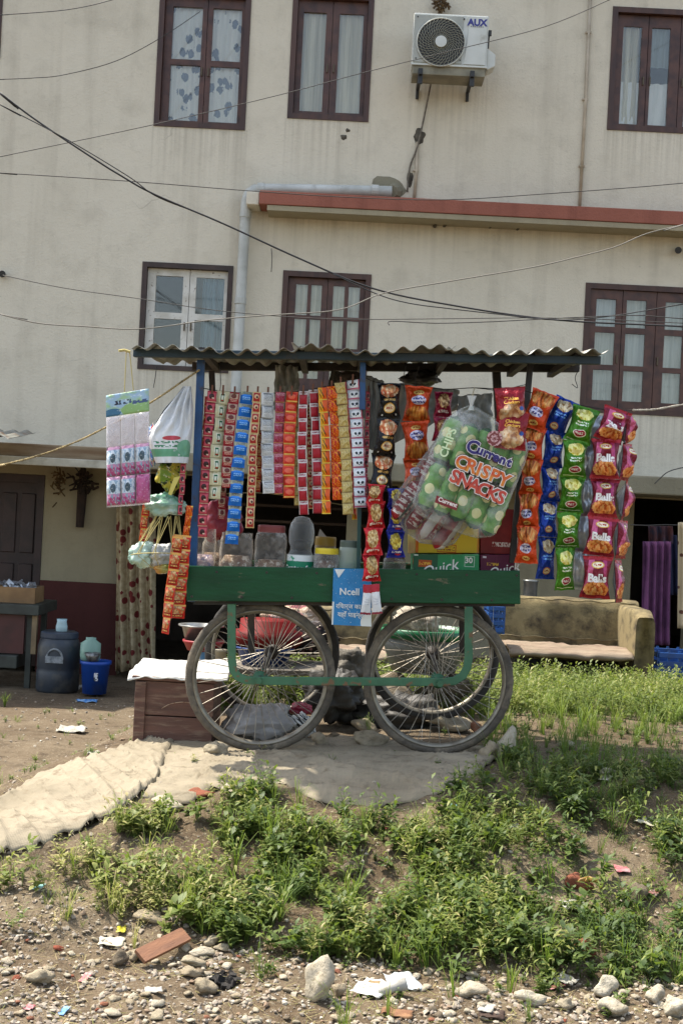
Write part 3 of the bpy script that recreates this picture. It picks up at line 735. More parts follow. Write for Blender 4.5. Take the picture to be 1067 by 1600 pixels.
# wheels
WR = .345
def wheel_meshes():
    tb = MB(); prof = 48
    r0 = WR-.021; ns = 12; vs = []; fs = []
    for i in range(72):
        a = 2*PI*i/72
        for j in range(ns):
            b = 2*PI*j/ns; rr = r0+.021*math.cos(b)*(1+(.10 if (i % 2) and math.cos(b) > .3 else 0)); y = .018*math.sin(b)
            vs.append((rr*math.cos(a), y, rr*math.sin(a)))
    for i in range(72):
        for j in range(ns): fs.append((i*ns+j, i*ns+(j+1) % ns, ((i+1) % 72)*ns+(j+1) % ns, ((i+1) % 72)*ns+j))
    tb.add(vs, fs); tyre = tb.mesh('tyre')
    rbm = MB(); sec = [(WR-.040, -.015), (WR-.034, -.017), (WR-.034, .017), (WR-.040, .015), (WR-.050, .008), (WR-.052, 0), (WR-.050, -.008)]
    vs = []; fs = []; n = len(sec)
    for i in range(72):
        a = 2*PI*i/72
        for r, y in sec: vs.append((r*math.cos(a), y, r*math.sin(a)))
    for i in range(72):
        for j in range(n): fs.append((i*n+j, i*n+(j+1) % n, ((i+1) % 72)*n+(j+1) % n, ((i+1) % 72)*n+j))
    rbm.add(vs, fs); rim = rbm.mesh('wheel')
    hb = MB(); hb.lathe([(.001, -.062), (.012, -.062), (.014, -.05), (.034, -.048), (.034, -.042), (.017, -.038), (.017, .038), (.034, .042), (.034, .048), (.014, .05), (.012, .062), (.001, .062)], (0, 0, 0), 20, axis='y')
    hub = hb.mesh('hub')
    sps = []
    for sgn in (-1, 1):
        sp = MB(); sp.tube([(.030, .044*sgn, 0), (WR-.049, .002*sgn, 0)], .0017, 4); sps.append(sp.mesh('spoke'))
    return tyre, rim, hub, sps
tyre_me, rim_me, hub_me, sp_me = wheel_meshes()
for me, mm in ((rim_me, m_rim), (hub_me, m_greenr), (sp_me[0], m_spoke), (sp_me[1], m_spoke)): me.materials.append(mm)
for me in (tyre_me, rim_me, hub_me): me.polygons.foreach_set('use_smooth', [True]*len(me.polygons))
def child(name, me, parent, loc=(0, 0, 0), rot=(0, 0, 0), label=None):
    o = bpy.data.objects.new(name, me); COL.objects.link(o); o.parent = parent; o.location = loc; o.rotation_euler = rot
    if label: o['label'] = label
    return o
croot = WL[cart.name]; hub_rear = hub_me.copy(); hub_rear.materials.clear(); hub_rear.materials.append(m_iron)
front_c = [P(407, 1058, CF+.10), P(684, 1062, CF+.10)]
rear_c = [front_c[0]+Vector((.015, .70, .045)), front_c[1]+Vector((.02, .70, .05))]
for q, (c, yaw) in enumerate(zip(front_c+rear_c, (1.5, -2.5, -1, 2))):
    w = child('wheel', rim_me, cart, c-croot, (0, R(13*q), R(yaw)))
    t = child('tyre', tyre_me.copy(), w); t.data.materials.append(m_tyre if q < 2 else m_tyrer)
    hb_ = child('hub', hub_me if q < 2 else hub_rear, w)
    for i in range(36):
        side = i % 2
        a = 2*PI*i/36
        child('spoke', sp_me[side], w, (0.012*math.cos(a+1.4), 0, -.012*math.sin(a+1.4)), (0, a+(.12 if (i//2) % 2 else -.12)*0, 0))
for c0, c1 in zip(front_c, rear_c):
    MB().tube([c0+Vector((0, -.13, 0)), c1+Vector((0, .14, 0))], .011, 10).build('axle', m_iron, cart, smooth=True)
    MB().lathe([(.001, -.145), (.016, -.145), (.016, -.118), (.001, -.118)], c0, 6, axis='y').build('axle_nut', m_greenr, cart)

# posts, beams and the corrugated roof
def post(a, b, da, db, wpx, dep, m, name='post'):
    p, q = P(*a, da), P(*b, db); hw = wpx/2*KC
    vs = [p+Vector((-hw, 0, 0)), p+Vector((hw, 0, 0)), p+Vector((hw, dep, 0)), p+Vector((-hw, dep, 0)), q+Vector((-hw, 0, 0)), q+Vector((hw, 0, 0)), q+Vector((hw, dep, 0)), q+Vector((-hw, dep, 0))]
    return MB().add(vs, [(0, 3, 2, 1), (4, 5, 6, 7), (0, 1, 5, 4), (1, 2, 6, 5), (2, 3, 7, 6), (3, 0, 4, 7)]).build(name, m, cart, bevel=.002)
post((299, 940), (314, 562), CF+.04, CF+.04, 12, .035, m_bluep)
post((559, 940), (566, 566), CF+.05, CF+.05, 6, .03, mat('dark_green_post', H('#1c4a33'), .5, H('#183a44'), 5, bump=.2))
post((796, 940), (775, 568), CF+.74, CF+.74, 14, .04, m_iron)
post((343, 900), (330, 566), CF+.74, CF+.74, 10, .04, m_iron)
post((800, 880), (829, 566), CF+.06, CF+.10, 9, .03, m_iron, 'strut')
post((566, 640), (567, 566), CF+.02, CF+.02, 9, .03, m_bluep)
def beam(a, b, d, h, dep, m, name='beam'):
    p, q = P(*a, d), P(*b, d); z = Vector((0, 0, h))
    return MB().ext([p, q, q+z, p+z], dep).build(name, m, cart, bevel=.003)
beam((208, 557), (938, 569), CF-.06, .036, .04, m_beam)
beam((300, 578), (905, 581), CF+.66, .04, .04, m_iron)
for x in (316, 470, 566, 700, 829, 900):
    p = P(x, 553+ (x-208)*.016, CF-.02); MB().box(p+Vector((0, .38, .018)), (.03, .80, .03)).build('rafter', m_iron, cart)
# corrugated sheets (three, overlapping)
def sheet(x0, x1, d0, d1, y0, y1, lift, seed):
    a0, a1 = P(x0, y0, d0), P(x1, y1, d0)
    L = (a1-a0).length; n = int(L/.08*10)
    def fn(u, v):
        p = a0+(a1-a0)*u; s_ = u*L/.0815*2*PI
        sag = .012*math.sin(u*7+seed)+.010*noise.noise(Vector((u*5, v*3, seed)))
        return (p.x, p.y+(d1-d0)*v+.01*noise.noise(Vector((u*9, 0, seed))), p.z+.0115*math.sin(s_+seed)+sag+lift+.045*v)
    mb = MB(); mb.grid(fn, n, 8)
    o = mb.build('corrugated_sheet', m_sheet, cart, smooth=True)
    so = o.modifiers.new('thickness', 'SOLIDIFY'); so.thickness = .0018
    return o
sheet(206, 470, CF-.14, CF+.90, 546, 547.5, .004, 0)
sheet(455, 712, CF-.15, CF+.90, 547, 549, .010, 1.3)
sheet(700, 952, CF-.14, CF+.92, 548.5, 553, .006, 2.4)
# bits of wire hanging off the roof
for pts in (((245, 572), (243, 590), (240, 606)), ((344, 572), (345, 600), (343, 616)), ((634, 572), (630, 592), (632, 612)), ((655, 572), (648, 596), (656, 612)), ((905, 575), (898, 590), (902, 606), (893, 600)), ((825, 600), (800, 606), (778, 614)), ((800, 628), (780, 612), (741, 606))):
    MB().tube(smooth_path([P(x, y, CF+.1) for x, y in pts], 4), .0018, 4).build('tie_wire', m_wire, cart)
# painted notice tied over the front board
sgn = thing('notice_board', 'peeling blue notice with white Nepali lettering hanging on the green board', 'sign', P(549, 978, CF-.03))
sq = [P(518, 976, CF-.025), P(580, 979, CF-.025), P(580, 889, CF-.025), P(521, 888, CF-.025)]
m_sgn = print_mat('blue_notice_print', H('#2f7fb5'), [('blot', 3, .45, .7, H('#2a72a6')), ('blot', 26, .66, .69, H('#d8dbd8')),
     ('ell', .93, .07, .2, .16, H('#d8dbd6')), ('blot', 40, .70, .72, H('#e2e4e2')), ('rect', .03, .2, .03, .2, H('#d2d6d4'))], rough=.45, bump=.1)
MB().ext(sq, .004).build('panel', m_sgn, sgn)
m_wl = mat('white_lettering', H('#e3e5e2'), .6, H('#cfd4d2'), 20)
tri = [P(523, 889.5, CF-.0265), P(539, 889.5, CF-.0265), P(529, 903, CF-.0265)]
MB().ext(tri[::-1], .0015).build('corner_mark', m_wl, sgn)
sl = lambda x, y: P(x, y, CF-.0265)-WL[sgn.name]
lettering('Ncell', .043, m_wl, sgn, sl(546, 925), tilt(1.5), bold=.0008)
lettering('रिचार्ज कार्ड', .028, m_wl, sgn, sl(549, 948), tilt(2), bold=.0004)
lettering('यहाँ पाइन्छ', .028, m_wl, sgn, sl(548, 961), tilt(2), bold=.0004)
# ------------------------------------------------------------------ goods on and around the cart
def belly(u, e=.6): return max(0.0, math.sin(PI*min(1, max(0, u))))**e
def pillow(w, h, t, seed=0, pinch=.12, nu=8, nv=10, crimp=.07, wr=.10, name='packet'):
    mb = MB()
    def yy(u, v):
        vv = (v-crimp)/(1-2*crimp)
        if vv <= 0 or vv >= 1: return 0
        ed = math.exp(-min(vv, 1-vv)*7)
        cr = ed*.13*math.sin(u*(19+seed % 5)+seed*2+2*noise.noise(Vector((u*4, v*3, seed))))
        return -t/2*belly(vv, .5)*belly(u, .5)*(1+wr*4*noise.noise(Vector((u*3.2+seed, v*3.7, seed*1.3)))+cr*2+wr*1.2*noise.noise(Vector((u*8+seed, v*7, seed))))
    def xx(u, v): 
        return (u-.5)*w*(1-pinch*belly(v, 1.0))+w*.025*noise.noise(Vector((u*2, v*5, seed+9)))
    def zz(u, v): return (v-.5)*h+h*.02*noise.noise(Vector((u*4+seed, v*2, seed+3)))
    def front(u, v):
        z = .0022*math.sin(u*23+seed) if (v < crimp or v > 1-crimp) else 0
        return (xx(u, v), yy(u, v)-.0014+z, zz(u, v))
    mb.grid(front, nu, nv, mi=0)
    mb.grid(lambda u, v: (xx(1-u, v), -yy(1-u, v)*.8+.0014+(.0022*math.sin((1-u)*23+seed) if (v < crimp or v > 1-crimp) else 0), zz(1-u, v)), nu, nv, mi=1)
    me = mb.mesh(name); me.polygons.foreach_set('use_smooth', [True]*len(me.polygons))
    surf = lambda x, z: yy(x/(w*(1-pinch*belly(z/h+.5, 1)))+.5, z/h+.5)-.0022
    return me, surf
m_silver = mat('silver_packet_back', H('#b9bcc0'), .3, H('#8d9094'), 8, metal=.6, bump=.3, bsc=25)
m_clearb = film('clear_strip_film', (.9, .9, .9, 1), .3)
m_str = mat('thin_twine', H('#b9a77e'), .9); m_dstr = mat('dark_twine', H('#2b2622'), .9); m_peg = mat('wooden_peg', H('#6d4634'), .8)
K = S(6.1)
# ---- small sachet strips
SM = {
 'pink': print_mat('sachet_pink', H('#9c2334'), [('rect', .5, .5, .42, .36, H('#c0505c')), ('ell', .45, .52, .3, .24, H('#3c1f22')), ('rect', .62, .36, .12, .06, H('#ddc7b2')), ('rect', .5, .04, .5, .04, H('#c9a58a'))]),
 'cream': print_mat('sachet_cream', H('#c9c4a0'), [('rect', .5, .5, .22, .36, H('#e4e2cc')), ('rect', .5, .5, .15, .3, H('#23613a')), ('rect', .5, .52, .09, .16, H('#d9dccb')), ('rect', .5, .3, .1, .05, H('#a8332c')), ('rect', .5, .02, .5, .02, H('#9d9775'))]),
 'redbrown': print_mat('sachet_red_brown', H('#97222c'), [('rect', .5, .62, .42, .26, H('#b79f8a')), ('ell', .5, .62, .27, .2, H('#6b3230')), ('script', .5, .2, .35, .12, H('#e2c2b0'), 2, 9)]),
 'blue': print_mat('sachet_blue', H('#1468c4'), [('rect', .5, .84, .5, .16, H('#a9a98d')), ('script', .5, .86, .4, .1, H('#55606e'), 2, 9), ('script', .5, .45, .32, .14, H('#8ec3ee'), 2, 8), ('ell', .5, .7, .36, .07, H('#3d8be0'))], metal=.2),
 'creamred': print_mat('sachet_cream_red', H('#cbb07c'), [('rect', .5, .5, .38, .4, H('#a32a2b')), ('ell', .5, .55, .26, .22, H('#d8b58c')), ('ell', .55, .5, .13, .12, H('#4e231d'))]),
 'white': print_mat('sachet_white', H('#d5d9db'), [('script', .52, .60, .36, .26, H('#5b6169'), 5, 15), ('rect', .5, .9, .34, .035, H('#3b3f46')), ('script', .5, .18, .3, .1, H('#8a9096'), 3, 16), ('rect', .5, .01, .5, .012, H('#8d9399'))], rough=.4),
 'maroonpink': print_mat('sachet_maroon_pink', H('#8a1c30'), [('blot', 5, .45, .55, H('#a84560')), ('script', .5, .8, .45, .14, H('#cfa3a6'), 2, 10), ('rect', .5, .03, .5, .03, H('#bd8c58'))]),
 'orangered': print_mat('sachet_orange_red', H('#c52c1e'), [('rect', .5, .5, .5, .5, H('#d9541f')), ('rect', .5, .55, .42, .34, H('#c92a22')), ('ell', .5, .56, .34, .24, H('#e2664a')), ('rect', .5, .1, .46, .06, H('#e6c06a'))]),
 'maroonw': print_mat('sachet_maroon_white', H('#861524'), [('rect', .5, .87, .5, .13, H('#cfc6c2')), ('script', .5, .88, .4, .09, H('#8b3c46'), 1, 9), ('rect', .5, .42, .36, .32, H('#a51d2e')), ('rect', .02, .5, .03, .5, H('#d8cfc8')), ('rect', .98, .5, .03, .5, H('#d8cfc8'))]),
 'yellow': print_mat('sachet_yellow_orange', H('#e0a01f'), [('rect', .75, .5, .3, .5, H('#dd5a14')), ('rect', .35, .6, .05, .3, H('#3c2a12'), .5), ('rect', .5, .4, .04, .25, H('#3c2a12'), .6), ('rect', .2, .35, .04, .2, H('#5a3a12'), .5), ('rect', .5, .04, .5, .04, H('#f0cc50'))]),
 'orange': print_mat('sachet_orange', H('#d3460f'), [('rect', .28, .5, .26, .5, H('#c22f10')), ('blot', 6, .5, .56, H('#e88a1e')), ('rect', .8, .6, .04, .25, H('#2e1a10'), .5), ('rect', .9, .95, .15, .05, H('#f0cc50'))]),
 'gold': print_mat('sachet_gold', H('#b7a469'), [('food', .45, .5, .4, .42, H('#d3c58e'), H('#a18a4a'), H('#c8b26a'), 5), ('rect', .96, .5, .06, .5, H('#8b1e2a')), ('rect', .5, .03, .5, .03, H('#8a6b3a'))]),
 'panda': print_mat('sachet_panda_face', H('#d9dfe4'), [('rect', .5, .09, .5, .1, H('#c05f7d')), ('rect', .5, .03, .5, .025, H('#d6c9cf')), ('ell', .5, .55, .40, .36, H('#eef1f3')), ('ell', .34, .56, .11, .15, H('#1c2730'), .3), ('ell', .66, .56, .11, .15, H('#1c2730'), -.3), ('ell', .5, .38, .06, .05, H('#1c2730')), ('rect', .97, .5, .05, .5, H('#b33a5a'))]),
 'noodle': print_mat('sachet_red_noodle', H('#c22a1c'), [('rect', .5, .93, .5, .07, H('#d9a04a')), ('food', .5, .58, .42, .3, H('#e0c083'), H('#8a7a4a'), H('#c2491f'), 6), ('rect', .5, .2, .4, .12, H('#8a1218')), ('script', .5, .2, .34, .08, H('#e8b46a'), 1, 7), ('rect', .02, .5, .04, .5, H('#e0672a'))]),
}
def strip(name, label, kind, top, bot, wpx, n, d=6.14, yaw0=0, group='sachet strips pegged along the front line', curve=0, sag=0, seed=0, cat='sachet strip', wj=15, peg=True):
    rnd = random.Random(seed*7+n)
    a, b = P(*top, d), P(*bot, d)
    root = thing(name, label, cat, a, group)
    L = (b-a).length; h = L/n; w = wpx*K
    me, _ = pillow(w, h*1.0, min(w, h)*.34, seed, .05, 7, 8, .10, .2, 'sachet')
    me.materials.append(SM[kind]); me.materials.append(m_silver)
    ang = math.degrees(math.atan2(a.x-b.x, a.z-b.z))          # world lean
    tw_ = rnd.uniform(-22, 22); ph_ = rnd.uniform(0, 6)
    for i in range(n):
        t = (i+.5)/n; p = a.lerp(b, t)-a
        p.x += curve*math.sin(PI*t)+rnd.uniform(-.0022, .0022); p.y += .012*math.sin(t*5+seed)-.008
        slope = math.degrees(-curve*PI*math.cos(PI*t)/L)
        o = child('sachet', me, root, p, (Matrix.Rotation(R(ang+slope), 3, 'Y') @ Matrix.Rotation(R(yaw0+tw_*math.sin(t*4+ph_)+rnd.uniform(-wj, wj)), 3, 'Z') @ Matrix.Rotation(R(rnd.uniform(-5, 5)), 3, 'X')).to_euler())
    if peg: MB().box(a+Vector((0, -.006, .004)), (.008, .012, .045)).build('peg', m_peg, root)
    return root
ST = [
 ('pink', (332, 611), (317, 840), 15, 13, 'narrow pink sachet strip hanging leftmost, just right of the blue post'),
 ('cream', (349, 611), (336, 780), 20, 8, 'cream sachet strip with small green rectangles, second from the blue post'),
 ('redbrown', (367, 613), (353, 762), 17, 9, 'red and tan sachet strip between the green-marked cream strip and the bright blue one'),
 ('blue', (387, 612), (362, 850), 21, 12, 'bright blue sachet strip, the only blue one on the line'),
 ('creamred', (403, 613), (391, 825), 14, 13, 'narrow cream-edged red sachet strip right beside the blue strip'),
 ('white', (419, 614), (421, 771), 21, 8, 'white sachet strip printed with small grey text'),
 ('maroonpink', (438, 613), (436, 772), 15, 10, 'mottled maroon-pink sachet strip against the white printed strip'),
 ('orangered', (456, 612), (452, 778), 19, 10, 'orange-edged red sachet strip with a pale round picture on each'),
 ('maroonw', (474, 611), (475, 804), 15, 9, 'dark maroon sachet strip with white bands, reaching lowest above the clear bottle'),
 ('maroonw', (489, 609), (496, 802), 16, 9, 'maroon sachet strip with white bands touching the yellow and black strip'),
 ('yellow', (503, 606), (510, 803), 14, 10, 'yellow and orange sachet strip with black slashes'),
 ('orange', (518, 604), (527, 781), 17, 9, 'deep orange sachet strip beside the pale gold strip'),
 ('gold', (532, 598), (545, 804), 19, 12, 'pale gold sachet strip with a maroon edge'),
 ('panda', (551, 594), (563, 793), 21, 13, 'white and pink sachet strip with panda faces, nearest the middle post'),
]
for i, (kd, tp, bt, w, n, lab) in enumerate(ST):
    strip('sachet_strip', lab, kd, tp, bt, w, n, d=6.13+.012*(i % 2), seed=i, yaw0=(-6, 4, 0, 7)[i % 4], curve=(.006 if i > 8 else -.006), sag=0)
# a few half hidden strips hanging behind the front ones
for i, (kd, tp, bt, w, n, lab) in enumerate((
    ('creamred', (379, 640), (371, 800), 12, 10, 'partly hidden cream and red strip tucked behind the bright blue one'),
    ('pink', (575, 612), (570, 790), 8, 12, 'thin magenta strip edge showing behind the panda strip'),
    ('orangered', (326, 620), (310, 812), 11, 11, 'hidden orange-red strip tucked against the blue post'),
    ('noodle', (411, 625), (402, 768), 11, 8, 'hidden noodle strip between the narrow cream-edged strip and the white one'),
    ('gold', (465, 622), (466, 790), 12, 11, 'hidden gold strip behind the dark maroon white-banded strip'),
    ('redbrown', (357, 632), (346, 812), 13, 10, 'hidden red and tan strip behind the cream strip with green marks'),
    ('creamred', (481, 622), (487, 795), 11, 11, 'hidden cream-edged strip between the two maroon white-banded strips'),
    ('yellow', (540, 612), (553, 812), 10, 12, 'hidden yellow strip reaching lowest behind the gold one'),
    ('maroonpink', (446, 640), (442, 772), 12, 9, 'hidden maroon strip behind the orange-edged round-picture strip'))):
    strip('sachet_strip', lab, kd, tp, bt, w, n, d=6.22, seed=40+i, yaw0=20)
# orange noodle sachets low at the left end of the cart
strip('sachet_strip', 'long red noodle sachet strip hanging lowest at the left end of the cart', 'noodle', (279, 838), (258, 990), 17, 6, d=6.02, seed=21, yaw0=-22, group='noodle sachets at the left end', wj=12, peg=False)
strip('sachet_strip', 'wider red noodle sachet strip right against the end of the green board', 'noodle', (287, 836), (275, 966), 27, 6, d=6.05, seed=22, yaw0=8, group='noodle sachets at the left end', wj=10, peg=False)
strip('sachet_strip', 'small red strip dangling over the green net basket', 'noodle', (230, 786), (222, 845), 12, 3, d=6.1, seed=23, yaw0=25, group='noodle sachets at the left end', peg=False)
strip('sachet_strip', 'pink strip twisted beside the blue post above the basket', 'pink', (292, 660), (281, 805), 9, 9, d=6.06, seed=24, yaw0=35, group='noodle sachets at the left end', peg=False)
strip('sachet_strip', 'orange strip edge hanging just left of the blue post', 'orange', (296, 790), (292, 838), 11, 3, d=6.08, seed=25, yaw0=10, group='noodle sachets at the left end', peg=False)
# lines the goods hang from
for lab, pts, r, m, d in (
  ('dark line strung between the posts with sachet strips pegged on it', [(314, 606), (345, 611), (400, 615), (470, 611), (540, 597), (566, 588)], .0022, m_dstr, 6.15),
  ('dark line holding the black and orange snack packets', [(566, 588), (590, 598), (625, 601), (690, 608), (740, 606), (775, 608)], .0022, m_dstr, 6.2),
  ('tight line from the strut out to the right carrying the bright snack chains', [(775, 606), (810, 608), (850, 620), (900, 632), (960, 642), (990, 640)], .0022, m_dstr, 6.14),
  ('thin string running low behind the sachet strips', [(300, 775), (400, 770), (470, 778), (530, 788), (566, 792)], .0014, m_str, 6.25)):
    o = MB().tube(smooth_path([P(x, y, d) for x, y in pts], 4), r, 5).build('hanging_line', m, smooth=True); tag(o, lab, 'line')

# ---- snack packets in chains
PM = {
 'black': print_mat('packet_black', H('#17171a'), [('food', .5, .76, .42, .2, H('#d9a06a'), H('#e8c9a0'), H('#b5562f'), 6), ('script', .5, .5, .3, .05, H('#c9a15c'), 1, 14), ('ell', .5, .28, .27, .13, H('#d9a54a')), ('ell', .5, .28, .23, .105, H('#efe0c0')), ('script', .5, .28, .17, .06, H('#9c2a1c'), 1, 9), ('rect', .2, .1, .03, .02, H('#e0e0e0')), ('rect', .8, .12, .03, .02, H('#e0e0e0'))], metal=.45, rough=.2, bump=.45, spec=.5),
 'orange': print_mat('packet_orange', H('#c2420f'), [('food', .5, .24, .45, .22, H('#e8a04a'), H('#c9702a'), H('#8a3a14'), 9, .35), ('ell', .5, .83, .2, .06, H('#d9b060')), ('ell', .5, .62, .3, .13, H('#c9c3d6')), ('script', .5, .62, .26, .1, H('#3c3a7a'), 2, 10), ('script', .5, .83, .13, .035, H('#8a2a1c'), 1, 14)], metal=.45, rough=.2, bump=.45, spec=.5),
 'orange_long': print_mat('packet_orange_long', H('#bd3c0e'), [('food', .5, .76, .46, .22, H('#e8a85a'), H('#d0702a'), H('#8f3d16'), 9, .35), ('ell', .45, .4, .3, .13, H('#c9c3d6')), ('script', .45, .4, .26, .1, H('#3c3a7a'), 2, 10), ('ell', .5, .14, .18, .06, H('#e0b060')), ('script', .5, .14, .12, .035, H('#8a2a1c'), 1, 14)], metal=.45, rough=.2, bump=.45, spec=.5),
 'maroon_small': print_mat('packet_maroon_small', H('#7d1230'), [('food', .5, .62, .36, .3, H('#c9a772'), H('#a97c4c'), H('#6b4026'), 8), ('script', .5, .2, .3, .08, H('#e6d9d4'), 1, 8)], metal=.45, rough=.2, bump=.45, spec=.5),
 'red_cream': print_mat('packet_red_cream', H('#b3171f'), [('food', .5, .58, .36, .34, H('#d9bd85'), H('#b8925a'), H('#8a6436'), 10), ('script', .55, .17, .3, .06, H('#efe4dc'), 1, 10), ('ell', .22, .13, .07, .05, H('#f0ece4'))], metal=.45, rough=.2, bump=.45, spec=.5),
 'blue_yellow': print_mat('packet_blue_yellow', H('#1d2a94'), [('food', .5, .62, .37, .32, H('#dccb5e'), H('#bda53c'), H('#8a7430'), 10), ('script', .55, .22, .3, .06, H('#efe9ee'), 1, 10), ('ell', .6, .13, .18, .04, H('#b32a3c'))], metal=.45, rough=.2, bump=.45, spec=.5),
 'chicken': print_mat('packet_red_crackers', H('#82101a'), [('food', .5, .3, .44, .27, H('#e6cba6'), H('#c99a6a'), H('#9a6440'), 5), ('ell', .85, .42, .08, .06, H('#2c4a8a')), ('blot', 3, .6, .8, H('#a61c26'))], metal=.45, rough=.2, bump=.45, spec=.5),
 'blue': print_mat('packet_blue', H('#0b3590'), [('food', .5, .78, .36, .16, H('#e2c79a'), H('#b98f5c'), H('#efdfba'), 4), ('script', .5, .52, .3, .07, H('#7fb4e8'), 2, 12), ('ell', .46, .2, .2, .09, H('#c9782e')), ('ell', .46, .2, .16, .07, H('#e8cfa0')), ('script', .46, .2, .12, .04, H('#8a2a1c'), 1, 12)], metal=.45, rough=.2, bump=.45, spec=.5),
 'green': print_mat('packet_green', H('#417a14'), [('blot', 2, .5, .8, H('#2f6310')), ('food', .5, .76, .36, .16, H('#e0d86a'), H('#c2b83e'), H('#f0eaa0'), 4), ('script', .5, .5, .28, .07, H('#e9f2d9'), 2, 9), ('ell', .5, .23, .26, .10, H('#e6e0c8')), ('ell', .5, .23, .22, .08, H('#9c1c34')), ('script', .5, .23, .17, .05, H('#f0e6dc'), 1, 10), ('rect', .5, .06, .4, .01, H('#c9d9a0'))], metal=.45, rough=.2, bump=.45, spec=.5),
 'pink': print_mat('packet_pink', H('#8c1438'), [('rect', .5, .5, .5, .5, H('#700c28')), ('rect', .22, .66, .10, .4, H('#c0587f'), -.25), ('rect', .8, .66, .07, .4, H('#a83a66'), .25), ('food', .5, .24, .46, .2, H('#d9803a'), H('#b3521f'), H('#e8a866'), 7), ('ell', .5, .8, .24, .08, H('#d9a53c')), ('ell', .5, .8, .2, .06, H('#efe2c4')), ('script', .5, .8, .14, .04, H('#b32a1c'), 1, 12), ('rect', .5, .04, .5, .05, H('#8f1c26')), ('rect', .5, .96, .5, .05, H('#9c1f2c'))], metal=.45, rough=.2, bump=.45, spec=.5),
}
m_txtw = mat('printed_white', H('#efece6'), .5); m_txty = mat('printed_yellow', H('#e8b548'), .5)
def chain(name, label, kind, pks, d, thick=.05, yaws=None, back=m_silver, letters=None, group=None, cat='snack packets', seed=0, pitch=0, pinch=.2):
    thick *= 1.7
    rnd = random.Random(seed+3)
    root = thing(name, label, cat, P(pks[0][0], pks[0][1]-pks[0][4]/2, d), group)
    W = sum(p[3] for p in pks)/len(pks)*K; Hh = sum(p[4] for p in pks)/len(pks)*K
    var = [pillow(W, Hh, thick*(1-.12*j), seed+j*5, pinch+.03*(j % 3), 16, 18, wr=.17) for j in range(5)]
    for me, _ in var: me.materials.append(PM[kind]); me.materials.append(back)
    for i, (cx, cy, ang, w, h) in enumerate(pks):
        me, surf = var[i % 5]
        p = P(cx, cy, d+rnd.uniform(-.012, .012))-WL[root.name]
        yaw = (yaws[i] if yaws else 0)+rnd.uniform(-9, 9)
        o = child('packet', me, root, p, tilt(ang+rnd.uniform(-3, 3), yaw, pitch+rnd.uniform(-9, 9)))
        o.scale = (w*K/W, 1, h*K/Hh)
        WL[o.name] = Vector((0, 0, 0))
        if letters:
            for (s, fs, z, mm, bold) in letters:
                key = (s, fs, id(me))
                if key not in _tc:
                    l = lettering(s, fs*Hh, mm, o, (0, 0, z*Hh), bold=bold, surf=surf); _tc[key] = l.data
                else: child('lettering', _tc[key], o, (0, 0, z*Hh))
    return root
chain('snack_chain', 'chain of three black snack packets with a gold oval, left of the orange ones', 'black', [(608, 627, 2, 38, 58), (603, 683, 3, 38, 60), (597, 738, 5, 40, 58)], 6.12, .05, yaws=[8, 15, 12], group='snack packets behind the front line', seed=1)
chain('snack_chain', 'chain of three orange snack packets with fried sticks, left of the big clear bag', 'orange', [(652, 631, 2, 45, 56), (650, 688, -2, 46, 60), (648, 745, 2, 42, 56)], 6.16, .05, group='snack packets behind the front line', seed=2)
chain('snack_chain', 'pair of small maroon packets with a tan square right of the orange packets', 'maroon_small', [(692, 632, 3, 31, 40), (690, 671, 4, 30, 38)], 6.18, .035, group='snack packets behind the front line', seed=3)
chain('snack_chain', 'chain of red packets with cream middles hanging down over the green board', 'red_cream', [(587, 772, 4, 29, 30), (587, 804, 3, 30, 42), (583, 846, 3, 31, 42), (580, 887, 3, 30, 42)], 6.02, .035, yaws=[-12, 5, -5, 8], group='small snack packets over the board', seed=4)
chain('snack_chain', 'chain of blue packets with yellow middles beside the red cream ones', 'blue_yellow', [(618, 778, 2, 28, 30), (620, 812, 1, 30, 38), (618, 851, 0, 30, 40)], 6.05, .035, group='small snack packets over the board', seed=5)
chain('snack_chain', 'two red chicken cracker packets hanging over the top of the big clear bag', 'chicken', [(797, 634, -2, 47, 56), (799, 673, 4, 48, 58)], 5.90, .045, yaws=[6, -6], seed=6, letters=[('Chicken', .115, .20, m_txty, .0006), ('Crackers', .11, .10, m_txty, .0006)], pinch=.08)
chain('snack_chain', 'chain of orange snack packets on the right, against the blue chain', 'orange_long', [(841, 641, 22, 44, 62), (832, 694, 6, 38, 54), (829, 745, 4, 38, 54), (826, 797, 2, 37, 54), (823, 851, 2, 37, 58)], 6.05, .045, yaws=[-8, -20, -14, -18, -10], group='bright snack chains on the right line', seed=7)
chain('snack_chain', 'chain of blue snack packets, mostly hidden between orange and green', 'blue', [(874, 651, 24, 40, 60), (864, 702, 8, 38, 56), (859, 756, 4, 37, 56), (855, 811, 3, 36, 56), (853, 872, 2, 34, 66)], 6.12, .05, yaws=[-10, 18, 20, 14, 10], group='bright snack chains on the right line', seed=8)
chain('snack_chain', 'chain of lime green snack packets hanging third from the right', 'green', [(908, 664, 16, 44, 58), (897, 717, 5, 42, 58), (892, 772, 4, 42, 56), (887, 828, 3, 40, 56), (882, 889, 2, 36, 66)], 6.06, .05, yaws=[-8, 6, -4, 8, 14], group='bright snack chains on the right line', seed=9)
chain('snack_chain', 'chain of pink packets lettered Balls with orange snacks on each', 'pink', [(957, 664, 17, 48, 52), (945, 717, 5, 46, 62), (943, 778, 5, 47, 60), (938, 838, 5, 48, 60), (931, 902, 6, 48, 66)], 6.02, .055, yaws=[5, -6, 4, -5, 3], letters=[('Balls', .26, -.01, m_txtw, .002)], group='bright snack chains on the right line', seed=10)
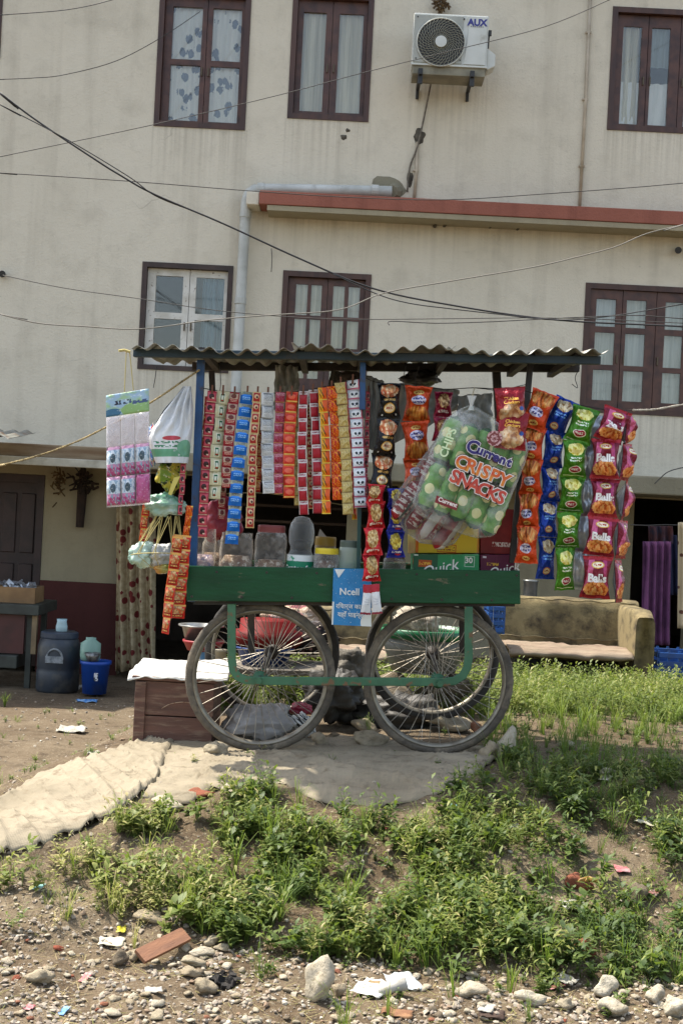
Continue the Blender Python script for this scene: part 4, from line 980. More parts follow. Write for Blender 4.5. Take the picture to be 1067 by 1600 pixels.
chain('snack_chain', 'outermost chain of packets turned sideways showing silver backs and pink fronts', 'pink', [(979, 670, -4, 46, 50), (977, 722, 2, 46, 58), (975, 782, 3, 46, 60), (970, 843, 4, 48, 60), (965, 908, 4, 46, 66)], 6.08, .05, yaws=[70, 64, 72, 66, 60], group='bright snack chains on the right line', seed=11)
chain('snack_chain', 'chain of silver-backed packets seen between the green and the pink chains', 'pink', [(926, 672, 2, 30, 46), (921, 722, 2, 36, 56), (918, 778, 2, 36, 58), (914, 836, 4, 36, 60), (908, 892, 4, 36, 60)], 6.13, .045, yaws=[168, 160, 164, 158, 166], group='bright snack chains on the right line', seed=12)
# torn pair of empty red and white wrappers over the notice
wr_ = thing('empty_wrapper', 'two torn white and red wrappers tied at the bottom of the red cream chain', 'wrapper', P(581, 915, 5.99))
m_wr = print_mat('wrapper_red_white', H('#d9dadb'), [('rect', .5, .9, .5, .17, H('#a8182a')), ('rect', .5, .02, .5, .05, H('#8c3040')), ('script', .5, .42, .3, .12, H('#b9bcc4'), 3, 10)], bump=.5)
for i, (cx, cy, ang, yw) in enumerate(((573, 937, 6, 14), (587, 936, -6, -12))):
    me, _ = pillow(17*K, 46*K, .018, 50+i, .2, 6, 8); me.materials.append(m_wr); me.materials.append(m_silver)
    child('wrapper', me, wr_, P(cx, cy, 5.99)-WL[wr_.name], tilt(ang, yw, 0))

# ---- the big clear bag with green snack tubes, and the red one behind it
def blob(name, m, parent, c, rx, ry, rz, rot, seed, amp=.12, nu=28, nv=20, sq=.6, sub=0):
    def fn(u, v):
        a = 2*PI*u; b = PI*(v-.5)
        cb, sb = math.cos(b), math.sin(b)
        x = math.copysign(abs(math.cos(a))**sq, math.cos(a))*cb**sq if cb > 1e-6 else 0
        y = math.copysign(abs(math.sin(a))**.8, math.sin(a))*(cb**.8 if cb > 1e-6 else 0)
        z = math.copysign(abs(sb)**sq, sb)
        k = 1+amp*noise.noise(Vector((x*1.7+seed, y*1.7, z*1.7)))+amp*.5*noise.noise(Vector((x*5+seed, y*5, z*5)))
        return c+rot @ Vector((x*rx*k, y*ry*k, z*rz*k))
    mb = MB(); mb.grid(fn, nu, nv); return mb.build(name, m, parent, smooth=True)
def rotimg(deg): return Matrix.Rotation(R(deg)-ROLL, 3, 'Y')
m_bag = film('clear_bag_film', (.93, .95, .93, 1), .03, .08, .38, bump=1.0, bsc=13)
m_gt = print_mat('green_tube_print', H('#6f9c50'), [('blot', 3, .45, .65, H('#3f6e38')), ('ell', .12, .62, .09, .10, H('#d9d19a')), ('ell', .3, .42, .08, .10, H('#e2d9a4')), ('ell', .62, .66, .09, .11, H('#ddd59c')), ('ell', .82, .45, .08, .10, H('#e4dba8')), ('ell', .08, .25, .08, .09, H('#d9d19a')), ('ell', .55, .3, .08, .10, H('#d9d19a')), ('ell', .9, .2, .08, .09, H('#e2d9a4')), ('ell', .42, .8, .08, .08, H('#d4cc90')), ('rect', .5, .97, .5, .06, H('#24502e')), ('rect', .5, .03, .5, .06, H('#24502e'))], rough=.3)
BD = 5.86; KB = S(BD)
bag = thing('snack_bag', 'large clear bag of green tube snacks printed CRISPY SNACKS hanging tilted at the front', 'bag', P(735, 632, BD))
Rb = rotimg(22); bc = P(735, 742, BD+.10)
def bl(x, z, y=0): return bc+Rb @ Vector((x*KB, y, z*KB))    # bag-local, in photo pixels
tm = None
for row, (zc, hh, n) in enumerate(((38, 82, 5), (-38, 84, 5))):
    for i in range(n):
        x = -54+27*i+(4 if row else 0)
        prof = [(max(.01, .5*(1-abs(2*q/16-1)**5)**.6+(.03*math.sin(q*2.1+i))*(0 < q < 16)), q/16-.5) for q in range(17)]
        w_ = 31*KB; mb = MB()
        mb.lathe([(r*w_*1.03, z*hh*KB) for r, z in prof], bl(x, zc+random.uniform(-2, 2), random.uniform(-.012, .012)), 16, rot=Rb @ Matrix.Rotation(random.uniform(0, 6), 3, 'Z'))
        mb.build('snack_tube', m_gt, bag, smooth=True)
for row, zc in enumerate((38, -38)):
    for i in range(4):
        mb = MB(); mb.lathe([(r*27*KB, z*80*KB) for r, z in prof], bl(-42+27*i, zc, .075), 12, rot=Rb); mb.build('snack_tube', m_gt, bag, smooth=True)
# film hull: body plus gathered neck
kn = P(736, 634, BD+.06)
def hull(u, v):
    a = 2*PI*u; ca, sa = math.cos(a), math.sin(a)
    prof = [(-94, .10), (-90, .65), (-78, .97), (0, 1.02), (68, .98), (86, .82)]
    if v < .72:
        t = v/.72*5; i = min(4, int(t)); f = t-i; z = prof[i][0]*(1-f)+prof[i+1][0]*f; k = prof[i][1]*(1-f)+prof[i+1][1]*f
        x = math.copysign(abs(ca)**.35, ca)*72*k; y = math.copysign(abs(sa)**.6, sa)*.085*(.4+.6*k)
        x += 3*noise.noise(Vector((u*14, z*.05, 2))); y += .006*noise.noise(Vector((u*20, z*.06, 4)))
        p = bl(x, z, y)
        if v > .6: pass
        return p
    t = (v-.72)/.28
    x = math.copysign(abs(ca)**.35, ca)*72*.82; y = math.copysign(abs(sa)**.6, sa)*.085*.85
    p0 = bl(x, 86, y); rr = .012
    p1 = kn+Vector((ca*rr, sa*rr, 0)); e = t**.8
    p = p0.lerp(p1, e); p += Vector((math.sin(u*60)*.004*math.sin(PI*t), math.cos(u*47)*.006*math.sin(PI*t), 0))
    return p
mb = MB(); mb.grid(hull, 72, 34); mb.build('bag_film', m_bag, bag, smooth=True)
mb = MB(); mb.lathe([(.014, -.02), (.007, 0), (.012, .02), (.022, .045)], kn, 10); mb.build('knot', film('knot_film', (.8, .82, .8, 1), .4), bag, smooth=True)
m_purple = mat('print_purple', H('#2c1f6b'), .45); m_fire = mat('print_orange_red', H('#c8421f'), .45, H('#d98a2c'), 18); m_fire2 = mat('print_brick_red', H('#b3302a'), .45, H('#c9563a'), 18)
def bag_text(s, cx, cy, size, m, rot, bold, out=None, spacing=1, yoff=0, obold=0):
    y = BD-.003-yoff
    p = P(cx, cy, y)-WL[bag.name]
    if out:
        lettering(s, size, out, bag, p+Vector((0, .0015, 0)), tilt(rot), bold=obold, ext=.0004, spacing=spacing)
        lettering(s, size, m_ok, bag, p+Vector((0, .003, 0)), tilt(rot), bold=obold+.003, ext=.0004, spacing=spacing)
    lettering(s, size, m, bag, p, tilt(rot), bold=bold, ext=.0006, spacing=spacing)
# printed panel letters, each line stepping along its slant
def arc_text(s, pts, size, rots, m, out, bold, obold):
    for ch, (x, y), r in zip(s, pts, rots): bag_text(ch, x, y, size, m, r, bold, out, obold=obold)
def line_pts(a, b, n): return [(a[0]+(b[0]-a[0])*i/(n-1), a[1]+(b[1]-a[1])*i/(n-1)) for i in range(n)]
m_ow = mat('print_white', H('#e6e4dc'), .5); m_ok = mat('print_dark_edge', H('#46201c'), .5)
s_ = 'Current'; wd = [0, 12, 21, 29, 37, 47, 57]
arc_text(s_, [(738+w*1.0, 700+w*.36+(0 if i else -2)) for i, w in enumerate(wd)], 0, [18]*7, m_purple, m_ow, 0, 0) if False else None
for ch, w, sz in zip(s_, wd, (.078, .055, .055, .055, .055, .055, .055)):
    bag_text(ch, 738+w, 699+w*.42, sz, m_purple, 20, .0026, m_ow, obold=.0055)
for ch, w in zip('CRISPY', (0, 15, 26.5, 37, 51, 66)): bag_text(ch, 721+w, 723+w*.42, .078, m_fire, 22, .0028, m_ow, obold=.0065)
for ch, w in zip('SNACKS', (0, 15, 30.5, 45, 59, 72)): bag_text(ch, 710+w, 745+w*.46, .078, m_fire2, 24, .0028, m_ow, obold=.0065)
bag_text('CHIPS', 700, 692, .05, mat('print_leaf', H('#d5e6b8'), .5), -70, .0012)
bag_text('Current', 699, 785, .026, mat('print_tiny_white', H('#efe6dc'), .5), 20, .0008, None)
bp = [P(x, y, BD-.0015) for x, y in ((682, 774), (716, 788), (713, 798), (679, 785))]
MB().ext(bp[::-1], .002).build('logo_patch', mat('logo_maroon', H('#7d1c22'), .5), bag)
MB().lathe([(.001, -.001), (.034, -.001), (.034, .001), (.001, .001)], P(772, 685, BD+.004), 24, axis='y').build('round_emblem', print_mat('emblem', H('#7a3a3a'), [('script', .5, .5, .5, .5, H('#c9a0a0'), 5, 10)], bump=0), bag)
MB().tube(smooth_path([kn, P(738, 618, 6.0), P(741, 606, 6.16)], 4), .002, 5).build('string', m_str, bag)
# red packed bag behind
bag2 = thing('snack_bag', 'clear bag of red snack packets hanging behind the bag printed CRISPY SNACKS', 'bag', P(730, 640, 6.0))
Rb2 = rotimg(36); bc2 = P(690, 775, 6.0)
m_rt = print_mat('red_tube_print', H('#98202a'), [('blot', 3, .4, .6, H('#6b141c')), ('rect', .3, .5, .1, .5, H('#c9c3bd')), ('script', .7, .5, .25, .4, H('#d9cfc8'), 6, 5), ('rect', .85, .5, .03, .5, H('#2c3c2c'))])
for i in range(4):
    for j in range(2):
        mb = MB(); mb.lathe([(r*26*K, z*72*K) for r, z in prof], bc2+Rb2 @ Vector(((-39+26*i)*K, .02*(i % 2), (-36+72*j)*K)), 14, rot=Rb2 @ Matrix.Rotation(i*1.3, 3, 'Z'))
        mb.build('snack_packet', m_rt, bag2, smooth=True)
kn2 = P(733, 640, 6.03)
def hull2(u, v):
    a = 2*PI*u; ca, sa = math.cos(a), math.sin(a)
    if v < .6:
        t = v/.6; z = -78+158*t; k = min(1, .25+t*5)
        return bc2+Rb2 @ Vector((math.copysign(abs(ca)**.4, ca)*58*K*k+.004*math.sin(u*70), math.copysign(abs(sa)**.7, sa)*.06*k, z*K))
    t = (v-.6)/.4
    p0 = bc2+Rb2 @ Vector((math.copysign(abs(ca)**.4, ca)*58*K, math.copysign(abs(sa)**.7, sa)*.06, 80*K))
    return p0.lerp(kn2+Vector((ca*.01, sa*.01, 0)), t**.85)
mb = MB(); mb.grid(hull2, 60, 26); mb.build('bag_film', film('smoky_bag_film', (.75, .74, .72, 1), .04, .15, .3, bump=.7, bsc=9), bag2, smooth=True)

# ---- boxes on the deck
def gbox(label, q, dep, m, y0, name='carton', cat='carton', group=None, bev=.002):
    """q: four corners in the photo (bl, br, tr, tl)"""
    pts = [P(x, y, y0) for x, y in q]
    r = thing(name, label, cat, pts[0].lerp(pts[1], .5), group)
    MB().ext(pts, dep).build('box', m, r, bevel=bev); return r
m_yel = print_mat('yellow_carton', H('#d3b52c'), [('rect', .04, .5, .025, .5, H('#c7641f')), ('rect', .985, .5, .02, .5, H('#c7802f')), ('rect', .40, .52, .2, .20, H('#a01f1a')), ('ell', .24, .36, .05, .07, H('#a01f1a')), ('rect', .5, .13, .145, .085, H('#a01f1a')), ('rect', .5, .13, .133, .068, H('#d3b52c')), ('script', .5, .13, .12, .055, H('#6b2a1c'), 2, 18)], rough=.55, bump=.05)
b1 = gbox('yellow carton with a red Nepali emblem standing on the green carton', [(649, 864), (748, 864), (748, 796), (650, 794)], .22, m_yel, 6.28)
lettering('वाई', .075, mat('emblem_yellow', H('#e2c040'), .5), b1, P(690, 829, 6.277)-WL[b1.name], tilt(1), bold=.001)
MB().ext([P(639, 865, 6.36), P(648.5, 864, 6.29), P(648.5, 794, 6.29), P(639, 800, 6.36)], .14).build('side_flap', mat('yellow_card_side', H('#b3a03a'), .6, H('#8f5f2a'), 6), b1)
m_gc = print_mat('green_carton', H('#2f8a55'), [('rect', .17, .5, .2, .5, H('#235a3d')), ('rect', .18, .42, .1, .17, H('#b3531f')), ('script', .18, .42, .09, .12, H('#e2a83c'), 1, 30), ('rect', .575, .5, .004, .5, H('#4fa876')), ('rect', .75, .5, .003, .5, H('#3f9c68')), ('rect', .85, .62, .075, .26, H('#cfe0d2')), ('rect', .85, .62, .068, .235, H('#2f8a55')), ('rect', .04, .82, .03, .04, H('#d9e6dc')), ('rect', .5, .97, .5, .03, H('#5fae80'))], rough=.5, bump=.05)
b2 = gbox('green carton marked 30 lying on the cart deck under the yellow one', [(646, 893), (748, 893), (748, 866), (646, 866)], .26, m_gc, 6.22)
lettering('30', .036, m_txtw, b2, P(732, 876, 6.217)-WL[b2.name], tilt(1), bold=.0008)
lettering('Quick', .07, m_txtw, b2, P(686, 889, 6.217)-WL[b2.name], tilt(-14), bold=.0005, shear=.3)
m_rc = print_mat('dark_red_carton', H('#7a1a1a'), [('blot', 3, .45, .7, H('#8f2420')), ('script', .65, .22, .3, .08, H('#d9c8c0'), 1, 18), ('ell', .2, .62, .05, .07, H('#d9b8a0'))], rough=.5, bump=.05)
gbox('dark red carton behind the clear bag, right of the yellow carton', [(750, 865), (808, 866), (808, 796), (750, 794)], .22, m_rc, 6.30)
m_mc = print_mat('maroon_carton', H('#5d1538'), [('rect', .45, .5, .01, .5, H('#6b2044')), ('script', .35, .45, .16, .12, H('#d9a83c'), 1, 14), ('rect', .12, .8, .05, .05, H('#d9cfd6'))], rough=.5, bump=.05)
b4 = gbox('maroon carton on the deck beside the green carton marked 30', [(750, 894), (806, 894), (806, 867), (750, 867)], .24, m_mc, 6.24)
lettering('Quick', .06, m_txtw, b4, P(786, 891, 6.237)-WL[b4.name], tilt(-14), bold=.0005, shear=.3)

# ---- jars and bottles on the deck
m_clr = film('clear_plastic', (.8, .82, .82, 1), .06, .1, .5)
m_clr2 = film('hazy_plastic', (.82, .78, .72, 1), .07, .12, .45, bump=.3)
m_cont = mat('mixed_sweets', H('#a08a74'), .5, H('#6b4434'), 40, dirt=H('#ddd6cc'), dsc=48, dlo=.54, dhi=.57, bump=.5)
def deckp(px, d): 
    p = P(px, 880, d); return Vector((p.x, d, deck_z(p.x)))
def jar(label, px, wpx, toppy, d, m, prof=None, lid=None, lidh=.03, content=None, fill=.7, sq=1, cat='jar', name='jar', neck=.8, ribs=0, group='jars on the cart deck'):
    b = deckp(px, d); H_ = P(px, toppy, d).z-b.z; r = wpx/2*S(d)
    root = thing(name, label, cat, b, group)
    if prof is None:
        prof = [(.001, 0), (.9, 0), (1, .03), (1, .80), (.97, .87), (neck, .93), (neck, 1)]
    pf = [(r*a, H_*z) for a, z in prof]
    if ribs:
        pf = []
        for k in range(40):
            t = k/39; rr = np.interp(t, [z for a, z in prof], [a for a, z in prof])
            pf.append((r*rr*(1-.025*(math.sin(t*ribs*PI*2) > .3)), H_*t))
        pf = [(.001, 0)]+pf
    mb = MB(); mb.lathe(pf, b, 32, pw=sq); mb.build('jar_body', m, root, smooth=True)
    if content:
        mb = MB(); mb.lathe([(.001, .004), (r*.93, .006), (r*.95, H_*fill*.8), (r*.7, H_*fill), (.001, H_*fill*.96)], b, 24, pw=sq)
        mb.build('contents', content, root, smooth=True)
    if lid:
        rr = r*neck+.004; mb = MB(); mb.lathe([(.001, H_+.004), (rr*.96, H_+.004), (rr, H_-.004), (rr, H_-lidh), (rr*.98, H_-lidh)], b, 32, pw=sq); mb.build('lid', lid, root)
    return root, b, H_, r
jar('square hazy plastic box of wrapped sweets, leftmost on the deck', 316, 40, 826, 6.25, m_clr2, sq=.5, content=print_mat('sweet_wrappers', H('#b9a5ae'), [('blot', 14, .5, .55, H('#7d7a9c')), ('blot', 20, .6, .62, H('#e2dede'))], bump=.6), fill=.6, neck=.95)
jar('wide hazy square jar with loose clear wrappers under the blue sachet strip', 369, 52, 832, 6.27, m_clr2, sq=.5, content=m_cont, fill=.62, neck=.9, ribs=4)
jar('brownish ribbed square jar with a flat red lid', 422, 50, 822, 6.27, m_clr2, sq=.5, lid=mat('dull_red_lid', H('#7d3230'), .5, H('#6b2826'), 6), content=m_cont, fill=.5, ribs=5, neck=.80)
r_, b_, h_, rad = jar('clear domed jar with a green and white label reading Center fruit', 469, 41, 806, 6.24, m_clr, prof=[(.001, 0), (.93, 0), (1, .03), (1, .45), (.97, .5), (.82, .55), (.80, .60), (.96, .66), (.98, .8), (.86, .9), (.55, .98), (.02, 1)], content=m_cont, fill=.25, name='domed_jar')
mb = MB()
def band(r, z0, z1, c, a0=0, a1=2*PI, n=40):
    def fn(u, v): a = a0+(a1-a0)*u; return (c.x+r*math.cos(a), c.y+r*math.sin(a), c.z+z0+(z1-z0)*v)
    return fn
mb.grid(band(rad+.002, .015, .015+.46*h_, b_), 40, 1)
mb.build('label_band', print_mat('green_white_label', H('#1b7f5c'), [('rect', .5, .95, .5, .12, H('#dfe4e2')), ('rect', .5, .12, .5, .16, H('#c98aa4')), ('blot', 5, .62, .66, H('#2f966f')), ('rect', .5, .3, .5, .02, H('#e0e4e4'))], bump=0), r_)
lm = text_mesh('Center fruit', .037, .0012, .0005)
for v in lm.vertices:
    a = v.co.x/(rad+.004); v.co.x, v.co.y = (rad+.004)*math.sin(a), -(rad+.004)*math.cos(a)+v.co.y
o = link('lettering', lm, m_txtw, r_); o.location = (0, 0, .015+.29*h_)
mb = MB(); mb.lathe([(.001, 0), (.035, 0), (.04, .02), (.03, .045), (.001, .05)], b_+Vector((0, 0, h_*.56)), 14); mb.build('cap', m_blk, r_, smooth=True)
m_ylid = mat('yellow_lid', H('#d9c228'), .4, H('#c4a91c'), 6)
r_, b_, h_, rad = jar('small round jar with a bright yellow lid and a yellow label', 510, 40, 858, 6.2, m_clr, lid=m_ylid, lidh=.022, content=m_cont, fill=.75, neck=.86)
mb = MB(); mb.grid(band(rad+.002, .01, .35*h_, b_), 36, 1); mb.build('label_band', print_mat('yellow_label', H('#d6cf8e'), [('blot', 12, .6, .62, H('#35281c')), ('rect', .5, .9, .5, .08, H('#c2b23c')), ('ell', .75, .4, .05, .3, H('#b33a3a'))], bump=0), r_)
jar('dusty jar with a dark yellow stepped lid behind the bright yellow one', 507, 34, 840, 6.42, m_clr2, lid=mat('amber_lid', H('#96741c'), .45, H('#7d5d14'), 6), lidh=.05, content=m_cont, neck=.9)
jar('narrow hazy green jar by the middle post', 546, 35, 846, 6.22, film('greenish_plastic', (.72, .82, .74, 1), .3, .15, .5), content=mat('green_sweets', H('#5e8f3f'), .6, H('#31552a'), 30, dirt=H('#c9d0c0'), dsc=40), lid=mat('grey_green_lid', H('#4e5a50'), .5), fill=.45, neck=.85)
jar('dark round jar with a yellow band behind the blue and yellow packets', 616, 36, 866, 6.25, m_clr2, lid=mat('brown_lid', H('#4a3324'), .5), content=mat('yellow_sweets', H('#a3912c'), .6, H('#5c4a22'), 20), fill=.5)
jar('clear plastic jar standing behind the small pink box', 330, 30, 838, 6.5, m_clr2, content=m_cont)
jar('hazy jar far back on the deck near the right post', 790, 40, 800, 6.75, m_clr2, content=m_cont)
# folded paper cone leaning behind the yellow jar
o = MB().add([P(495, 885, 6.5), P(530, 885, 6.5), P(528, 862, 6.49), P(500, 826, 6.47), P(497, 836, 6.47)], [(0, 1, 2, 3, 4)]).build('paper_sheet', mat('white_paper', H('#c2bdb6'), .8, H('#a8a29b'), 6))
so = o.modifiers.new('t', 'SOLIDIFY'); so.thickness = .002; tag(o, 'grey folded paper sheet leaning behind the yellow-lidded jar', 'paper')
# red plastic bag behind left strips
def crumple(name, label, cat, c, rx, ry, rz, m, seed, rot=0, amp=.35, sq=.9, thingy=True, nu=44, nv=32):
    Rm = rotimg(rot)
    def fn(u, v):
        a = 2*PI*u; b = PI*(v-.5); cb, sb = math.cos(b), math.sin(b)
        d = Vector((math.cos(a)*cb, math.sin(a)*cb, sb))
        k = 1+amp*noise.noise(d*1.6+Vector((seed, 0, 0)))+amp*.6*abs(noise.noise(d*4+Vector((seed, 3, 0))))+amp*.45*abs(noise.noise(d*9+Vector((seed, 3, 5))))+amp*.15*noise.noise(d*20)
        return c+Rm @ Vector((d.x*rx*k, d.y*ry*k, d.z*rz*k))
    mb = MB(); mb.grid(fn, nu, nv); o = mb.build(name, m, None, smooth=True)
    return tag(o, label, cat) if label else o
m_redp = mat('thin_red_plastic', H('#7d1c2e'), .3, H('#9c2c44'), 8, bump=.5, bsc=18)
crumple('plastic_bag', 'crumpled red plastic bag behind the left sachet strips', 'bag', P(345, 812, 6.45), .10, .06, .09, m_redp, 3)
for cx, cy, w, h, s_, d, lab in ((657, 592, .085, .04, 5, 6.75, 'black crumpled bag stowed under the roof'),):
    crumple('plastic_bag', lab, 'bag', P(cx, cy, d), w, .08, h, mat('black_plastic_film', H('#1c1c1b'), .4, H('#2e2d2b'), 9, bump=.6, bsc=14), s_)
# grey plastic sheets tied behind the snack packets
m_tarp = film('grey_tarp_film', (.30, .30, .28, 1), .72, .4, .3, bump=.8, bsc=12)
def drape(name, label, cat, q, d, m, seed, amp=.02, nu=22, nv=20, group=None):
    c = [P(x, y, d) for x, y in q]
    def fn(u, v):
        p = (c[0]*(1-u)+c[1]*u)*(1-v)+(c[3]*(1-u)+c[2]*u)*v
        p = Vector(p); f = noise.noise(Vector((u*6+seed, v*1.8, 1)))+.5*noise.noise(Vector((u*14+seed, v*5, 3)))
        p.y += amp*f*2; p.z += amp*.4*noise.noise(Vector((u*5, v*5, seed))); p.x += amp*.5*noise.noise(Vector((u*3, v*6, seed+4)))
        return p
    mb = MB(); mb.grid(fn, nu, nv); o = mb.build(name, m, None, smooth=True)
    so = o.modifiers.new('t', 'SOLIDIFY'); so.thickness = .0012
    return tag(o, label, cat, group)
drape('plastic_sheet', 'dark grey plastic sheet behind the black snack packets', 'plastic sheet', [(566, 700), (600, 705), (600, 596), (570, 584)], 6.35, m_tarp, 2)
drape('plastic_sheet', 'smoky plastic sheet behind the orange snack packets', 'plastic sheet', [(606, 700), (715, 640), (718, 610), (625, 598)], 6.5, m_tarp, 5)
drape('plastic_sheet', 'grey sheet tied left of the dark rear post', 'plastic sheet', [(712, 672), (768, 672), (768, 614), (716, 618)], 6.45, m_tarp, 8)
drape('plastic_sheet', 'grey plastic flap hanging under the roof behind the white sachet strip', 'plastic sheet', [(428, 640), (468, 640), (466, 572), (430, 570)], 6.7, film('pale_tarp_film', (.5, .5, .46, 1), .55, .4, .3, bump=.8, bsc=12), 11)
crumple('cloth_bundle', 'small dark cloth bundle tucked under the roof by the middle post', 'cloth', P(548, 590, 6.6), .05, .05, .03, mat('brown_cloth', H('#4b4038'), .9, H('#2e2925'), 12, bump=.4), 9)
drape('plastic_sheet', 'framed grey card wedged under the roof left of the middle post', 'card', [(512, 604), (534, 606), (538, 582), (518, 578)], 6.6, mat('grey_card', H('#6d6a5e'), .8, H('#3c3a33'), 7), 13, amp=.004)

# ---- things hanging at the left end
hp = thing('pouch_sheet', 'clear pocket sheet with a printed header and pink-bottomed pouches hanging at far left', 'pouch sheet', P(200, 606, 6.0))
TL, TR, BL, BR = (166, 617), (233, 606), (167, 793), (236, 788)
def hpq(u, v): # u right, v up
    x = (BL[0]*(1-u)+BR[0]*u)*(1-v)+(TL[0]*(1-u)+TR[0]*u)*v; y = (BL[1]*(1-u)+BR[1]*u)*(1-v)+(TL[1]*(1-u)+TR[1]*u)*v
    return (x, y)
def panel(u0, u1, v0, v1, m, name, dy=0, puff=0, nu=10, nv=10):
    def fn(u, v):
        x, y = hpq(u0+(u1-u0)*u, v0+(v1-v0)*v); p = P(x, y, 6.0+dy)
        p.y += .006*noise.noise(Vector((x*.06, y*.04, 2)))-puff*belly(u)*belly(v)+puff*.5*noise.noise(Vector((u*5+u0*9, v*6+v0*7, 3)))
        return p
    mb = MB(); mb.grid(fn, nu, nv); o = mb.build(name, m, hp, smooth=True); so = o.modifiers.new('t', 'SOLIDIFY'); so.thickness = .0009; return o
m_hdr = print_mat('landscape_header_print', H('#9cb8cf'), [('blot', 3, .45, .6, H('#9dbd8a')), ('ell', .75, .2, .4, .35, H('#8db272')), ('ell', .15, .15, .2, .2, H('#3f6f8c')), ('script', .38, .58, .2, .16, H('#2c2f3c'), 1, 9), ('script', .75, .5, .22, .13, H('#45577c'), 1, 8), ('blot', 7, .6, .7, H('#e0e8e4'))], bump=.15)
panel(0, 1, .80, .995, m_hdr, 'header_card')
m_pf = film('pouch_film', (.95, .93, .94, 1), .22, .15, .6, bump=.8, bsc=16)
m_pp = print_mat('pouch_print', H('#cdd8df'), [('rect', .5, .12, .5, .2, H('#b04a80')), ('rect', .5, .34, .5, .06, H('#c982a8')), ('blot', 5, .5, .56, H('#8fa9bd')), ('ell', .5, .6, .2, .16, H('#44565f')), ('rect', .5, .95, .5, .06, H('#cf9ab4')), ('blot', 16, .62, .66, H('#f0f0f2'))], bump=.6)
m_pp2 = print_mat('pink_powder_pouch', H('#b04a7c'), [('blot', 6, .45, .6, H('#c97aa2')), ('rect', .5, .5, .36, .4, H('#b85a88')), ('blot', 14, .6, .66, H('#e2b8cc'))], bump=.6)
for c_ in range(3):
    panel(.01+.333*c_, .32+.333*c_, .535, .795, m_pf, 'empty_pocket', puff=.006)
    for r_i, (v0, v1) in enumerate(((.275, .53), (.015, .265))):
        panel(.01+.333*c_, .32+.333*c_, v0, v1, m_pp2 if (c_ == 2 and r_i == 1) else m_pp, 'pouch', puff=.02)
panel(0, 1, 0, .80, film('backing_film', (.9, .88, .9, 1), .12, .2, .4), 'backing', dy=.006)
for a, b in (((195, 612), (198, 546)), ((209, 610), (203, 548))):
    MB().tube([P(*a, 6.0), P(*b, 5.98)], .0022, 5).build('string', mat('yellow_string', H('#b3a468'), .9), hp)
MB().tube([P(204, 550, 5.97), P(195, 547, 5.97), P(186, 548, 5.96)], .006, 6).build('string_knot', mat('yellow_string', H('#b3a468'), .9), hp)
# white carrier bag
m_wb = mat('white_bag_plastic', H('#d2d4d4'), .45, H('#b9bcbd'), 4, bump=.3, bsc=10)
wb = thing('carrier_bag', 'white carrier bag with green print tied against the blue post', 'bag', P(290, 606, 6.05))
def wbf(u, v):
    t = 1-v; top = P(292, 608, 6.05)
    wl = [(0, 287, 299), (.12, 276, 300), (.3, 257, 302), (.55, 238, 301), (.68, 231, 299), (.8, 235, 298), (1, 244, 294)]
    for (a, l0, r0), (b, l1, r1) in zip(wl, wl[1:]):
        if t <= b+1e-9: f = (t-a)/(b-a); L_, R_ = l0+(l1-l0)*f, r0+(r1-r0)*f; break
    a = 2*PI*u; cx = (L_+R_)/2; hw = (R_-L_)/2
    p = P(cx+hw*math.cos(a), 604+120*t, 6.05); fold = math.sin(u*2*PI*9+2*math.sin(t*3)+3*noise.noise(Vector((u*5, t*3, 2))))*.017*math.sin(PI*min(1, t*1.3+.1))
    p.y += math.sin(a)*(.015+.06*min(1, t*1.5))+fold+.012*noise.noise(Vector((u*12, t*5, 1)))+.008*noise.noise(Vector((u*30, t*16, 1)))
    return p
mb = MB(); mb.grid(wbf, 90, 24); mb.build('bag_body', print_mat('white_bag_print', H('#d2d4d4'), [('rect', .5, .13, .5, .05, H('#5f9a78')), ('blot', 4, .58, .6, H('#c9cccd')), ('script', .75, .24, .12, .05, H('#3a7d5a'), 2, 22), ('ell', .78, .32, .07, .03, H('#b3404a')), ('ell', .9, .2, .08, .1, H('#6fa588'))], rough=.4, bump=.15), wb, smooth=True)
crumple('packet_bundle', 'bundle of bright green and yellow packets under the white carrier bag', 'packets', P(268, 738, 6.12), .055, .04, .07, print_mat('green_yellow_wrappers', H('#6f8a2c'), [('blot', 4, .45, .5, H('#b9a93c')), ('blot', 8, .55, .58, H('#2c3c1c')), ('blot', 13, .62, .64, H('#d9d9c0'))], bump=.6), 12, rot=15, amp=.5)
o = MB().ext([P(263, 772, 6.0), P(268, 774, 6.0), P(282, 744, 6.0), P(272, 746, 6.0)], .004).build('yellow_tag', mat('yellow_ribbon', H('#c7b95c'), .5)); tag(o, 'narrow yellow ribbon dangling above the green bag', 'ribbon')
m_gbag = film('green_clear_bag', (.75, .88, .80, 1), .5, .2, .5, bump=.8, bsc=12)
m_milky = mat('milky_green_plastic', H('#9fb5a4'), .3, H('#5f8f75'), 7, bump=.9, bsc=16, dirt=H('#d5d5cc'), dsc=4)
crumple('plastic_bag', 'milky green plastic bundle resting above the string net', 'bag', P(257, 789, 6.08), .078, .05, .046, m_milky, 15, rot=6, amp=.42)
nb = thing('string_net', 'knotted string net basket hanging below the green bundle at the left end', 'net', P(250, 800, 6.08))
mb = MB()
for i in range(9):
    a = PI*2*i/9; t0 = P(262+18*math.cos(a), 806, 6.08)+Vector((0, .05*math.sin(a), 0)); t1 = P(248+42*math.cos(a+.5), 868, 6.08)+Vector((0, .09*math.sin(a+.5), 0)); t2 = P(248+42*math.cos(a-.3), 866, 6.08)+Vector((0, .09*math.sin(a-.3), 0))
    bt = P(256, 893, 6.08); mb.tube([t0, t1, t1.lerp(bt, .5)+Vector((0, 0, -.012)), bt], .0018, 4); mb.tube([t0, t2], .0018, 4)
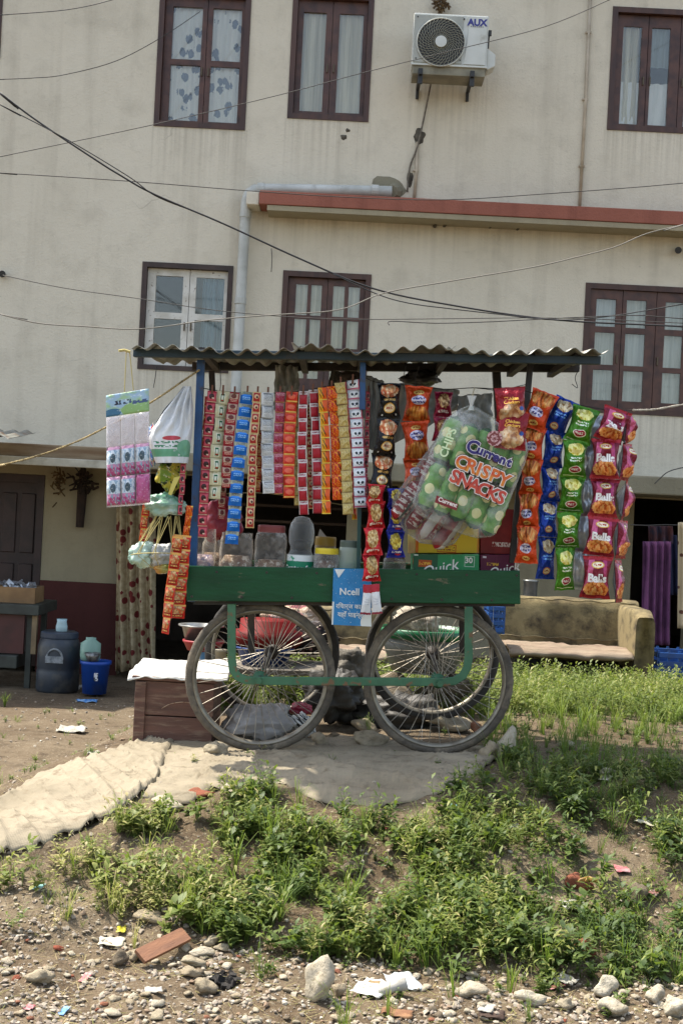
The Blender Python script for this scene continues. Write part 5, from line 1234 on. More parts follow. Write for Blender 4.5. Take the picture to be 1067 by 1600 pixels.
rg = [P(248+43*math.cos(q*PI/12), 868+5*math.sin(q*PI/12), 6.08)+Vector((0, .09*math.sin(q*PI/12), 0)) for q in range(24)]
mb.tube(rg, .0022, 4, closed=True); mb.build('strings', mat('yellowish_cord', H('#a89a62'), .9), nb)
crumple('plastic_bag', 'pale green knotted bag sitting in the left of the string net', 'bag', P(222, 866, 6.08), .045, .045, .05, mat('pale_green_plastic', H('#7fa592'), .35, H('#b9cfc0'), 6, bump=.6, bsc=14), 18, amp=.5)
crumple('plastic_bag', 'white bundle in the right of the string net', 'bag', P(254, 868, 6.1), .058, .05, .045, mat('grey_white_plastic', H('#c0bfb8'), .45, H('#8f8f88'), 7, bump=.5, bsc=14), 21, rot=-14, amp=.45)
crumple('packet_bundle', 'small orange snack bundle at the bottom of the string net', 'packets', P(256, 889, 6.06), .04, .03, .018, mat('orange_wrap', H('#b9722c'), .4, H('#8f8a3c'), 8, bump=.5), 22, amp=.3)
crumple('packet_bundle', 'cluster of small blue, white and red packets behind the pocket sheet', 'packets', P(240, 695, 6.12), .024, .03, .09, print_mat('mixed_wrappers', H('#c9c5bd'), [('blot', 3, .45, .5, H('#3f76b3')), ('blot', 5, .55, .58, H('#b3332c')), ('blot', 9, .6, .63, H('#e6e2da'))], bump=.6), 25, amp=.4)
# ropes
m_rope = mat('twisted_straw_rope', H('#a39166'), .9, H('#5c5138'), 50, bump=.6)
def rope(lab, pts, d0, d1, r, m=m_rope, name='rope', tw=1):
    q = [P(x, y, d0+(d1-d0)*i/(len(pts)-1)) for i, (x, y) in enumerate(pts)]; q.append(q[-1]+(q[-1]-q[-2]).normalized()*2.5); q = smooth_path(q, 16)
    mb = MB()
    for ph in (0, PI):
        s_ = 0; out = []
        for i, p in enumerate(q):
            if i: s_ += (p-q[i-1]).length
            out.append(p+Vector((0, math.cos(s_*180+ph), math.sin(s_*180+ph)))*r*.5)
        mb.tube(out, r*.65, 5)
    o = mb.build(name, m, None, smooth=True); return tag(o, lab, 'rope')
rope('twisted straw rope sloping from the blue post down to the left edge', [(312, 578), (285, 596), (250, 620), (200, 650), (165, 668), (120, 690), (60, 712), (0, 727), (-20, 730)], 6.1, 7.0, .0055)
rope('pale rope running from the snack chains out to the right edge', [(988, 641), (1020, 640), (1050, 635), (1067, 632), (1090, 628)], 6.14, 7.2, .0055, mat('pale_rope', H('#a8a090'), .9, H('#8a8272'), 40))
# ------------------------------------------------------------------ under the porch
def curt(name, label, cat, x0, x1, y0, y1, d, m, folds=5, amp=.03, seed=0, taper=0):
    def fn(u, v):
        w = 1-taper*v; x = (x0+x1)/2+(u-.5)*(x1-x0)*w
        p = P(x-(1-v)*0, y1+(y0-y1)*v, d); p.x -= 0
        p.y += amp*math.sin(u*folds*2*PI+1.2*math.sin(v*2+seed))+amp*.4*noise.noise(Vector((u*9, v*3, seed)))
        return p
    mb = MB(); mb.grid(fn, 80, 20); o = mb.build(name, m, None, smooth=True)
    so = o.modifiers.new('t', 'SOLIDIFY'); so.thickness = .002
    return tag(o, label, cat)
def leaf_print(name, base, leafc, sc, size, base2=None):
    s = NT(name); tc = s.n('TexCoord'); mp = s.n('Mapping'); s.l(tc.outputs['UV'], mp.inputs[0]); mp.inputs['Scale'].default_value = sc; mp.inputs['Rotation'].default_value = (0, 0, .12)
    vo = s.n('TexVoronoi'); vo.inputs['Scale'].default_value = 1; vo.inputs['Randomness'].default_value = .7; s.l(mp.outputs[0], vo.inputs[0])
    d = s.math('ADD', vo.outputs['Distance'], s.math('MULTIPLY', s.noise(mp.outputs[0], 3, 2), .1))
    b = base if not base2 else s.mix(s.ramp(s.noise(mp.outputs[0], 2, 4), .4, .6), base, base2)
    c = s.mix(s.math('LESS_THAN', d, size), b, leafc)
    c = s.mix(s.math('GREATER_THAN', vo.outputs['Color'], .82) if False else 0, c, base)
    s.l(c, s.p.inputs['Base Color']); s.p.inputs['Roughness'].default_value = .9; return s.m
curt('door_curtain', 'cream door curtain with maroon leaves hanging in the left doorway', 'curtain', 181, 243, 790, 1049, 13.3, leaf_print('leaf_curtain', H('#b3a382'), H('#6b201c'), (6.0, 17, 1), .42, H('#9c8b69')), 4, .05)
curt('hanging_cloth', 'purple cloth hanging from the line in the right doorway', 'cloth', 1003, 1047, 846, 1008, 12.2, mat('purple_cloth', H('#6b3d62'), .9, H('#54304e'), 8), 4, .03, 2)
curt('hanging_cloth', 'patterned cream cloth hanging at the right edge', 'cloth', 1058, 1092, 816, 982, 12.0, leaf_print('pattern_cloth', H('#b8a888'), H('#5d3a2c'), (3, 14, 1), .33), 3, .02, 3)
curt('hanging_cloth', 'dark reddish garment on the line above the purple cloth', 'cloth', 1012, 1050, 822, 850, 12.3, mat('dark_red_cloth', H('#4a2420'), .9, H('#2a2a3a'), 9), 3, .03, 4)
curt('hanging_cloth', 'dark blue garment behind the purple cloth', 'cloth', 1040, 1058, 836, 930, 12.5, mat('navy_cloth', H('#1f2444'), .9, H('#151a30'), 9), 2, .02, 5)
o = MB().tube(smooth_path([P(x, y, 12.25) for x, y in ((984, 820), (1010, 821), (1040, 820), (1095, 822))], 5), .005, 5).build('clothes_line', m_wire2); tag(o, 'clothes line stretched across the right doorway', 'line')
# corrugated awning, far left
def awn(u, v):
    x = -1.2+u*1.35; a = P(-60, 672, 12.0); return (a.x-.9+u*(P(43, 672, 12.0).x-a.x+.9), 12.35-v*.95, P(20, 676, 12).z+.03-.10*v+.012*math.sin(u*75)+.01*noise.noise(Vector((u*6, v*3, 1))))
mb = MB(); mb.grid(awn, 160, 8); o = mb.build('awning_sheet', m_sheet, None, smooth=True); tag(o, 'corrugated tin awning sheet at the upper left edge of the porch', 'awning'); so = o.modifiers.new('t', 'SOLIDIFY'); so.thickness = .002
# dried bundles on the shaded wall
m_twig = MATS['dry_twigs']; m_husk = mat('dark_husk', H('#33251c'), .9, H('#1f1813'), 12)
o = thing('dried_bundle', 'dark dried bundle shaped like a cross hanging on the shaded cream wall', 'bundle', P(130, 735, 13.3))
mb = MB(); mb.tube([P(131, 720, 13.42), P(129, 770, 13.42), P(125, 824, 13.42)], [.02, .05, .04], 8); mb.build('stalk', m_husk, o)
mb = MB()
for i in range(46):
    q = P(random.uniform(113, 146), random.uniform(742, 766), 13.4); a = random.uniform(0, 2*PI); mb.tube([q, q+Vector((math.cos(a)*.07, -.04, math.sin(a)*.06))], random.uniform(.006, .014), 4)
mb.build('husks', m_husk, o)['kind'] = 'stuff'
o = thing('dried_bundle', 'small round dried wreath hanging left of the dark cross-shaped bundle', 'bundle', P(92, 735, 13.4)); mb = MB()
for i in range(36):
    q = P(random.gauss(92, 6), random.gauss(752, 11), 13.42); a = random.uniform(0, 2*PI); mb.tube([q, q+Vector((math.cos(a)*.06, -.03, math.sin(a)*.06))], random.uniform(.005, .01), 4)
mb.build('husks', m_twig, o)['kind'] = 'stuff'
o = MB().tube(smooth_path([P(x, y, 13.35) for x, y in ((95, 715), (112, 724), (124, 738))], 4), .006, 5).build('dangling_cable', m_wire); tag(o, 'dark cord curving down to the cross-shaped bundle', 'cord')
def gz(p): return ground_h(p.x, min(13.5, p.y))
# bench and box by the left door
TD = 12.3
bn = thing('side_table', 'dark low table with a maroon front panel by the left door', 'table', P(30, 1060, TD))
tz0, tz1 = P(30, 960, TD).z, P(30, 944, TD).z; x0, x1 = P(-70, 950, TD).x, P(63, 950, TD).x
m_tab = mat('greenish_black_top', H('#3a3f38'), .6, H('#2a2c27'), 6, bump=.2); m_mar = mat('maroon_panel', H('#4a2320'), .5, H('#391b18'), 5)
MB().box(((x0+x1)/2, TD+.35, (tz0+tz1)/2), (x1-x0, .8, tz1-tz0)).build('table_top', m_tab, bn, bevel=.006)
pz0 = P(30, 1022, TD).z
MB().box(((x0+x1)/2-.06, TD+.04, (pz0+tz0)/2), (x1-x0-.16, .03, tz0-pz0)).build('front_panel', m_mar, bn)
MB().box((x1-.045, TD+.03, (pz0+tz0)/2), (.045, .05, tz0-pz0-.01)).build('edge_strip', mat('pale_wood_edge', H('#8a7758'), .7, H('#6f5e45'), 6), bn)
MB().box(((x0+x1)/2-.1, TD+.2, pz0-.07), (x1-x0-.15, .5, .12)).build('lower_shelf', m_tab, bn, bevel=.01)
gzb = -.70
for x in (x1-.1, x0+.1):
    for y in (TD+.08, TD+.66): MB().box((x, y, (gzb+tz0)/2), (.05, .05, tz0-gzb)).build('leg', m_tab, bn)
cb = thing('cardboard_tray', 'open cardboard tray of silvery wrappers on the low table', 'box', P(20, 943, TD+.2))
m_card = mat('brown_cardboard', H('#8d6f4a'), .8, H('#7a5e3e'), 5, bump=.1)
z0_, z1_ = tz1+.003, P(20, 917, TD+.1).z; xa_, xb_ = P(-60, 930, TD).x, P(52, 930, TD).x
MB().slab(xa_, xb_, z0_, z1_, [], TD+.08, TD+.09).build('side', m_card, cb); MB().slab(xa_, xb_, z0_, z1_, [], TD+.45, TD+.46).build('side', m_card, cb)
MB().box((xb_-.005, TD+.27, (z0_+z1_)/2), (.01, .35, z1_-z0_)).build('side', m_card, cb)
mb = MB()
for i in range(60):
    q = Vector((random.uniform(xa_+.04, xb_-.05), TD+random.uniform(.13, .4), z1_+random.uniform(-.03, .03))); mb.box(q, (.07, .05, .012), Matrix.Rotation(random.uniform(0, 3), 3, Vector((random.random(), random.random(), random.random())).normalized()))
mb.build('wrappers', m_silver, cb)['kind'] = 'stuff'
def vessel(name, label, cat, px, toppy, botpy, wpx, d, m, prof, parts=(), onground=True, group=None, seg=28):
    z1 = P(px, toppy, d).z; z0 = P(px, botpy, d).z; c = P(px, (toppy+botpy)/2, d); c.z = z0
    r = wpx/2*S(d); root = thing(name, label, cat, c, group); h = z1-z0
    mb = MB(); mb.lathe([(r*a, h*b) for a, b in prof], c, seg); mb.build('body', m, root, smooth=True)
    return root, c, r, h
m_drum = mat('dark_blue_grey_drum', H('#2e363f'), .45, H('#252a30'), 4, dirt=H('#5d5a50'), dsc=5, dlo=.5, dhi=.8, bump=.1)
r_, c, r, h = vessel('plastic_drum', 'big dark blue-grey plastic drum with a faint white logo by the maroon wall', 'drum', 92, 985, 1081, 66, 12.2, m_drum, [(.001, 0), (.92, 0), (1, .05), (1, .35), (.97, .38), (1, .41), (.99, .75), (.9, .86), (.82, .88), (.82, .96), (.7, 1), (.001, 1)])
MB().lathe([(r*.86, h*.88), (r*.88, h*.9), (r*.88, h*.97), (r*.8, h*.985), (.001, h*.985)], c, 28).build('lid', mat('drum_lid_blue', H('#253042'), .5, H('#3d4650'), 6), r_, smooth=False)
mb = MB(); 
for q in range(10):
    a0 = -PI/2+(q-5)*.07; 
mb.tube([c+Vector(((r+.004)*math.sin(.38*math.cos(t)), -(r+.004)*math.cos(.38*math.cos(t)), h*.55+.10*math.sin(t))) for t in np.linspace(.1, 3.05, 14)], .010, 5)
mb.box(c+Vector((0, -r-.002, h*.56)), (.16, .01, .06)); mb.build('logo', mat('faded_logo_white', H('#8b9092'), .7, H('#5c6266'), 25), r_)
r_, c, r, h = vessel('plastic_jug', 'pale blue plastic jug standing on the dark drum', 'jug', 97, 967, 990, 18, 12.15, film('pale_blue_plastic', (.5, .68, .72, 1), .65, .3, .3), [(.001, 0), (.95, 0), (1, .5), (.8, .8), (.9, 1), (.85, 1)])
r_, c, r, h = vessel('blue_bucket', 'bright blue plastic bucket with a small label beside the drum', 'bucket', 149, 1032, 1083, 46, 12.0, mat('blue_bucket_plastic', H('#17479e'), .4, H('#133c88'), 5, dirt=H('#3a4a6a'), dsc=6), [(.001, 0), (.80, 0), (.97, .88), (1.06, .9), (1.06, 1), (1, 1), (.96, .9), (.8, .06), (.001, .05)])
MB().box(c+Vector((.03, -r*.93, h*.55)), (.035, .006, .07)).build('sticker', mat('dark_sticker', H('#22252a'), .5, H('#c9c9c9'), 60, lo=.5, hi=.52), r_)
r_, c, r, h = vessel('glass_jar', 'greenish see-through container stacked in the blue bucket', 'jar', 142, 996, 1032, 32, 12.05, film('green_glass', (.35, .55, .45, 1), .5, .2, .5), [(.001, 0), (.9, 0), (1, .2), (.98, .75), (.5, .9), (.5, 1), (.001, 1)])
r_, c, r, h = vessel('bowl', 'dark bowl with shiny rim resting in the blue bucket', 'bowl', 145, 1020, 1033, 26, 11.9, mat('dark_steel', H('#3c3c3a'), .3, H('#8a8a86'), 25, metal=.5), [(.001, 0), (.6, 0), (1, 1), (.95, 1), (.55, .1), (.001, .1)])
# ------------------------------------------------------------------ sofas
m_sofa = mat('stained_olive_velour', H('#7d6f4c'), .9, H('#584c30'), 3.2, dirt=H('#2f2718'), dsc=7, dlo=.46, dhi=.68, bump=.3, bsc=90)
m_sofad = mat('dark_sofa_base', H('#2c241b'), .9, H('#1d1813'), 6)
m_seat = mat('pinkish_seat_cloth', H('#8a7a66'), .9, H('#75604f'), 9, dirt=H('#4f4a34'), dsc=7, bump=.5, bsc=30, stretch=(.4, 2, 1))
m_seat = m_seat
def sofa(label, xl, xr, ytop, yseat, ybot, d, arm_l, arm_r, group=None):
    k = S(d); c = P((xl+xr)/2, ybot, d); root = thing('sofa', label, 'sofa', c, group)
    w = (xr-xl)*k; zb = c.z-.12; zt = P((xl+xr)/2, ytop, d+.6).z; zs = P((xl+xr)/2, yseat, d+.3).z; X0, X1 = c.x-w/2, c.x+w/2
    def back(u, v):
        a = 2*PI*v; x = X0+(X1-X0)*u
        yy = math.copysign(abs(math.cos(a))**.45, math.cos(a)); zz = math.copysign(abs(math.sin(a))**.45, math.sin(a))
        zc = (zt+zb)/2; hh = (zt-zb)/2
        lean = .10*(zz+1)/2; n = .012*noise.noise(Vector((x*4, a*2, 3)))
        return (x, d+.62+lean+yy*(.12+n), zc+zz*(hh+n))
    mb = MB(); mb.grid(back, 40, 40)
    vs = [back(0, j/40) for j in range(40)]; mb.add(vs, [list(range(40))]); vs = [back(1, j/40) for j in range(40)]; mb.add(vs, [list(range(40))])
    mb.build('backrest', m_sofa, root, smooth=True)
    for zz_, yy_ in ((zt-.015, d+.60), (zs+.05, d+.52)):
        MB().tube([(X0+.03+(X1-X0-.06)*q/24, yy_+.004*math.sin(q*2.3), zz_+.006*math.sin(q*1.3)) for q in range(25)], .007, 5).build('piping', m_sofa, root, smooth=True)
    for on, x in ((arm_l, X0+.09), (arm_r, X1-.09)):
        if not on: continue
        pts = []
        for t in range(28):
            a = 2*PI*t/28; pts.append((math.copysign(abs(math.cos(a))**.3, math.cos(a)), math.copysign(abs(math.sin(a))**.3, math.sin(a))))
        mb = MB(); vs = []; fs = []; n = 6
        for i in range(n):
            y = d-.05+(.72)*i/(n-1); top = zt-.03 if on == 'high' else zs+.16
            top -= (.05 if i == 0 else 0)
            for px_, pz_ in pts: vs.append((x+px_*(.088 if i else .075), y, (top+zb)/2+pz_*(top-zb)/2))
        for i in range(n-1):
            for j in range(28): fs.append((i*28+j, i*28+(j+1) % 28, (i+1)*28+(j+1) % 28, (i+1)*28+j))
        fs.append(list(range(28))); mb.add(vs, fs); mb.build('armrest', m_sofa, root, smooth=True)
    xa = X0+(.17 if arm_l else .03); xb = X1-(.17 if arm_r else .03)
    def seat(u, v):
        a = v*PI*1.0; x = xa+(xb-xa)*u; n = noise.noise(Vector((x*5, v*4, 1)))
        if v < .3: t = v/.3; return (x, d-.03-.03*math.sin(PI*t), zs-.06+.02*noise.noise(Vector((x*9, 0, 2)))+.06*t+.012*n)
        t = (v-.3)/.7; return (x, d-.03+.6*t, zs+.02*math.sin(t*PI)+.018*n+.01*noise.noise(Vector((x*16, t*5, 2))))
    mb = MB(); mb.grid(seat, 40, 24); o = mb.build('seat', m_seat, root, smooth=True); so = o.modifiers.new('t', 'SOLIDIFY'); so.thickness = .02
    MB().box(((xa+xb)/2, d+.36, (zb+zs)/2-.06), (xb-xa, .5, zs-zb-.14)).build('base', m_sofad, root)
    return root
sofa('worn olive-tan sofa with a stained back standing in the grass on the right', 786, 1020, 936, 1012, 1056, 10.4, None, 'high')
sofa('second worn sofa half hidden behind the cart wheels', 445, 610, 950, 1012, 1050, 9.3, 'low', None)
# pot and crates at the right
r_, c, r, h = vessel('steel_pot', 'dull steel pot between the cart end and the sofa back', 'pot', 828, 905, 936, 22, 11.6, mat('dull_steel', H('#8a8c88'), .35, H('#6a6c68'), 8, metal=.7), [(.001, 0), (.95, 0), (1, .1), (1, .85), (1.12, .9), (1.12, .96), (.9, .97), (.2, 1), (.001, 1)])
MB().box((c.x, 11.6, (c.z-.005+ground_h(c.x, 11.6))/2), (.4, .35, c.z-.005-ground_h(c.x, 11.6))).build('stand', m_dkdoor, r_)
def crate(label, x0, x1, y0, y1, d, dep, m, rows=4, group=None):
    a, b = P(x0, y1, d), P(x1, y0, d); X0, X1, Z0, Z1 = a.x, b.x, min(a.z, b.z), max(a.z, b.z)
    if Z1-Z0 < .02: Z1 = Z0+.2
    root = thing('plastic_crate', label, 'crate', (X0, d, Z0), group); h = Z1-Z0
    for side, y in ((0, d), (1, d+dep)):
        for i in range(rows):
            z = Z0+h*(i+.5)/rows; MB().box(((X0+X1)/2, y, z), (X1-X0, .02, h/rows*.62)).build('slat', m, root, bevel=.004)
        for i in range(5):
            x = X0+(X1-X0)*i/4; MB().box((x, y+.012, (Z0+Z1)/2), (.02, .018, h)).build('rib', m, root)
    for x in (X0, X1):
        for i in range(rows):
            z = Z0+h*(i+.5)/rows; MB().box((x, d+dep/2, z), (.02, dep-.02, h/rows*.6)).build('slat', m, root)
    MB().box(((X0+X1)/2, d+dep/2, Z0+.01), (X1-X0-.02, dep-.02, .015)).build('floor_panel', m, root)
m_cr = mat('blue_crate_plastic', H('#164a8a'), .45, H('#123c72'), 6, dirt=H('#2c3a4a'), dsc=8)
crate('blue plastic crate in the grass at the right edge beside the sofa', 1026, 1095, 1020, 1070, 10.9, .4, m_cr)
crate('dark blue plastic crate half hidden behind the cart right end', 764, 788, 946, 990, 10.2, .35, m_cr)

# ------------------------------------------------------------------ things under and behind the cart
bx = thing('wooden_chest', 'reddish brown wooden chest on the ground left of the front wheel', 'chest', P(262, 1165, 6.36))
m_chest = mat('reddish_chest_wood', H('#664639'), .75, H('#4f372c'), 5, stretch=(.5, 1, 4), bump=.3, dirt=H('#8a7560'), dsc=9, dlo=.52, dhi=.75)
c0, c1 = P(207, 1164, 6.36), P(330, 1168, 6.36); zt = P(207, 1062, 6.36).z; zb_ = min(c0.z, c1.z)-.02
hh = (zt-zb_)/2
for i in range(2):
    for (x0, x1, y0, y1) in ((c0.x, c1.x, 6.36, 6.378), (c0.x, c1.x, 6.78, 6.80), (c0.x, c0.x+.018, 6.379, 6.779), (c1.x-.018, c1.x, 6.379, 6.779)):
        MB().box(((x0+x1)/2, (y0+y1)/2, zb_+hh*(i+.5)), (x1-x0, y1-y0, hh-.006)).build('plank', m_chest, bx, bevel=.002)
MB().box((c0.x+.028, 6.352, (zb_+zt)/2), (.05, .012, zt-zb_-.01)).build('corner_post', m_chest, bx, bevel=.002)
MB().box(((c0.x+c1.x)/2, 6.58, zt+.012), (c1.x-c0.x+.03, .47, .02)).build('lid', m_chest, bx, bevel=.003)
mb = MB(); mb.tube(smooth_path([P(253, 1107, 6.355), P(266, 1100, 6.355), P(285, 1097, 6.355), P(300, 1099, 6.355)], 4), .002, 4, flat=.4); mb.build('scratch', mat('chalky_scratch', H('#a08a74'), .9, H('#7a5a46'), 60, lo=.5, hi=.6), bx)
def shf(u, v):
    x = c0.x-.035+(c1.x-c0.x+.10)*u; y = 6.335+.50*v; n = noise.noise(Vector((x*9, y*9, 1)))+.5*noise.noise(Vector((x*30, y*20, 4)))
    z = zt+.034+.008*n+.012*u+.015*v; 
    if v < .1: z -= .045*(1-v/.1)*(.5+.5*noise.noise(Vector((x*12, 0, 0))))
    return (x, y, z)
mb = MB(); mb.grid(shf, 60, 26); o = mb.build('plastic_sheet', mat('white_sacking_plastic', H('#cdccc6'), .5, H('#b3b2ab'), 8, bump=.4, bsc=40), None, smooth=True)
so = o.modifiers.new('t', 'SOLIDIFY'); so.thickness = .004; tag(o, 'white plastic sheet folded over the wooden chest', 'plastic sheet')
# low table behind the cart with tubs
TD2 = 7.45; tp = P(400, 1046, TD2); lt = thing('low_table', 'rough grey plank table behind the cart holding the washing tubs', 'table', (tp.x, TD2+.2, 0))
m_gw = mat('grey_rough_wood', H('#7a7266'), .85, H('#5a544a'), 5, stretch=(.5, 4, 1), bump=.4)
xa_, xb_ = P(282, 1046, TD2).x, P(525, 1046, TD2).x
for i in range(3): MB().box(((xa_+xb_)/2, TD2+.09+.17*i, tp.z-.015), (xb_-xa_, .16, .028), Matrix.Rotation(R(-1.2), 3, 'Y')).build('plank', m_gw, lt, bevel=.002)
for x in (xa_+.06, xb_-.06):
    for y in (TD2+.05, TD2+.45): MB().box((x, y, tp.z/2-.03), (.045, .045, tp.z+.0)).build('leg', m_gw, lt)
pl = P(400, 1040, 7.2); 
bprof = [(.001, 0), (.72, 0), (.98, .9), (1.06, .92), (1.06, 1), (.98, 1), (.93, .9), (.7, .06), (.001, .05)]
vessel('wash_tub', 'deep red plastic tub turned over on the table behind the left wheel', 'tub', 418, 968, 1014, 110, 7.75, mat('red_tub_plastic', H('#6a0d0c'), .6, H('#560b0a'), 5, spec=.15), [(.72, 0), (.95, .2), (1, .25), (1, .6), (.8, .62), (.78, 1), (.001, 1)])  # red darkened in the colour itself to stand in for shade
vessel('wash_tub', 'blue plastic tub under the red one behind the left wheel', 'tub', 413, 1010, 1046, 88, 7.72, mat('blue_tub_plastic', H('#163f82'), .4, H('#12346c'), 5), bprof)
vessel('steel_basin', 'shallow steel basin with dark inside at the left of the cart underside', 'basin', 314, 976, 1003, 66, 7.5, mat('bright_steel', H('#a5a59f'), .28, H('#7c7c77'), 8, metal=.75), [(.001, 0), (.7, 0), (.9, .85), (1.08, .92), (1.08, 1), (.92, .98), (.72, .08), (.001, .06)])
r_, c, r, h = vessel('red_basin', 'red plastic basin under the steel one', 'basin', 318, 1000, 1016, 62, 7.46, mat('bright_red_plastic', H('#8c141b'), .45, H('#941820'), 6), [(.001, 0), (.8, 0), (.98, .7), (1.05, .8), (1.05, 1), (.9, 1), (.75, .1), (.001, .1)])
vessel('blue_bucket', 'small sky blue bucket on the table beside the chest', 'bucket', 325, 1012, 1043, 30, 7.44, mat('sky_blue_plastic', H('#3f7fb8'), .4, H('#346ea2'), 5), bprof)
vessel('paint_tin', 'small cream tin with a red rim behind the left wheel', 'tin', 343, 1014, 1043, 20, 7.38, mat('cream_tin', H('#a39a80'), .5, H('#7d6f52'), 14), [(.001, 0), (1, 0), (1, .85), (1.05, .87), (1.05, 1), (.001, 1)])
crumple('cloth_bundle', 'heap of pale and pink patterned cloth between the wheels', 'cloth', P(462, 968, 8.0), .14, .1, .075, print_mat('patterned_rags', H('#a8937e'), [('blot', 6, .5, .55, H('#7a4a4c')), ('blot', 11, .58, .62, H('#d0c4b4')), ('blot', 15, .62, .66, H('#2e2622'))], rough=.9, bump=.6), 31, amp=.5)
crumple('cloth_bundle', 'dark cloth with pink bits spilling over the low table', 'cloth', P(478, 1000, 7.9), .15, .08, .08, print_mat('dark_patterned_rags', H('#2a2220'), [('blot', 9, .6, .63, H('#b58a8a')), ('blot', 15, .62, .66, H('#c9bcb0'))], rough=.9, bump=.6), 33, amp=.5)
tz = P(662, 1046, 7.5).z
r_, c, r, h = vessel('wash_tub', 'large grey tub with a green rim behind the right front wheel', 'tub', 662, 990, 1048, 140, 7.6, mat('grey_tub', H('#6c6c62'), .5, H('#57574e'), 5, bump=.15), [(.001, 0), (.72, 0), (.86, .5), (.98, .92), (.001, .93)])
MB().lathe([(r*.98, h*.90), (r*1.05, h*.93), (r*1.06, h*1.14), (r*1.0, h*1.16), (r*.97, h*.97)], c, 36).build('rim', mat('green_rim', H('#11613a'), .35, H('#0e5230'), 6), r_, smooth=True)
crumple('cloth_bundle', 'pale cloths heaped in the green-rimmed tub', 'cloth', P(652, 972, 7.7), .12, .12, .07, mat('cream_rag', H('#b5ab98'), .9, H('#7f7464'), 6, bump=.5), 35, amp=.5)
m_fbag = film('clear_grey_bag', (.42, .40, .38, 1), .6, .15, .5, bump=1.0, bsc=14)
crumple('plastic_bag', 'full clear grey plastic bag lying under the cart inside the left wheel', 'bag', P(405, 1128, 6.50), .15, .10, .085, m_fbag, 41, amp=.45)
crumple('plastic_bag', 'contents of reddish scraps inside the clear bag under the cart', 'bag', P(405, 1134, 6.52), .11, .06, .05, mat('reddish_scraps', H('#7a5a52'), .7, H('#a8a098'), 9, bump=.5), 42, amp=.4)
crumple('wrapper', 'white and black printed wrapper on the ground by the left wheel rim', 'wrapper', P(473, 1132, 6.5), .055, .03, .045, print_mat('white_black_print', H('#d0d0cc'), [('script', .5, .5, .4, .3, H('#1c1c1c'), 4, 5), ('blot', 5, .6, .62, H('#8d8d8a'))], bump=.5), 43, rot=40, amp=.4)
crumple('plastic_bag', 'small red plastic bag above the white printed wrapper', 'bag', P(470, 1108, 6.7), .05, .04, .03, m_redp, 44, amp=.4)

m_dksack = mat('dark_tarpaulin', H('#26241f'), .6, H('#3a362e'), 6, bump=.6, bsc=14)
crumple('sack', 'dark slumped sack under the middle of the cart', 'sack', P(520, 1085, 7.0), .13, .12, .12, m_dksack, 51, amp=.5)
crumple('sack', 'black crumpled tarpaulin behind the stones in the right wheel', 'tarpaulin', P(625, 1118, 7.1), .2, .12, .09, m_dksack, 53, amp=.6)
crumple('cloth_bundle', 'grey rag hanging off the dark sack between the wheels', 'cloth', P(548, 1040, 7.2), .08, .06, .07, mat('grey_rag', H('#6f6a60'), .9, H('#4a463e'), 9, bump=.5), 55, amp=.6)
# ------------------------------------------------------------------ sacking sheets
m_sack = None
s = NT('woven_sacking'); v = s.coord('Object')
c = s.mix(s.ramp(s.noise(v, 2.5, 5, .6), .4, .65), H('#948973'), H('#7d735e'))
c = s.mix(s.ramp(s.noise(v, 14, 5, .65), .56, .72), c, H('#6b5d48'))
wv = s.n('TexWave'); wv.inputs['Scale'].default_value = 55; wv.inputs['Distortion'].default_value = 2; s.l(v, wv.inputs[0])
wv2 = s.n('TexWave', bands_direction='Y'); wv2.inputs['Scale'].default_value = 55; wv2.inputs['Distortion'].default_value = 2; s.l(v, wv2.inputs[0])
c = s.mix(s.math('MULTIPLY', s.math('MULTIPLY', wv.outputs['Fac'], wv2.outputs['Fac']), .45), c, H('#6f6553'))
c = s.mix(s.ramp(s.noise(s.coord('Object', (1, 3, 1)), 5, 6, .7), .56, .70), c, H('#655a47'))
s.l(c, s.p.inputs['Base Color']); s.p.inputs['Roughness'].default_value = .9
s.bump(s.math('ADD', s.math('MULTIPLY', s.noise(s.coord('Object', (1, 2.4, 1)), 18, 6, .7), 1.0), s.math('MULTIPLY', wv.outputs['Fac'], .12)), .45, .010); m_sack = s.m
def interp_poly(pts, n):
    L = [0]
    for a, b in zip(pts, pts[1:]): L.append(L[-1]+math.hypot(b[0]-a[0], b[1]-a[1]))
    return lambda t: (float(np.interp(t*L[-1], L, [p[0] for p in pts])), float(np.interp(t*L[-1], L, [p[1] for p in pts])))
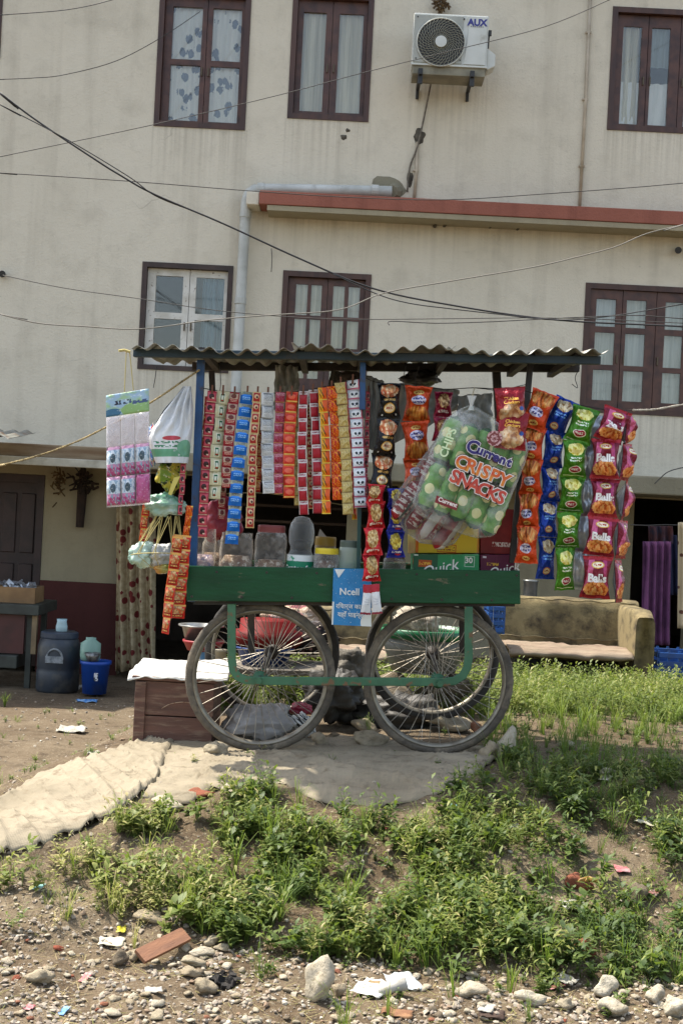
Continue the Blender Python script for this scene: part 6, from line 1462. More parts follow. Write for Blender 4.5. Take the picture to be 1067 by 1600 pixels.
def cloth(label, top, bot, nu, nv, lift, seed, dirx, dirz):
    ft, fb = interp_poly(top, 0), interp_poly(bot, 0)
    NE = 60; et = [G(*ft(i/NE), fine=False) for i in range(NE+1)]; eb = [G(*fb(i/NE), fine=False) for i in range(NE+1)]
    for _ in range(3):
        et = [et[0]]+[(et[i-1]+et[i]*2+et[i+1])/4 for i in range(1, NE)]+[et[-1]]; eb = [eb[0]]+[(eb[i-1]+eb[i]*2+eb[i+1])/4 for i in range(1, NE)]+[eb[-1]]
    def E(v, u):
        f = u*NE; i = min(NE-1, int(f)); f -= i
        a = eb[i].lerp(eb[i+1], f); b = et[i].lerp(et[i+1], f); w_ = 1-min(1, abs(v-.5)*2)**4
        a = a.lerp(b, v); a = a.copy(); a.x += .022*noise.noise(Vector((u*9, v*2, seed))); a.y += .035*noise.noise(Vector((u*11, v*2, seed+5))); return a
    def fn(u, v):
        a, b = fb(u), ft(u); x = a[0]*(1-v)+b[0]*v; y = a[1]*(1-v)+b[1]*v
        x += 3*noise.noise(Vector((u*6, v*3, seed))); y += 3*noise.noise(Vector((u*7, v*3, seed+2)))
        p = E(v, u)
        q = p.x*dirx+p.y*dirz; r = p.x*dirz-p.y*dirx
        rid = max(0, 1-abs(noise.noise(Vector((q*6, r*1.1, seed))))*5)**2*.018+max(0, 1-abs(noise.noise(Vector((p.x*8, p.y*11, seed+11))))*5)**2*.004+max(0, 1-abs(noise.noise(Vector((q*15, r*2.5, seed+3))))*7)**2*.010+max(0, 1-abs(noise.noise(Vector((r*9, q*2.5, seed+6))))*8)**2*.004
        edge = max(0, 1-min(u*nu, (1-u)*nu, v*nv, (1-v)*nv)/2.5)
        p.z = ground_h(p.x, p.y, False)+.016+lift+rid+.012*noise.noise(Vector((p.x*4, p.y*4, seed+7)))*.3-edge*.018
        return p
    mb = MB(); mb.grid(fn, nu, nv); o = mb.build('ground_cloth', m_sack, None, smooth=True)
    so = o.modifiers.new('t', 'SOLIDIFY'); so.thickness = .0016; so.offset = 0
    mb = MB(); r3 = random.Random(seed)
    for q in range(45):
        u = r3.random(); p0 = Vector(fn(u, r3.choice((0.0, 0.0, .006)))); a = -PI/2+r3.uniform(-1.1, 1.1); L_ = r3.uniform(.008, .035)
        mb.tube([p0, p0+Vector((math.cos(a)*L_*.6, math.sin(a)*L_*.6, -.003)), p0+Vector((math.cos(a+.4)*L_, math.sin(a+.4)*L_, -.010))], .0008, 3)
    th_ = mb.build('frayed_threads', m_sack, o); th_['kind'] = 'stuff'
    return tag(o, label, 'sacking')
cloth('beige sacking sheet spread down the bank to the lower left edge', [(-60, 1300), (0, 1262), (40, 1228), (95, 1203), (150, 1188), (200, 1172), (232, 1156), (275, 1160)],
      [(-60, 1360), (0, 1340), (50, 1330), (100, 1310), (150, 1290), (190, 1266), (215, 1248), (244, 1226)], 150, 60, .012, 3, .8, .6)
cloth('beige sacking sheet lying under the cart front wheels', [(258, 1158), (330, 1168), (420, 1160), (520, 1156), (600, 1160), (680, 1166), (775, 1176)],
      [(222, 1246), (290, 1256), (335, 1238), (390, 1230), (430, 1222), (480, 1246), (530, 1259), (580, 1264), (640, 1254), (700, 1236), (752, 1206), (775, 1190)], 190, 60, .0, 8, .3, .95)

# ------------------------------------------------------------------ stones, bricks and rubble
def stone_mesh(seed, sub=2, flat=.7, rough=.22):
    bm = bmesh.new(); bmesh.ops.create_icosphere(bm, subdivisions=sub, radius=.5)
    for v in bm.verts:
        d = v.co.normalized(); k = 1+rough*1.6*noise.noise(d*1.3+Vector((seed, 0, 0)))+rough*.6*noise.noise(d*3.1+Vector((0, seed, 0)))*.4
        for ax in range(9):   # knock flat facets
            f = Vector((math.sin(seed*3.1+ax*2.4), math.cos(seed*1.7+ax*1.9), math.sin(seed*2.2+ax*3.7))).normalized(); t = d.dot(f)
            if t > .70: k *= .70/t
        v.co = d*.5*k; v.co.z *= flat
    me = bpy.data.meshes.new('stone'); bm.to_mesh(me); bm.free(); return me
def stonemat(name, a, b, c3):
    s = NT(name); v = s.coord('Object'); oi = s.n('ObjectInfo')
    c = s.mix(s.ramp(s.noise(v, 2.2, 6, .65), .38, .64), a, b); c = s.mix(s.ramp(s.noise(v, 9, 6, .7), .54, .72), c, c3)
    c = s.mix(s.math('MULTIPLY', oi.outputs['Random'], .35), c, H('#8d7a60'))
    s.l(c, s.p.inputs['Base Color']); s.p.inputs['Roughness'].default_value = .9; s.p.inputs['Specular IOR Level'].default_value = .25
    s.bump(s.noise(v, 7, 7, .7), .5, .03); return s.m
m_st = stonemat('grey_tan_stone', H('#a0967f'), H('#887d69'), H('#6b604d'))
m_stw = stonemat('pale_stone', H('#b9b19e'), H('#a59c87'), H('#82775f'))
m_std = stonemat('dark_stone', H('#665e50'), H('#544c40'), H('#3f392e'))
m_brick = stonemat('broken_brick_clay', H('#8a4a35'), H('#75402f'), H('#5a4536'))
def put_stone(label, px, py, wpx, hpx, m, seed, group=None, rotz=None, yd=None, name='stone', flat=1, sub=3, lean=0, d=None, rough=.2):
    b = G(px, py) if d is None else P(px, py, d); k = S(b.y); me = stone_mesh(seed, sub, 1, rough)
    me.polygons.foreach_set('use_smooth', [True]*len(me.polygons))
    w, h = wpx*k, hpx*k; o = link(name, me, m); o.scale = (w*1.05, (yd*k if yd else (w+h)/2), h*1.08)
    o.location = (b.x, b.y+(w+h)/5, b.z+h*.42); o.rotation_euler = (0, R(lean)-ROLL*0, rotz if rotz is not None else 0)
    return tag(o, label, name.replace('_', ' '), group)
WS = 'stones wedged around the cart wheels'
put_stone('rounded grey stone wedged at the left front wheel', 335, 1186, 44, 32, m_st, 1, WS)
put_stone('angular stone on the right side of the left front wheel', 499, 1172, 30, 32, m_st, 2, WS, lean=30)
put_stone('flat oval stone lying on top between the wheels', 569, 1147, 42, 24, m_st, 3, WS)
put_stone('long flat grey stone between the two front wheels', 576, 1171, 60, 28, m_st, 4, WS)
put_stone('upright squared stone block at the right front wheel', 790, 1190, 34, 56, m_stw, 5, WS, lean=8)
put_stone('brownish stone leaning against the right wheel rim', 764, 1190, 34, 34, m_st, 6, WS)
put_stone('big dark boulder under the middle of the cart', 545, 1135, 66, 66, m_std, 7, WS)
put_stone('tilted dark slab of rock behind the right wheel spokes', 625, 1125, 90, 50, m_std, 8, WS, lean=22)
put_stone('grey rock seen low through the right wheel', 700, 1146, 70, 34, m_st, 9, WS)
put_stone('small rusty brick piece behind the right wheel spokes', 742, 1146, 20, 20, m_brick, 10, WS)
put_stone('dark rock with pale top holding up the grey tub', 600, 1105, 80, 56, m_std, 11, WS, d=7.4)
put_stone('dark rock under the right half of the grey tub', 695, 1105, 90, 54, m_std, 12, WS, d=7.5)
put_stone('small stone left of the flat oval one between the wheels', 520, 1160, 26, 16, m_std, 13, WS)
put_stone('low stone beside the sheet edge under the right wheel', 730, 1180, 30, 16, m_st, 14, WS)
RS = 'larger stones lying on the roadside'
for i, (lab, x, y, w, h, m, kw) in enumerate([
 ('big white broken rock standing upright at the bottom centre', 499, 1572, 56, 70, m_stw, dict(lean=-6, rough=.28)),
 ('small tan stone touching the big white rock on its right', 529, 1560, 24, 26, m_st, {}),
 ('flat pale slab of stone right of the crumpled paper', 736, 1562, 52, 22, m_stw, {}),
 ('white lump of stone in front of the dark weeds at lower right', 948, 1562, 42, 34, m_stw, {}),
 ('smooth pale round stone near the bottom right corner', 1024, 1572, 34, 28, m_stw, {}),
 ('jagged pale stone at the bottom right edge', 1058, 1594, 40, 36, m_stw, {}),
 ('rough white stone left of the smooth round one', 962, 1592, 50, 30, m_stw, {}),
 ('small grey stone near the curved white scrap', 886, 1582, 30, 20, m_st, {}),
 ('pale wedge of stone near the bottom right of centre', 828, 1574, 44, 24, m_stw, {}),
 ('whitish stone half buried in the weeds above the brown plank', 421, 1424, 38, 34, m_stw, {}),
 ('grey stone at the far left of the roadside', 60, 1540, 42, 26, m_st, {}),
 ('dark stone sitting left of the brown plank', 185, 1512, 30, 24, m_std, {}),
 ('rounded grey stone touching the left tip of the brown plank', 208, 1504, 26, 20, m_st, {}),
 ('long tan stone just right of the brown plank', 312, 1500, 44, 18, m_stw, {}),
 ('round brown stone behind the long tan one', 330, 1480, 26, 18, m_st, {}),
 ('grey flat stone right of the round brown one', 348, 1488, 28, 12, m_st, {}),
 ('mossy flat stone below the brown plank', 296, 1530, 40, 18, m_st, {}),
 ('cracked grey stone beside the black burnt patch', 318, 1558, 38, 28, m_st, {}),
 ('stone with a mossy top above the black burnt patch', 300, 1512, 40, 16, m_st, {}),
 ('tan stone slab below the sacking sheet edge', 258, 1268, 56, 22, m_stw, {}),
 ('pale grey stone under the edge of the right sacking sheet', 362, 1248, 34, 24, m_stw, {}),
 ('reddish brick-like stone tucked under the sacking edge', 312, 1250, 60, 18, m_brick, {}),
 ('dark round stone at the right edge among weeds', 1058, 1478, 30, 26, m_std, {}),
 ('grey boulder hidden in the weeds at right', 992, 1420, 44, 40, m_std, {}),
 ('brown rock on the bare earth in the middle of the bank', 545, 1374, 40, 26, m_std, {}),
 ('tan stone on the grass near the bare patch at right', 945, 1212, 40, 12, m_stw, {}),
 ('pale stone lying at the far side of the shaded patch', 888, 1172, 30, 16, m_stw, {}),
 ('second pale stone at the far side of the shaded patch', 918, 1176, 22, 14, m_stw, {}),
 ('orange brick fragment at the foot of the right weeds', 915, 1500, 34, 30, m_brick, {}),
 ('small broken brick in the rubble of the right weeds', 905, 1395, 40, 30, m_brick, {}),
 ('flat tan stone sunk in the bank left of the weeds', 232, 1446, 60, 20, m_st, {})]):
    put_stone(lab, x, y, w, h, m, 20+i*1.3, RS, rotz=random.uniform(-.4, .4), **kw)
# small stones: individuals of six shapes
vars_ = [stone_mesh(70+i*2.3, 2, .65, .25) for i in range(7)]
for i, me_ in enumerate(vars_): me_.materials.append((m_st, m_stw, m_st, m_std, m_stw, m_st, m_brick)[i]); me_.polygons.foreach_set('use_smooth', [True]*len(me_.polygons))
rr = random.Random(5); cnt = 0; USED = set()
LMK = [(499, 1550, 'the big white rock'), (736, 1555, 'the flat pale slab'), (948, 1550, 'the white lump by the weeds'), (1024, 1565, 'the smooth round stone'), (962, 1585, 'the rough white stone'), (886, 1578, 'the curved white scrap'), (828, 1568, 'the pale wedge stone'), (60, 1530, 'the grey stone at far left'), (185, 1505, 'the dark stone near the plank'), (252, 1494, 'the brown plank'), (312, 1495, 'the long tan stone'), (296, 1525, 'the mossy flat stone'), (352, 1535, 'the burnt patch'), (582, 1545, 'the printed paper'), (613, 1560, 'the paper cup'), (628, 1535, 'the torn blue-grey plastic'), (134, 1530, 'the pink and white bit'), (46, 1576, 'the red corner scrap'), (240, 1550, 'the white paper strip'), (760, 1578, 'the white square scrap'), (175, 1476, 'the cream foam sheet'), (100, 1582, 'the blue and white strip'), (420, 1520, 'the bare earth right of the ash'), (420, 1580, 'the bottom edge near the white rock'), (1058, 1590, 'the jagged corner stone'), (330, 1580, 'the bottom edge below the ash'), (680, 1590, 'the brown leaf at the bottom'), (170, 1590, 'the bottom edge at lower left')]
edge_lo = lambda x: float(np.interp(x, [0, 60, 150, 230, 300, 420, 530, 700, 850, 1067], [1395, 1400, 1425, 1440, 1462, 1490, 1500, 1512, 1530, 1540]))
while cnt < 190:
    x = rr.uniform(-10, 1075); y = 1440+160*rr.random()**.8
    if y < edge_lo(x)+4: continue
    b = G(x, y, 3.2, 6); sz = rr.uniform(8, 20)*S(b.y)*(1.3 if rr.random() < .12 else 1)
    o = inst(bpy.data.objects.new('small_stone', vars_[rr.choice((0, 1, 2, 4, 5, 0, 1, 4, 3, 6))]), None, b+Vector((0, 0, sz*.14)), (rr.uniform(-.3, .3), rr.uniform(-.3, .3), rr.uniform(0, 6)))
    o.scale = (sz*rr.uniform(.8, 1.4), sz, sz*rr.uniform(.6, 1.1)); vi = [m_ is o.data for m_ in vars_].index(True)
    for lm_ in sorted(LMK, key=lambda q: (q[0]-x)**2+((q[1]-y)*1.6)**2)[:5]:
        side = 'left of' if x < lm_[0]-14 else ('right of' if x > lm_[0]+14 else '')
        side = {'': 'straight below' if y > lm_[1] else 'straight above', 'left of': 'above and left of' if y < lm_[1]-8 else ('below and left of' if y > lm_[1]+8 else 'left of'), 'right of': 'above and right of' if y < lm_[1]-8 else ('below and right of' if y > lm_[1]+8 else 'right of')}[side]
        if (vi, side, lm_[2]) not in USED: break
    USED.add((vi, side, lm_[2]))
    tag(o, ('small grey-tan stone', 'small pale stone', 'small oval tan stone', 'small dark stone', 'small whitish stone', 'small flat grey stone', 'small brick-red pebble')[vi]+' '+side+' '+lm_[2], 'small stone', 'small stones littered over the roadside'); cnt += 1

# numpy scatter ----------------------------------------------------------
def big_mesh(name, V, F, tint, m, label):
    me = bpy.data.meshes.new(name); n = len(V); f = len(F)
    me.vertices.add(n); me.vertices.foreach_set('co', V.astype('f').ravel())
    me.loops.add(f*3); me.loops.foreach_set('vertex_index', F.astype('i').ravel())
    me.polygons.add(f); me.polygons.foreach_set('loop_start', np.arange(0, f*3, 3, dtype='i'))
    if tint is not None:
        a = me.attributes.new('tint', 'FLOAT', 'POINT'); a.data.foreach_set('value', tint.astype('f'))
    me.update(); me.validate()
    o = link(name, me, m, smooth=True); return tag(o, label, kind='stuff')
def ground_many(X, Y): return np.array([ground_h(float(x), float(y)) for x, y in zip(X, Y)])
rs = np.random.RandomState(4)
def scatter(templates, X, Y, Zs, scale, rotz, tiltx, tilty, tintb, jitter=.15):
    Vs, Fs, Ts = [], [], []; off = 0
    for i in range(len(X)):
        v, f, t = templates[rs.randint(len(templates))]
        c, s_ = math.cos(rotz[i]), math.sin(rotz[i]); sc = scale[i]
        x = (v[:, 0]*c-v[:, 1]*s_)*sc; y = (v[:, 0]*s_+v[:, 1]*c)*sc; z = v[:, 2]*sc
        x = x+z*tiltx[i]; y = y+z*tilty[i]
        Vs.append(np.stack([x+X[i], y+Y[i], z+Zs[i]], 1)); Fs.append(f+off); off += len(v)
        Ts.append(np.clip(t+tintb[i], 0, 1))
    return np.concatenate(Vs), np.concatenate(Fs), np.concatenate(Ts)
def leaf(base, dirv, L, W, droop, V, F, T, t):
    d = np.array(dirv, float); d /= np.linalg.norm(d); side = np.cross(d, (0, 0, 1)); side /= (np.linalg.norm(side)+1e-6); up = np.cross(side, d)
    b = np.array(base); m = b+d*L*.5+up*L*.06; tip = b+d*L-np.array((0, 0, droop*L)); l = b+d*L*.42+side*W/2+up*L*.10; r = b+d*L*.42-side*W/2+up*L*.10
    l2 = b+d*L*.75+side*W*.33+up*L*.03-np.array((0, 0, droop*L*.5)); r2 = b+d*L*.75-side*W*.33+up*L*.03-np.array((0, 0, droop*L*.5))
    o = len(V); V += [b, l, r, m, l2, r2, tip]; F += [(o, o+1, o+3), (o, o+3, o+2), (o+1, o+4, o+3), (o+3, o+5, o+2), (o+3, o+4, o+6), (o+3, o+6, o+5)]; T += [t-.08, t, t, t-.05, t+.05, t+.05, t+.1]
def ribbon(p, q, w, V, F, T, t):
    o = len(V); a = rs.uniform(0, 6); s_ = np.array((math.cos(a), math.sin(a), 0))*w
    V += [p-s_, p+s_, q+s_*.6, q-s_*.6]; F += [(o, o+1, o+2), (o, o+2, o+3)]; T += [t]*4
def herb(h, nst, nl, L, W, t):
    V, F, T = [], [], []
    for s_ in range(nst):
        a = rs.uniform(0, 6.28); lean = rs.uniform(.05, .5); top = np.array((math.cos(a)*lean*h, math.sin(a)*lean*h, h*rs.uniform(.6, 1)))
        mid = top*.5+np.array((0, 0, .04*h)); b = np.zeros(3); ribbon(b, mid, .0014, V, F, T, t-.15); ribbon(mid, top, .001, V, F, T, t-.05)
        for k in range(nl):
            f = .2+.8*(k+1)/nl; p = (mid*(f/.5) if f < .5 else mid+(top-mid)*((f-.5)/.5)); aa = rs.uniform(0, 6.28) if k % 2 == 0 else aa+3.1
            el = rs.uniform(.05, .7) if f < .95 else 1.0
            l_ = L*rs.uniform(.6, 1.15)*(1.1-.4*f)
            leaf(p, (math.cos(aa), math.sin(aa), el), l_, W*l_/L, rs.uniform(0, .3), V, F, T, t+rs.uniform(-.12, .12)+.12*f)
    return np.array(V), np.array(F), np.array(T)
def tuft(h, nb, w, t, spread=.5):
    V, F, T = [], [], []
    for k in range(nb):
        a = rs.uniform(0, 6.28); r = rs.uniform(0, .02); p = np.array((math.cos(a)*r, math.sin(a)*r, 0)); hh = h*rs.uniform(.5, 1); ln = rs.uniform(.1, spread)
        a2 = a+rs.uniform(-.6, .6); dv = np.array((math.cos(a2), math.sin(a2), 0)); s_ = np.array((-dv[1], dv[0], 0))*w
        p1 = p+dv*hh*ln*.3+np.array((0, 0, hh*.55)); p2 = p+dv*hh*ln*.9+np.array((0, 0, hh*.9)); p3 = p+dv*hh*ln*1.5+np.array((0, 0, hh*(.95-ln*.35)))
        o = len(V); V += [p-s_, p+s_, p1-s_*.9, p1+s_*.9, p2-s_*.6, p2+s_*.6, p3]
        F += [(o, o+1, o+3), (o, o+3, o+2), (o+2, o+3, o+5), (o+2, o+5, o+4), (o+4, o+5, o+6)]; tt = t+rs.uniform(-.15, .15); T += [tt-.1, tt-.1, tt, tt, tt+.08, tt+.08, tt+.2]
    return np.array(V), np.array(F), np.array(T)
m_leaf = leafmat('weed_leaves', [(0, H('#26331a')), (.35, H('#455a2c')), (.66, H('#697638')), (.92, H('#969456')), (1, H('#b3a478'))])
m_grass = leafmat('grass_blades', [(0, H('#2e3f1c')), (.35, H('#53702f')), (.66, H('#75873c')), (.92, H('#9b9b5a')), (1, H('#bfae80'))], .4)
up_e = lambda x: float(np.interp(x, [0, 60, 150, 230, 300, 380, 430, 500, 580, 640, 700, 752, 800, 1067], [1360, 1345, 1312, 1268, 1270, 1242, 1232, 1266, 1276, 1264, 1246, 1215, 1182, 1190]))
def nz(x, y, s_, o=0): return noise.noise(Vector((x*s_, y*s_, o)))
def dens(x, y):
    """(herb, grass, low grass) density by place"""
    px, py = PX((x, y, ground_h(x, y, False)))
    if px < -40 or px > 1110 or py > 1610: return 0, 0, 0, px, py
    patch = nz(x, y, 3.1, 4)+.6*nz(x, y, 8, 7)
    if y < 6.15 or px < 200 or px > 800:
        ue, le = up_e(px), edge_lo(px)
        if ue < py < le+18:
            f = min(1, (py-ue)/10)*min(1, max(0, (le+18-py)/34))
            side = smooth(60, 260, px)*.6+.4; side *= (1-.85*smooth(.05, .32, -patch))
            if px > 720: side *= 1-.45*smooth(1420, 1330, py)
            if 480 < px < 600 and 1325 < py < 1400: side *= .25
            if px > 860 and 1370 < py < 1440: side *= .35
            if px < 330: side *= .75
            up = 1-smooth(1180, 1330, py) if px > 760 else 0
            if px > 850 and 1150 < py < 1200: return 0, .03, .15, px, py
            return f*side*(1-.6*up)*smooth(-.55, .1, patch), f*side*(.35+.5*up), f*(.5+.5*up)*side, px, py
        if py >= le+18: 
            e = max(0, 1-(py-le-18)/50); return .02*e, .04*e+.008, .05*e, px, py
    if y > 7.15 and px > 300 and y < 10.3:
        f = smooth(7.15, 7.7, y); f *= .6+.4*smooth(-.4, .2, patch)
        if px < 640: f *= .8
        f *= .35+.65*smooth(-.25, .15, nz(x, y, 2.2, 21))
        if py > 1128 and px > 760: f *= .4
        return .95*f, .55*f, .9*f, px, py
    if 6.15 <= y <= 7.15 and px > 760: 
        return .05, .15+.25*smooth(-.2, .2, patch), .5, px, py
    if px < 330 and y > 6.0:
        k = smooth(.12, .45, patch); return .004*k, .012*k, .16*k+.012, px, py
    if 5.9 < y < 7.2: return 0, .004, .01, px, py
    return 0, 0, 0, px, py
H1 = [herb(.13, 4, 7, .044, .015, .52) for _ in range(5)]+[herb(.11, 5, 6, .032, .015, .68) for _ in range(4)]+[herb(.16, 3, 8, .056, .020, .42) for _ in range(4)]+[herb(.15, 3, 9, .05, .010, .78) for _ in range(3)]
T1 = [tuft(.13, 16, .0013, .55) for _ in range(5)]+[tuft(.17, 20, .0012, .45, .7) for _ in range(3)]
T2 = [tuft(.20, 20, .0018, .62, .6) for _ in range(5)]; H2 = [herb(.20, 5, 9, .045, .016, .66) for _ in range(5)]
L1 = [herb(.035, 5, 4, .020, .012, .38) for _ in range(5)]+[tuft(.05, 12, .0012, .42, .9) for _ in range(3)]
lists = {'herb': [], 'grass': [], 'low': [], 'bgrass': [], 'bherb': []}
def samp(n, x0, x1, y0, y1):
    for _ in range(n):
        x = rs.uniform(x0, x1); y = rs.uniform(y0, y1); a, b, c, px, py = dens(x, y); 
        if a+b+c == 0: continue
        yield x, y, a, b, c, px, py
for x, y, a, b, c, px, py in samp(19000, -1.9, 2.1, 3.7, 6.2):
    u = rs.rand()
    if u < a*.34: lists['herb'].append((x, y, px, py))
    elif u < a*.34+b*.20: lists['grass'].append((x, y, px, py))
    if rs.rand() < c*.62: lists['low'].append((x, y, px, py))
for x, y, a, b, c, px, py in samp(16000, -3.8, 3.6, 6.2, 10.6):
    u = rs.rand()
    if u < a*.45: lists['bherb'].append((x, y, px, py))
    elif u < a*.45+b*.55: lists['bgrass'].append((x, y, px, py))
    if rs.rand() < c*.5: lists['low'].append((x, y, px, py))
def do(key, T, m, label, name, smin, smax, tint=None):
    L = lists[key]; n = len(L)
    X = np.array([q[0] for q in L]); Y = np.array([q[1] for q in L]); Z = ground_many(X, Y)-.004
    tb = np.array([(tint(q) if tint else 0)+.18*nz(q[0], q[1], 2.3, 9)+rs.uniform(-.08, .08) for q in L])
    V, F, Tt = scatter(T, X, Y, Z, rs.uniform(smin, smax, n), rs.uniform(0, 6.28, n), rs.uniform(-.25, .25, n), rs.uniform(-.25, .25, n), tb)
    big_mesh(name, V, F, Tt, m, label)
lefty = lambda q: .28*smooth(420, 150, q[2])-.10*smooth(650, 900, q[2])
H1 += [herb(.07, 7, 3, .062, .034, .40) for _ in range(7)]+[herb(.12, 5, 6, .06, .026, .34) for _ in range(4)]+[herb(.09, 4, 4, .07, .018, .6) for _ in range(3)]
do('herb', H1, m_leaf, 'leafy weeds covering the bank below the cart', 'weeds', .5, 1.2, lefty)
do('grass', T1, m_grass, 'grass tufts growing through the weeds on the bank', 'grass', .6, 1.2, lefty)
do('low', L1, m_leaf, 'low ground cover creeping over the earth', 'ground_cover', .6, 1.3, lambda q: .15*smooth(420, 150, q[2]))
do('bgrass', T2, m_grass, 'sunlit yellow-green grass in front of the sofa', 'grass', .35, .95, lambda q: -.08)
do('bherb', H2, m_leaf, 'sunlit weeds in front of the sofa', 'weeds', .5, 1.35, lambda q: -.08)
# gravel
pebs = []
for i in range(8):
    me_ = stone_mesh(200+i*3.7, 1, .7, .3); v = np.array([q.co[:] for q in me_.vertices]); f = np.array([p.vertices[:] for p in me_.polygons]); pebs.append((v, f, np.full(len(v), rs.rand()))); bpy.data.meshes.remove(me_)
X, Y, Sz = [], [], []
for _ in range(34000):
    x = rs.uniform(-1.5, 1.6); y = 3.75+2.2*rs.rand()**1.5; z = ground_h(x, y, False); px, py = PX((x, y, z))
    if py > 1608: continue
    k = smooth(-60, 20, py-edge_lo(px)); k = max(k, .12); k *= .35+.65*smooth(-.35, .25, nz(x, y, 4.5, 12))
    if rs.rand() < k*.75: X.append(x); Y.append(y); Sz.append(.004+.024*rs.rand()**2.6)
for _ in range(1800):
    x = rs.uniform(-3.2, -.6); y = rs.uniform(5.8, 12); X.append(x); Y.append(y); Sz.append(.006+.025*rs.rand()**4)
X = np.array(X); Y = np.array(Y); n = len(X)
V, F, Tt = scatter(pebs, X, Y, ground_many(X, Y)+np.array(Sz)*.15, np.array(Sz), rs.uniform(0, 6, n), rs.uniform(-.3, .3, n), rs.uniform(-.3, .3, n), rs.uniform(-.5, .5, n), 0)
s = NT('mixed_gravel'); at = s.n('Attribute'); at.attribute_name = 'tint'; cr = s.n('ValToRGB'); e = cr.color_ramp.elements
for pos, cc in ((.25, '#94897a'), (.5, '#a39986'), (.75, '#7d6650')): q = e.new(pos); q.color = H(cc)
e[0].color = H('#83786a'); e[-1].color = H('#b0a898'); s.l(at.outputs['Fac'], cr.inputs[0]); s.l(cr.outputs[0], s.p.inputs['Base Color']); s.p.inputs['Roughness'].default_value = .9
gv_ = big_mesh('gravel', V, F, Tt, s.m, 'pebbles and gravel strewn over the roadside'); gv_.data.polygons.foreach_set('use_smooth', [False]*len(gv_.data.polygons))
# straw and dry stems lying about
ST_ = []
for _ in range(4):
    V0, F0, T0 = [], [], []
    for k in range(3): 
        a = rs.uniform(0, 6); p = np.array((rs.uniform(-.03, .03), rs.uniform(-.03, .03), .004)); ribbon(p, p+np.array((math.cos(a)*.05, math.sin(a)*.05, .006)), .0009, V0, F0, T0, .95)
    ST_.append((np.array(V0), np.array(F0), np.array(T0)))
lists['straw'] = []; lists['dead'] = []
DS = []
for _ in range(5):
    V0, F0, T0 = [], [], []
    for k in range(3):
        a = rs.uniform(0, 6); q = np.zeros(3)
        for j in range(3):
            q2 = q+np.array((math.cos(a)*.022, math.sin(a)*.022, .03*rs.uniform(.3, 1.2))); ribbon(q, q2, .0011, V0, F0, T0, .97); q = q2; a += rs.uniform(-1, 1)
            if rs.rand() < .5: leaf(q, (math.cos(a), math.sin(a), -.2), .022, .008, .4, V0, F0, T0, .92)
    DS.append((np.array(V0), np.array(F0), np.array(T0)))
for x, y, a, b, c, px, py in samp(2600, -1.8, 1.9, 4.0, 6.1):
    if a+b > .12 and rs.rand() < .2: lists['dead'].append((x, y, px, py))
for _ in range(2600):
    x = rs.uniform(-1.7, 1.8); y = rs.uniform(3.8, 6.0); lists['straw'].append((x, y, 0, 0))
do('dead', DS, m_grass, 'dead brown stems standing among the weeds', 'dry_stems', .6, 1.5, lambda q: -.12)
do('straw', ST_, m_grass, 'dry straw bits scattered on the bank', 'straw', .5, 1.4)

# ------------------------------------------------------------------ single plants that stand out
def plant(label, px, py, h, fn, m, rise=0, name='weed_plant', cat='plant'):
    b = G(px, py); V, F, T = fn; me = bpy.data.meshes.new(name); me.from_pydata((V*h).tolist(), [], F.tolist())
    a = me.attributes.new('tint', 'FLOAT', 'POINT'); a.data.foreach_set('value', np.clip(T, 0, 1).astype('f'))
    o = link(name, me, m, smooth=True); o.location = b; return tag(o, label, cat)
plant('tall leafy weed rising before the dark sofa base', 862, 1100, .30, herb(1, 4, 12, .20, .06, .7), m_leaf)
plant('bushy flowering weed in front of the sofa right half', 945, 1108, .30, herb(1, 7, 12, .15, .05, .72), m_leaf)
plant('thin tall weed next to the sofa armrest', 1020, 1100, .28, herb(1, 4, 9, .14, .04, .66), m_leaf)
plant('small leafy plant at the left end of the sofa seat', 792, 1060, .34, herb(1, 4, 9, .22, .07, .6), m_leaf)
plant('spiky grass clump left of the tall weed by the sofa', 822, 1102, .26, tuft(1, 26, .012, .7, .8), m_grass, cat='grass')
plant('long-bladed grass clump above the brown plank', 437, 1440, .12, tuft(1, 22, .02, .5, 1.2), m_grass, cat='grass')
plant('upright grass clump in the middle of the bank', 368, 1365, .18, tuft(1, 26, .010, .45, .5), m_grass, cat='grass')
plant('broad-leaved dark green seedling on the right bank', 940, 1378, .10, herb(1, 3, 7, .70, .30, .3), m_leaf)
plant('pale green leafy plant near the lower right of the bank', 872, 1510, .13, herb(1, 6, 7, .38, .15, .6), m_leaf)
plant('bright leafy weed at the centre of the bank', 700, 1490, .17, herb(1, 8, 9, .25, .09, .62), m_leaf)
plant('pale weed with large leaves left of centre on the bank', 352, 1372, .17, herb(1, 8, 9, .22, .09, .66), m_leaf)
plant('small green sprig at the lower left of the roadside', 22, 1455, .09, herb(1, 5, 6, .36, .14, .5), m_leaf)
plant('dry grass clump on the bare left slope', 190, 1435, .12, tuft(1, 34, .012, .85, .9), m_grass, cat='grass')
plant('yellowish grass clump at the right edge of the roadside weeds', 1015, 1520, .12, tuft(1, 26, .012, .7, .9), m_grass, cat='grass')
plant('tiny dry tuft growing through the sacking by the left wheel', 408, 1180, .07, tuft(1, 30, .016, .95, .9), m_grass, cat='grass')
plant('green tuft at the left edge of the yard', 8, 1106, .14, tuft(1, 40, .012, .5, .8), m_grass, cat='grass')
plant('low weed growing at the fold between the sacking sheets', 304, 1196, .05, herb(1, 7, 6, .4, .2, .8), m_leaf)

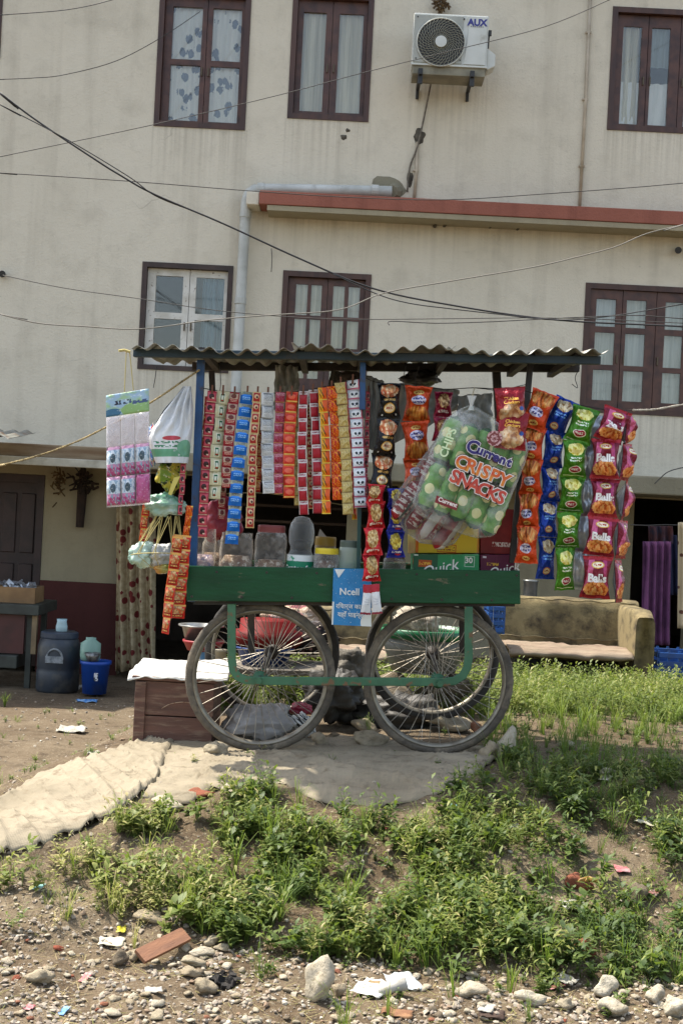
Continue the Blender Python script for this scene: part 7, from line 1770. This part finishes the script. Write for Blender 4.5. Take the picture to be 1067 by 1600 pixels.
# ------------------------------------------------------------------ litter
def scrap(label, px, py, wpx, hpx, m, seed, ang=0, curl=.25, name='litter_scrap', cat='scrap', stand=.35, th=.0012):
    b = G(px, py, 3.2, 13); k = S(b.y); w, h = wpx*k, hpx*k
    rz = Matrix.Rotation(R(-ang), 3, 'Z')
    def fn(u, v):
        x = (u-.5)*w; y = (v-.5)*h/ max(.28, stand); n = noise.noise(Vector((u*3+seed, v*3, seed)))+.5*abs(noise.noise(Vector((u*7+seed, v*6, seed+3))))
        e = .12*noise.noise(Vector((u*2+seed, v*2, 4)))*w
        return rz @ Vector((x+e, y*.75, .008+curl*w*(.5+n)*.55+stand*h*v*.6))
    mb = MB(); mb.grid(fn, 10, 8); me = mb.mesh(name); o = link(name, me, m, smooth=True); o.location = b-Vector((0, 0, .006))
    so = o.modifiers.new('t', 'SOLIDIFY'); so.thickness = th
    return tag(o, label, cat)
m_pap = mat('dirty_white_paper', H('#aba79c'), .7, H('#918c7f'), 30, dirt=H('#7d7463'), dsc=40); m_foam = mat('cream_foam', H('#c9c3ae'), .8, H('#b0a88e'), 20)
m_pk = mat('pink_wrapper', H('#9a4a50'), .5, H('#b3908c'), 30); m_rw = mat('red_wrapper', H('#7d2a2c'), .5, H('#a3968c'), 40); m_bw = mat('blue_wrapper', H('#2f6fb0'), .4, H('#8fb0cc'), 40); m_tw = mat('teal_wrapper', H('#4f8c90'), .5, H('#8aa8a4'), 30); m_gw2 = mat('grey_foam', H('#9a9a90'), .7, H('#7e7e74'), 20)
m_brl = mat('dry_brown_leaf', H('#6f4a30'), .8, H('#8f6a48'), 20); m_ban = mat('banana_skin', H('#a8843a'), .6, H('#6b4a22'), 14)
for i, a in enumerate([
 ('crumpled printed paper sheet near the big white rock', 582, 1550, 52, 26, print_mat('printed_paper', H('#c6c3ba'), [('script', .5, .5, .4, .35, H('#8b867a'), 6, 20), ('rect', .3, .9, .2, .05, H('#7d6a4a'))], rough=.7), 1, 30),
 ('small white triangle of plastic in the weeds', 345, 1400, 14, 26, m_pap, 2, 10, .3), ('white foam piece below the plastic triangle', 358, 1424, 18, 24, m_foam, 3, 10, .3),
 ('pink sachet lying in the weeds at lower centre', 642, 1466, 28, 18, m_pk, 4, -25), ('teal scrap just above the pink sachet', 647, 1452, 12, 16, m_tw, 5, -40),
 ('grey foam slab in the weeds at right', 896, 1420, 38, 18, m_gw2, 6, -10), ('maroon wrapper on the rubble at right', 978, 1396, 22, 14, m_rw, 7, 25), ('pinkish wrapper beside the broken brick', 970, 1360, 22, 16, m_pk, 8, 0),
 ('cream foam sheet left of the brown plank', 175, 1476, 38, 14, m_foam, 9, 0), ('bright yellow scrap above the cream foam', 190, 1454, 14, 12, mat('yellow_scrap', H('#b3a82a'), .5), 10, 0),
 ('white strip of paper below the brown plank', 240, 1550, 28, 8, m_pap, 11, -8), ('pink and white bit at the lower left', 134, 1530, 12, 16, m_pk, 12, 10), ('small red scrap in the bottom left corner', 46, 1576, 14, 8, m_pk, 13, 20),
 ('white square scrap near the bottom centre', 760, 1578, 22, 14, m_pap, 14, 20), ('torn blue-grey plastic at the bottom centre', 628, 1540, 46, 28, film('torn_film', (.7, .75, .75, 1), .5, .2, .5, bump=.6), 15, -15), ('curved white plastic piece at lower right', 884, 1538, 34, 12, m_pap, 16, 35, .5), ('pink scrap next to the curved plastic piece', 869, 1544, 10, 14, m_pk, 17, 60),
 ('red leaf lying below the sheet edge at centre', 604, 1302, 22, 10, mat('red_leaf', H('#a34a4a'), .7), 18, 40), ('pale plastic scrap on the right grass', 812, 1296, 36, 10, m_pap, 19, 0), ('whitish stone-like foam on the right slope', 946, 1218, 16, 14, m_foam, 20, 30),
 ('dry curled leaf on the dark grass at right', 820, 1290, 20, 8, m_brl, 21, 0), ('pale wood chip on the right slope', 1010, 1288, 34, 12, m_foam, 22, 35), ('white scrap near the far right of the slope', 1040, 1300, 20, 10, m_pap, 23, 0),
 ('white plastic bag scrap on the earth at left', 112, 1144, 44, 14, m_pap, 24, 0), ('blue wrapper on the yard before the bucket', 136, 1098, 32, 8, m_bw, 25, 0), ('white rag beside the drum foot', 118, 1078, 18, 14, m_pap, 26, 0, .5),
 ('cream paper slip left of the chest', 146, 1178, 18, 8, m_pap, 27, -5), ('turquoise scrap in the weeds at left', 62, 1388, 12, 12, m_tw, 28, 10), ('dried brown leaf on the roadside', 620, 1588, 50, 12, m_brl, 29, 10), ('dark brown bark strip at the bottom centre', 768, 1590, 40, 10, mat('bark_strip', H('#3c2a1e'), .8), 30, 5),
 ('red wrapper scrap at the far right rubble', 1018, 1398, 20, 14, m_rw, 31, 30), ('white curled film on the mound by the sacking', 385, 1240, 22, 18, m_pap, 32, 20), ('light teal film under the sheet edge', 705, 1262, 22, 6, m_tw, 33, 0), ('white crumb of plastic near the sheet edge', 810, 1258, 14, 10, m_pap, 34, 0),
 ('blue and white strip at the lower left', 100, 1582, 10, 14, m_bw, 35, 10), ('pink tissue near the shaded bare patch', 985, 1194, 40, 8, m_pk, 36, 0)]):
    scrap(*a[:7], **({'ang': a[7]} if len(a) > 7 else {}), **({'curl': a[8]} if len(a) > 8 else {}))
pb = G(253, 1494); k = S(pb.y); a, b = G(218, 1512), G(290, 1476); dv = (b-a); 
o = MB().box((0, 0, 0), (dv.length*1.0, .055, .014)).build('wooden_plank', mat('raw_brown_plank', H('#8a5f42'), .7, H('#75503a'), 5, stretch=(1, 6, 1), bump=.3), None, bevel=.001)
o.location = (a+b)/2+Vector((0, 0, .035)); o.rotation_euler = (R(32), -math.atan2(dv.z, math.hypot(dv.x, dv.y)), math.atan2(dv.y, dv.x)); tag(o, 'short brown plank lying on the stones at lower left', 'plank')
cp = thing('paper_cup', 'crushed white paper cup at the end of the printed paper sheet', 'cup', G(613, 1560)); q = WL[cp.name]; kk = S(q.y)
MB().lathe([(.014, -.045), (.02, .045), (.018, .045), (.012, -.042), (.001, -.042)], q+Vector((0, .01, .03)), 16, rot=Matrix.Rotation(R(70), 3, 'Y')).build('cup_wall', m_pap, cp, smooth=True)
bn_ = thing('banana_skin', 'brown-yellow banana skin in the rubble of the right weeds', 'banana skin', G(918, 1392)); q = WL[bn_.name]; mb = MB()
for a in (-.4, .5, 1.9, 3.0): mb.tube([q+Vector((0, 0, .045)), q+Vector((math.cos(a)*.03, -.01, .04)), q+Vector((math.cos(a)*.055, math.sin(a)*.02, .012))], [.010, .009, .003], 6, flat=.4)
mb.build('peel', m_ban, bn_, smooth=True)
bp_ = thing('burnt_patch', 'black charred lump of ash among the roadside stones', 'ash', G(352, 1535)); q = WL[bp_.name]; mb = MB()
m_ch = mat('charcoal', H('#151311'), .95, H('#2b2723'), 30, bump=.8)
for i in range(34):
    mb.box(q+Vector((random.gauss(0, .028), random.gauss(0, .035), random.uniform(0, .014))), (random.uniform(.012, .03),)*2+(random.uniform(.006, .014),), Matrix.Rotation(random.uniform(0, 3), 3, Vector((random.random(), random.random(), random.random())).normalized()))
mb.build('ash_lumps', m_ch, bp_)['kind'] = 'stuff'
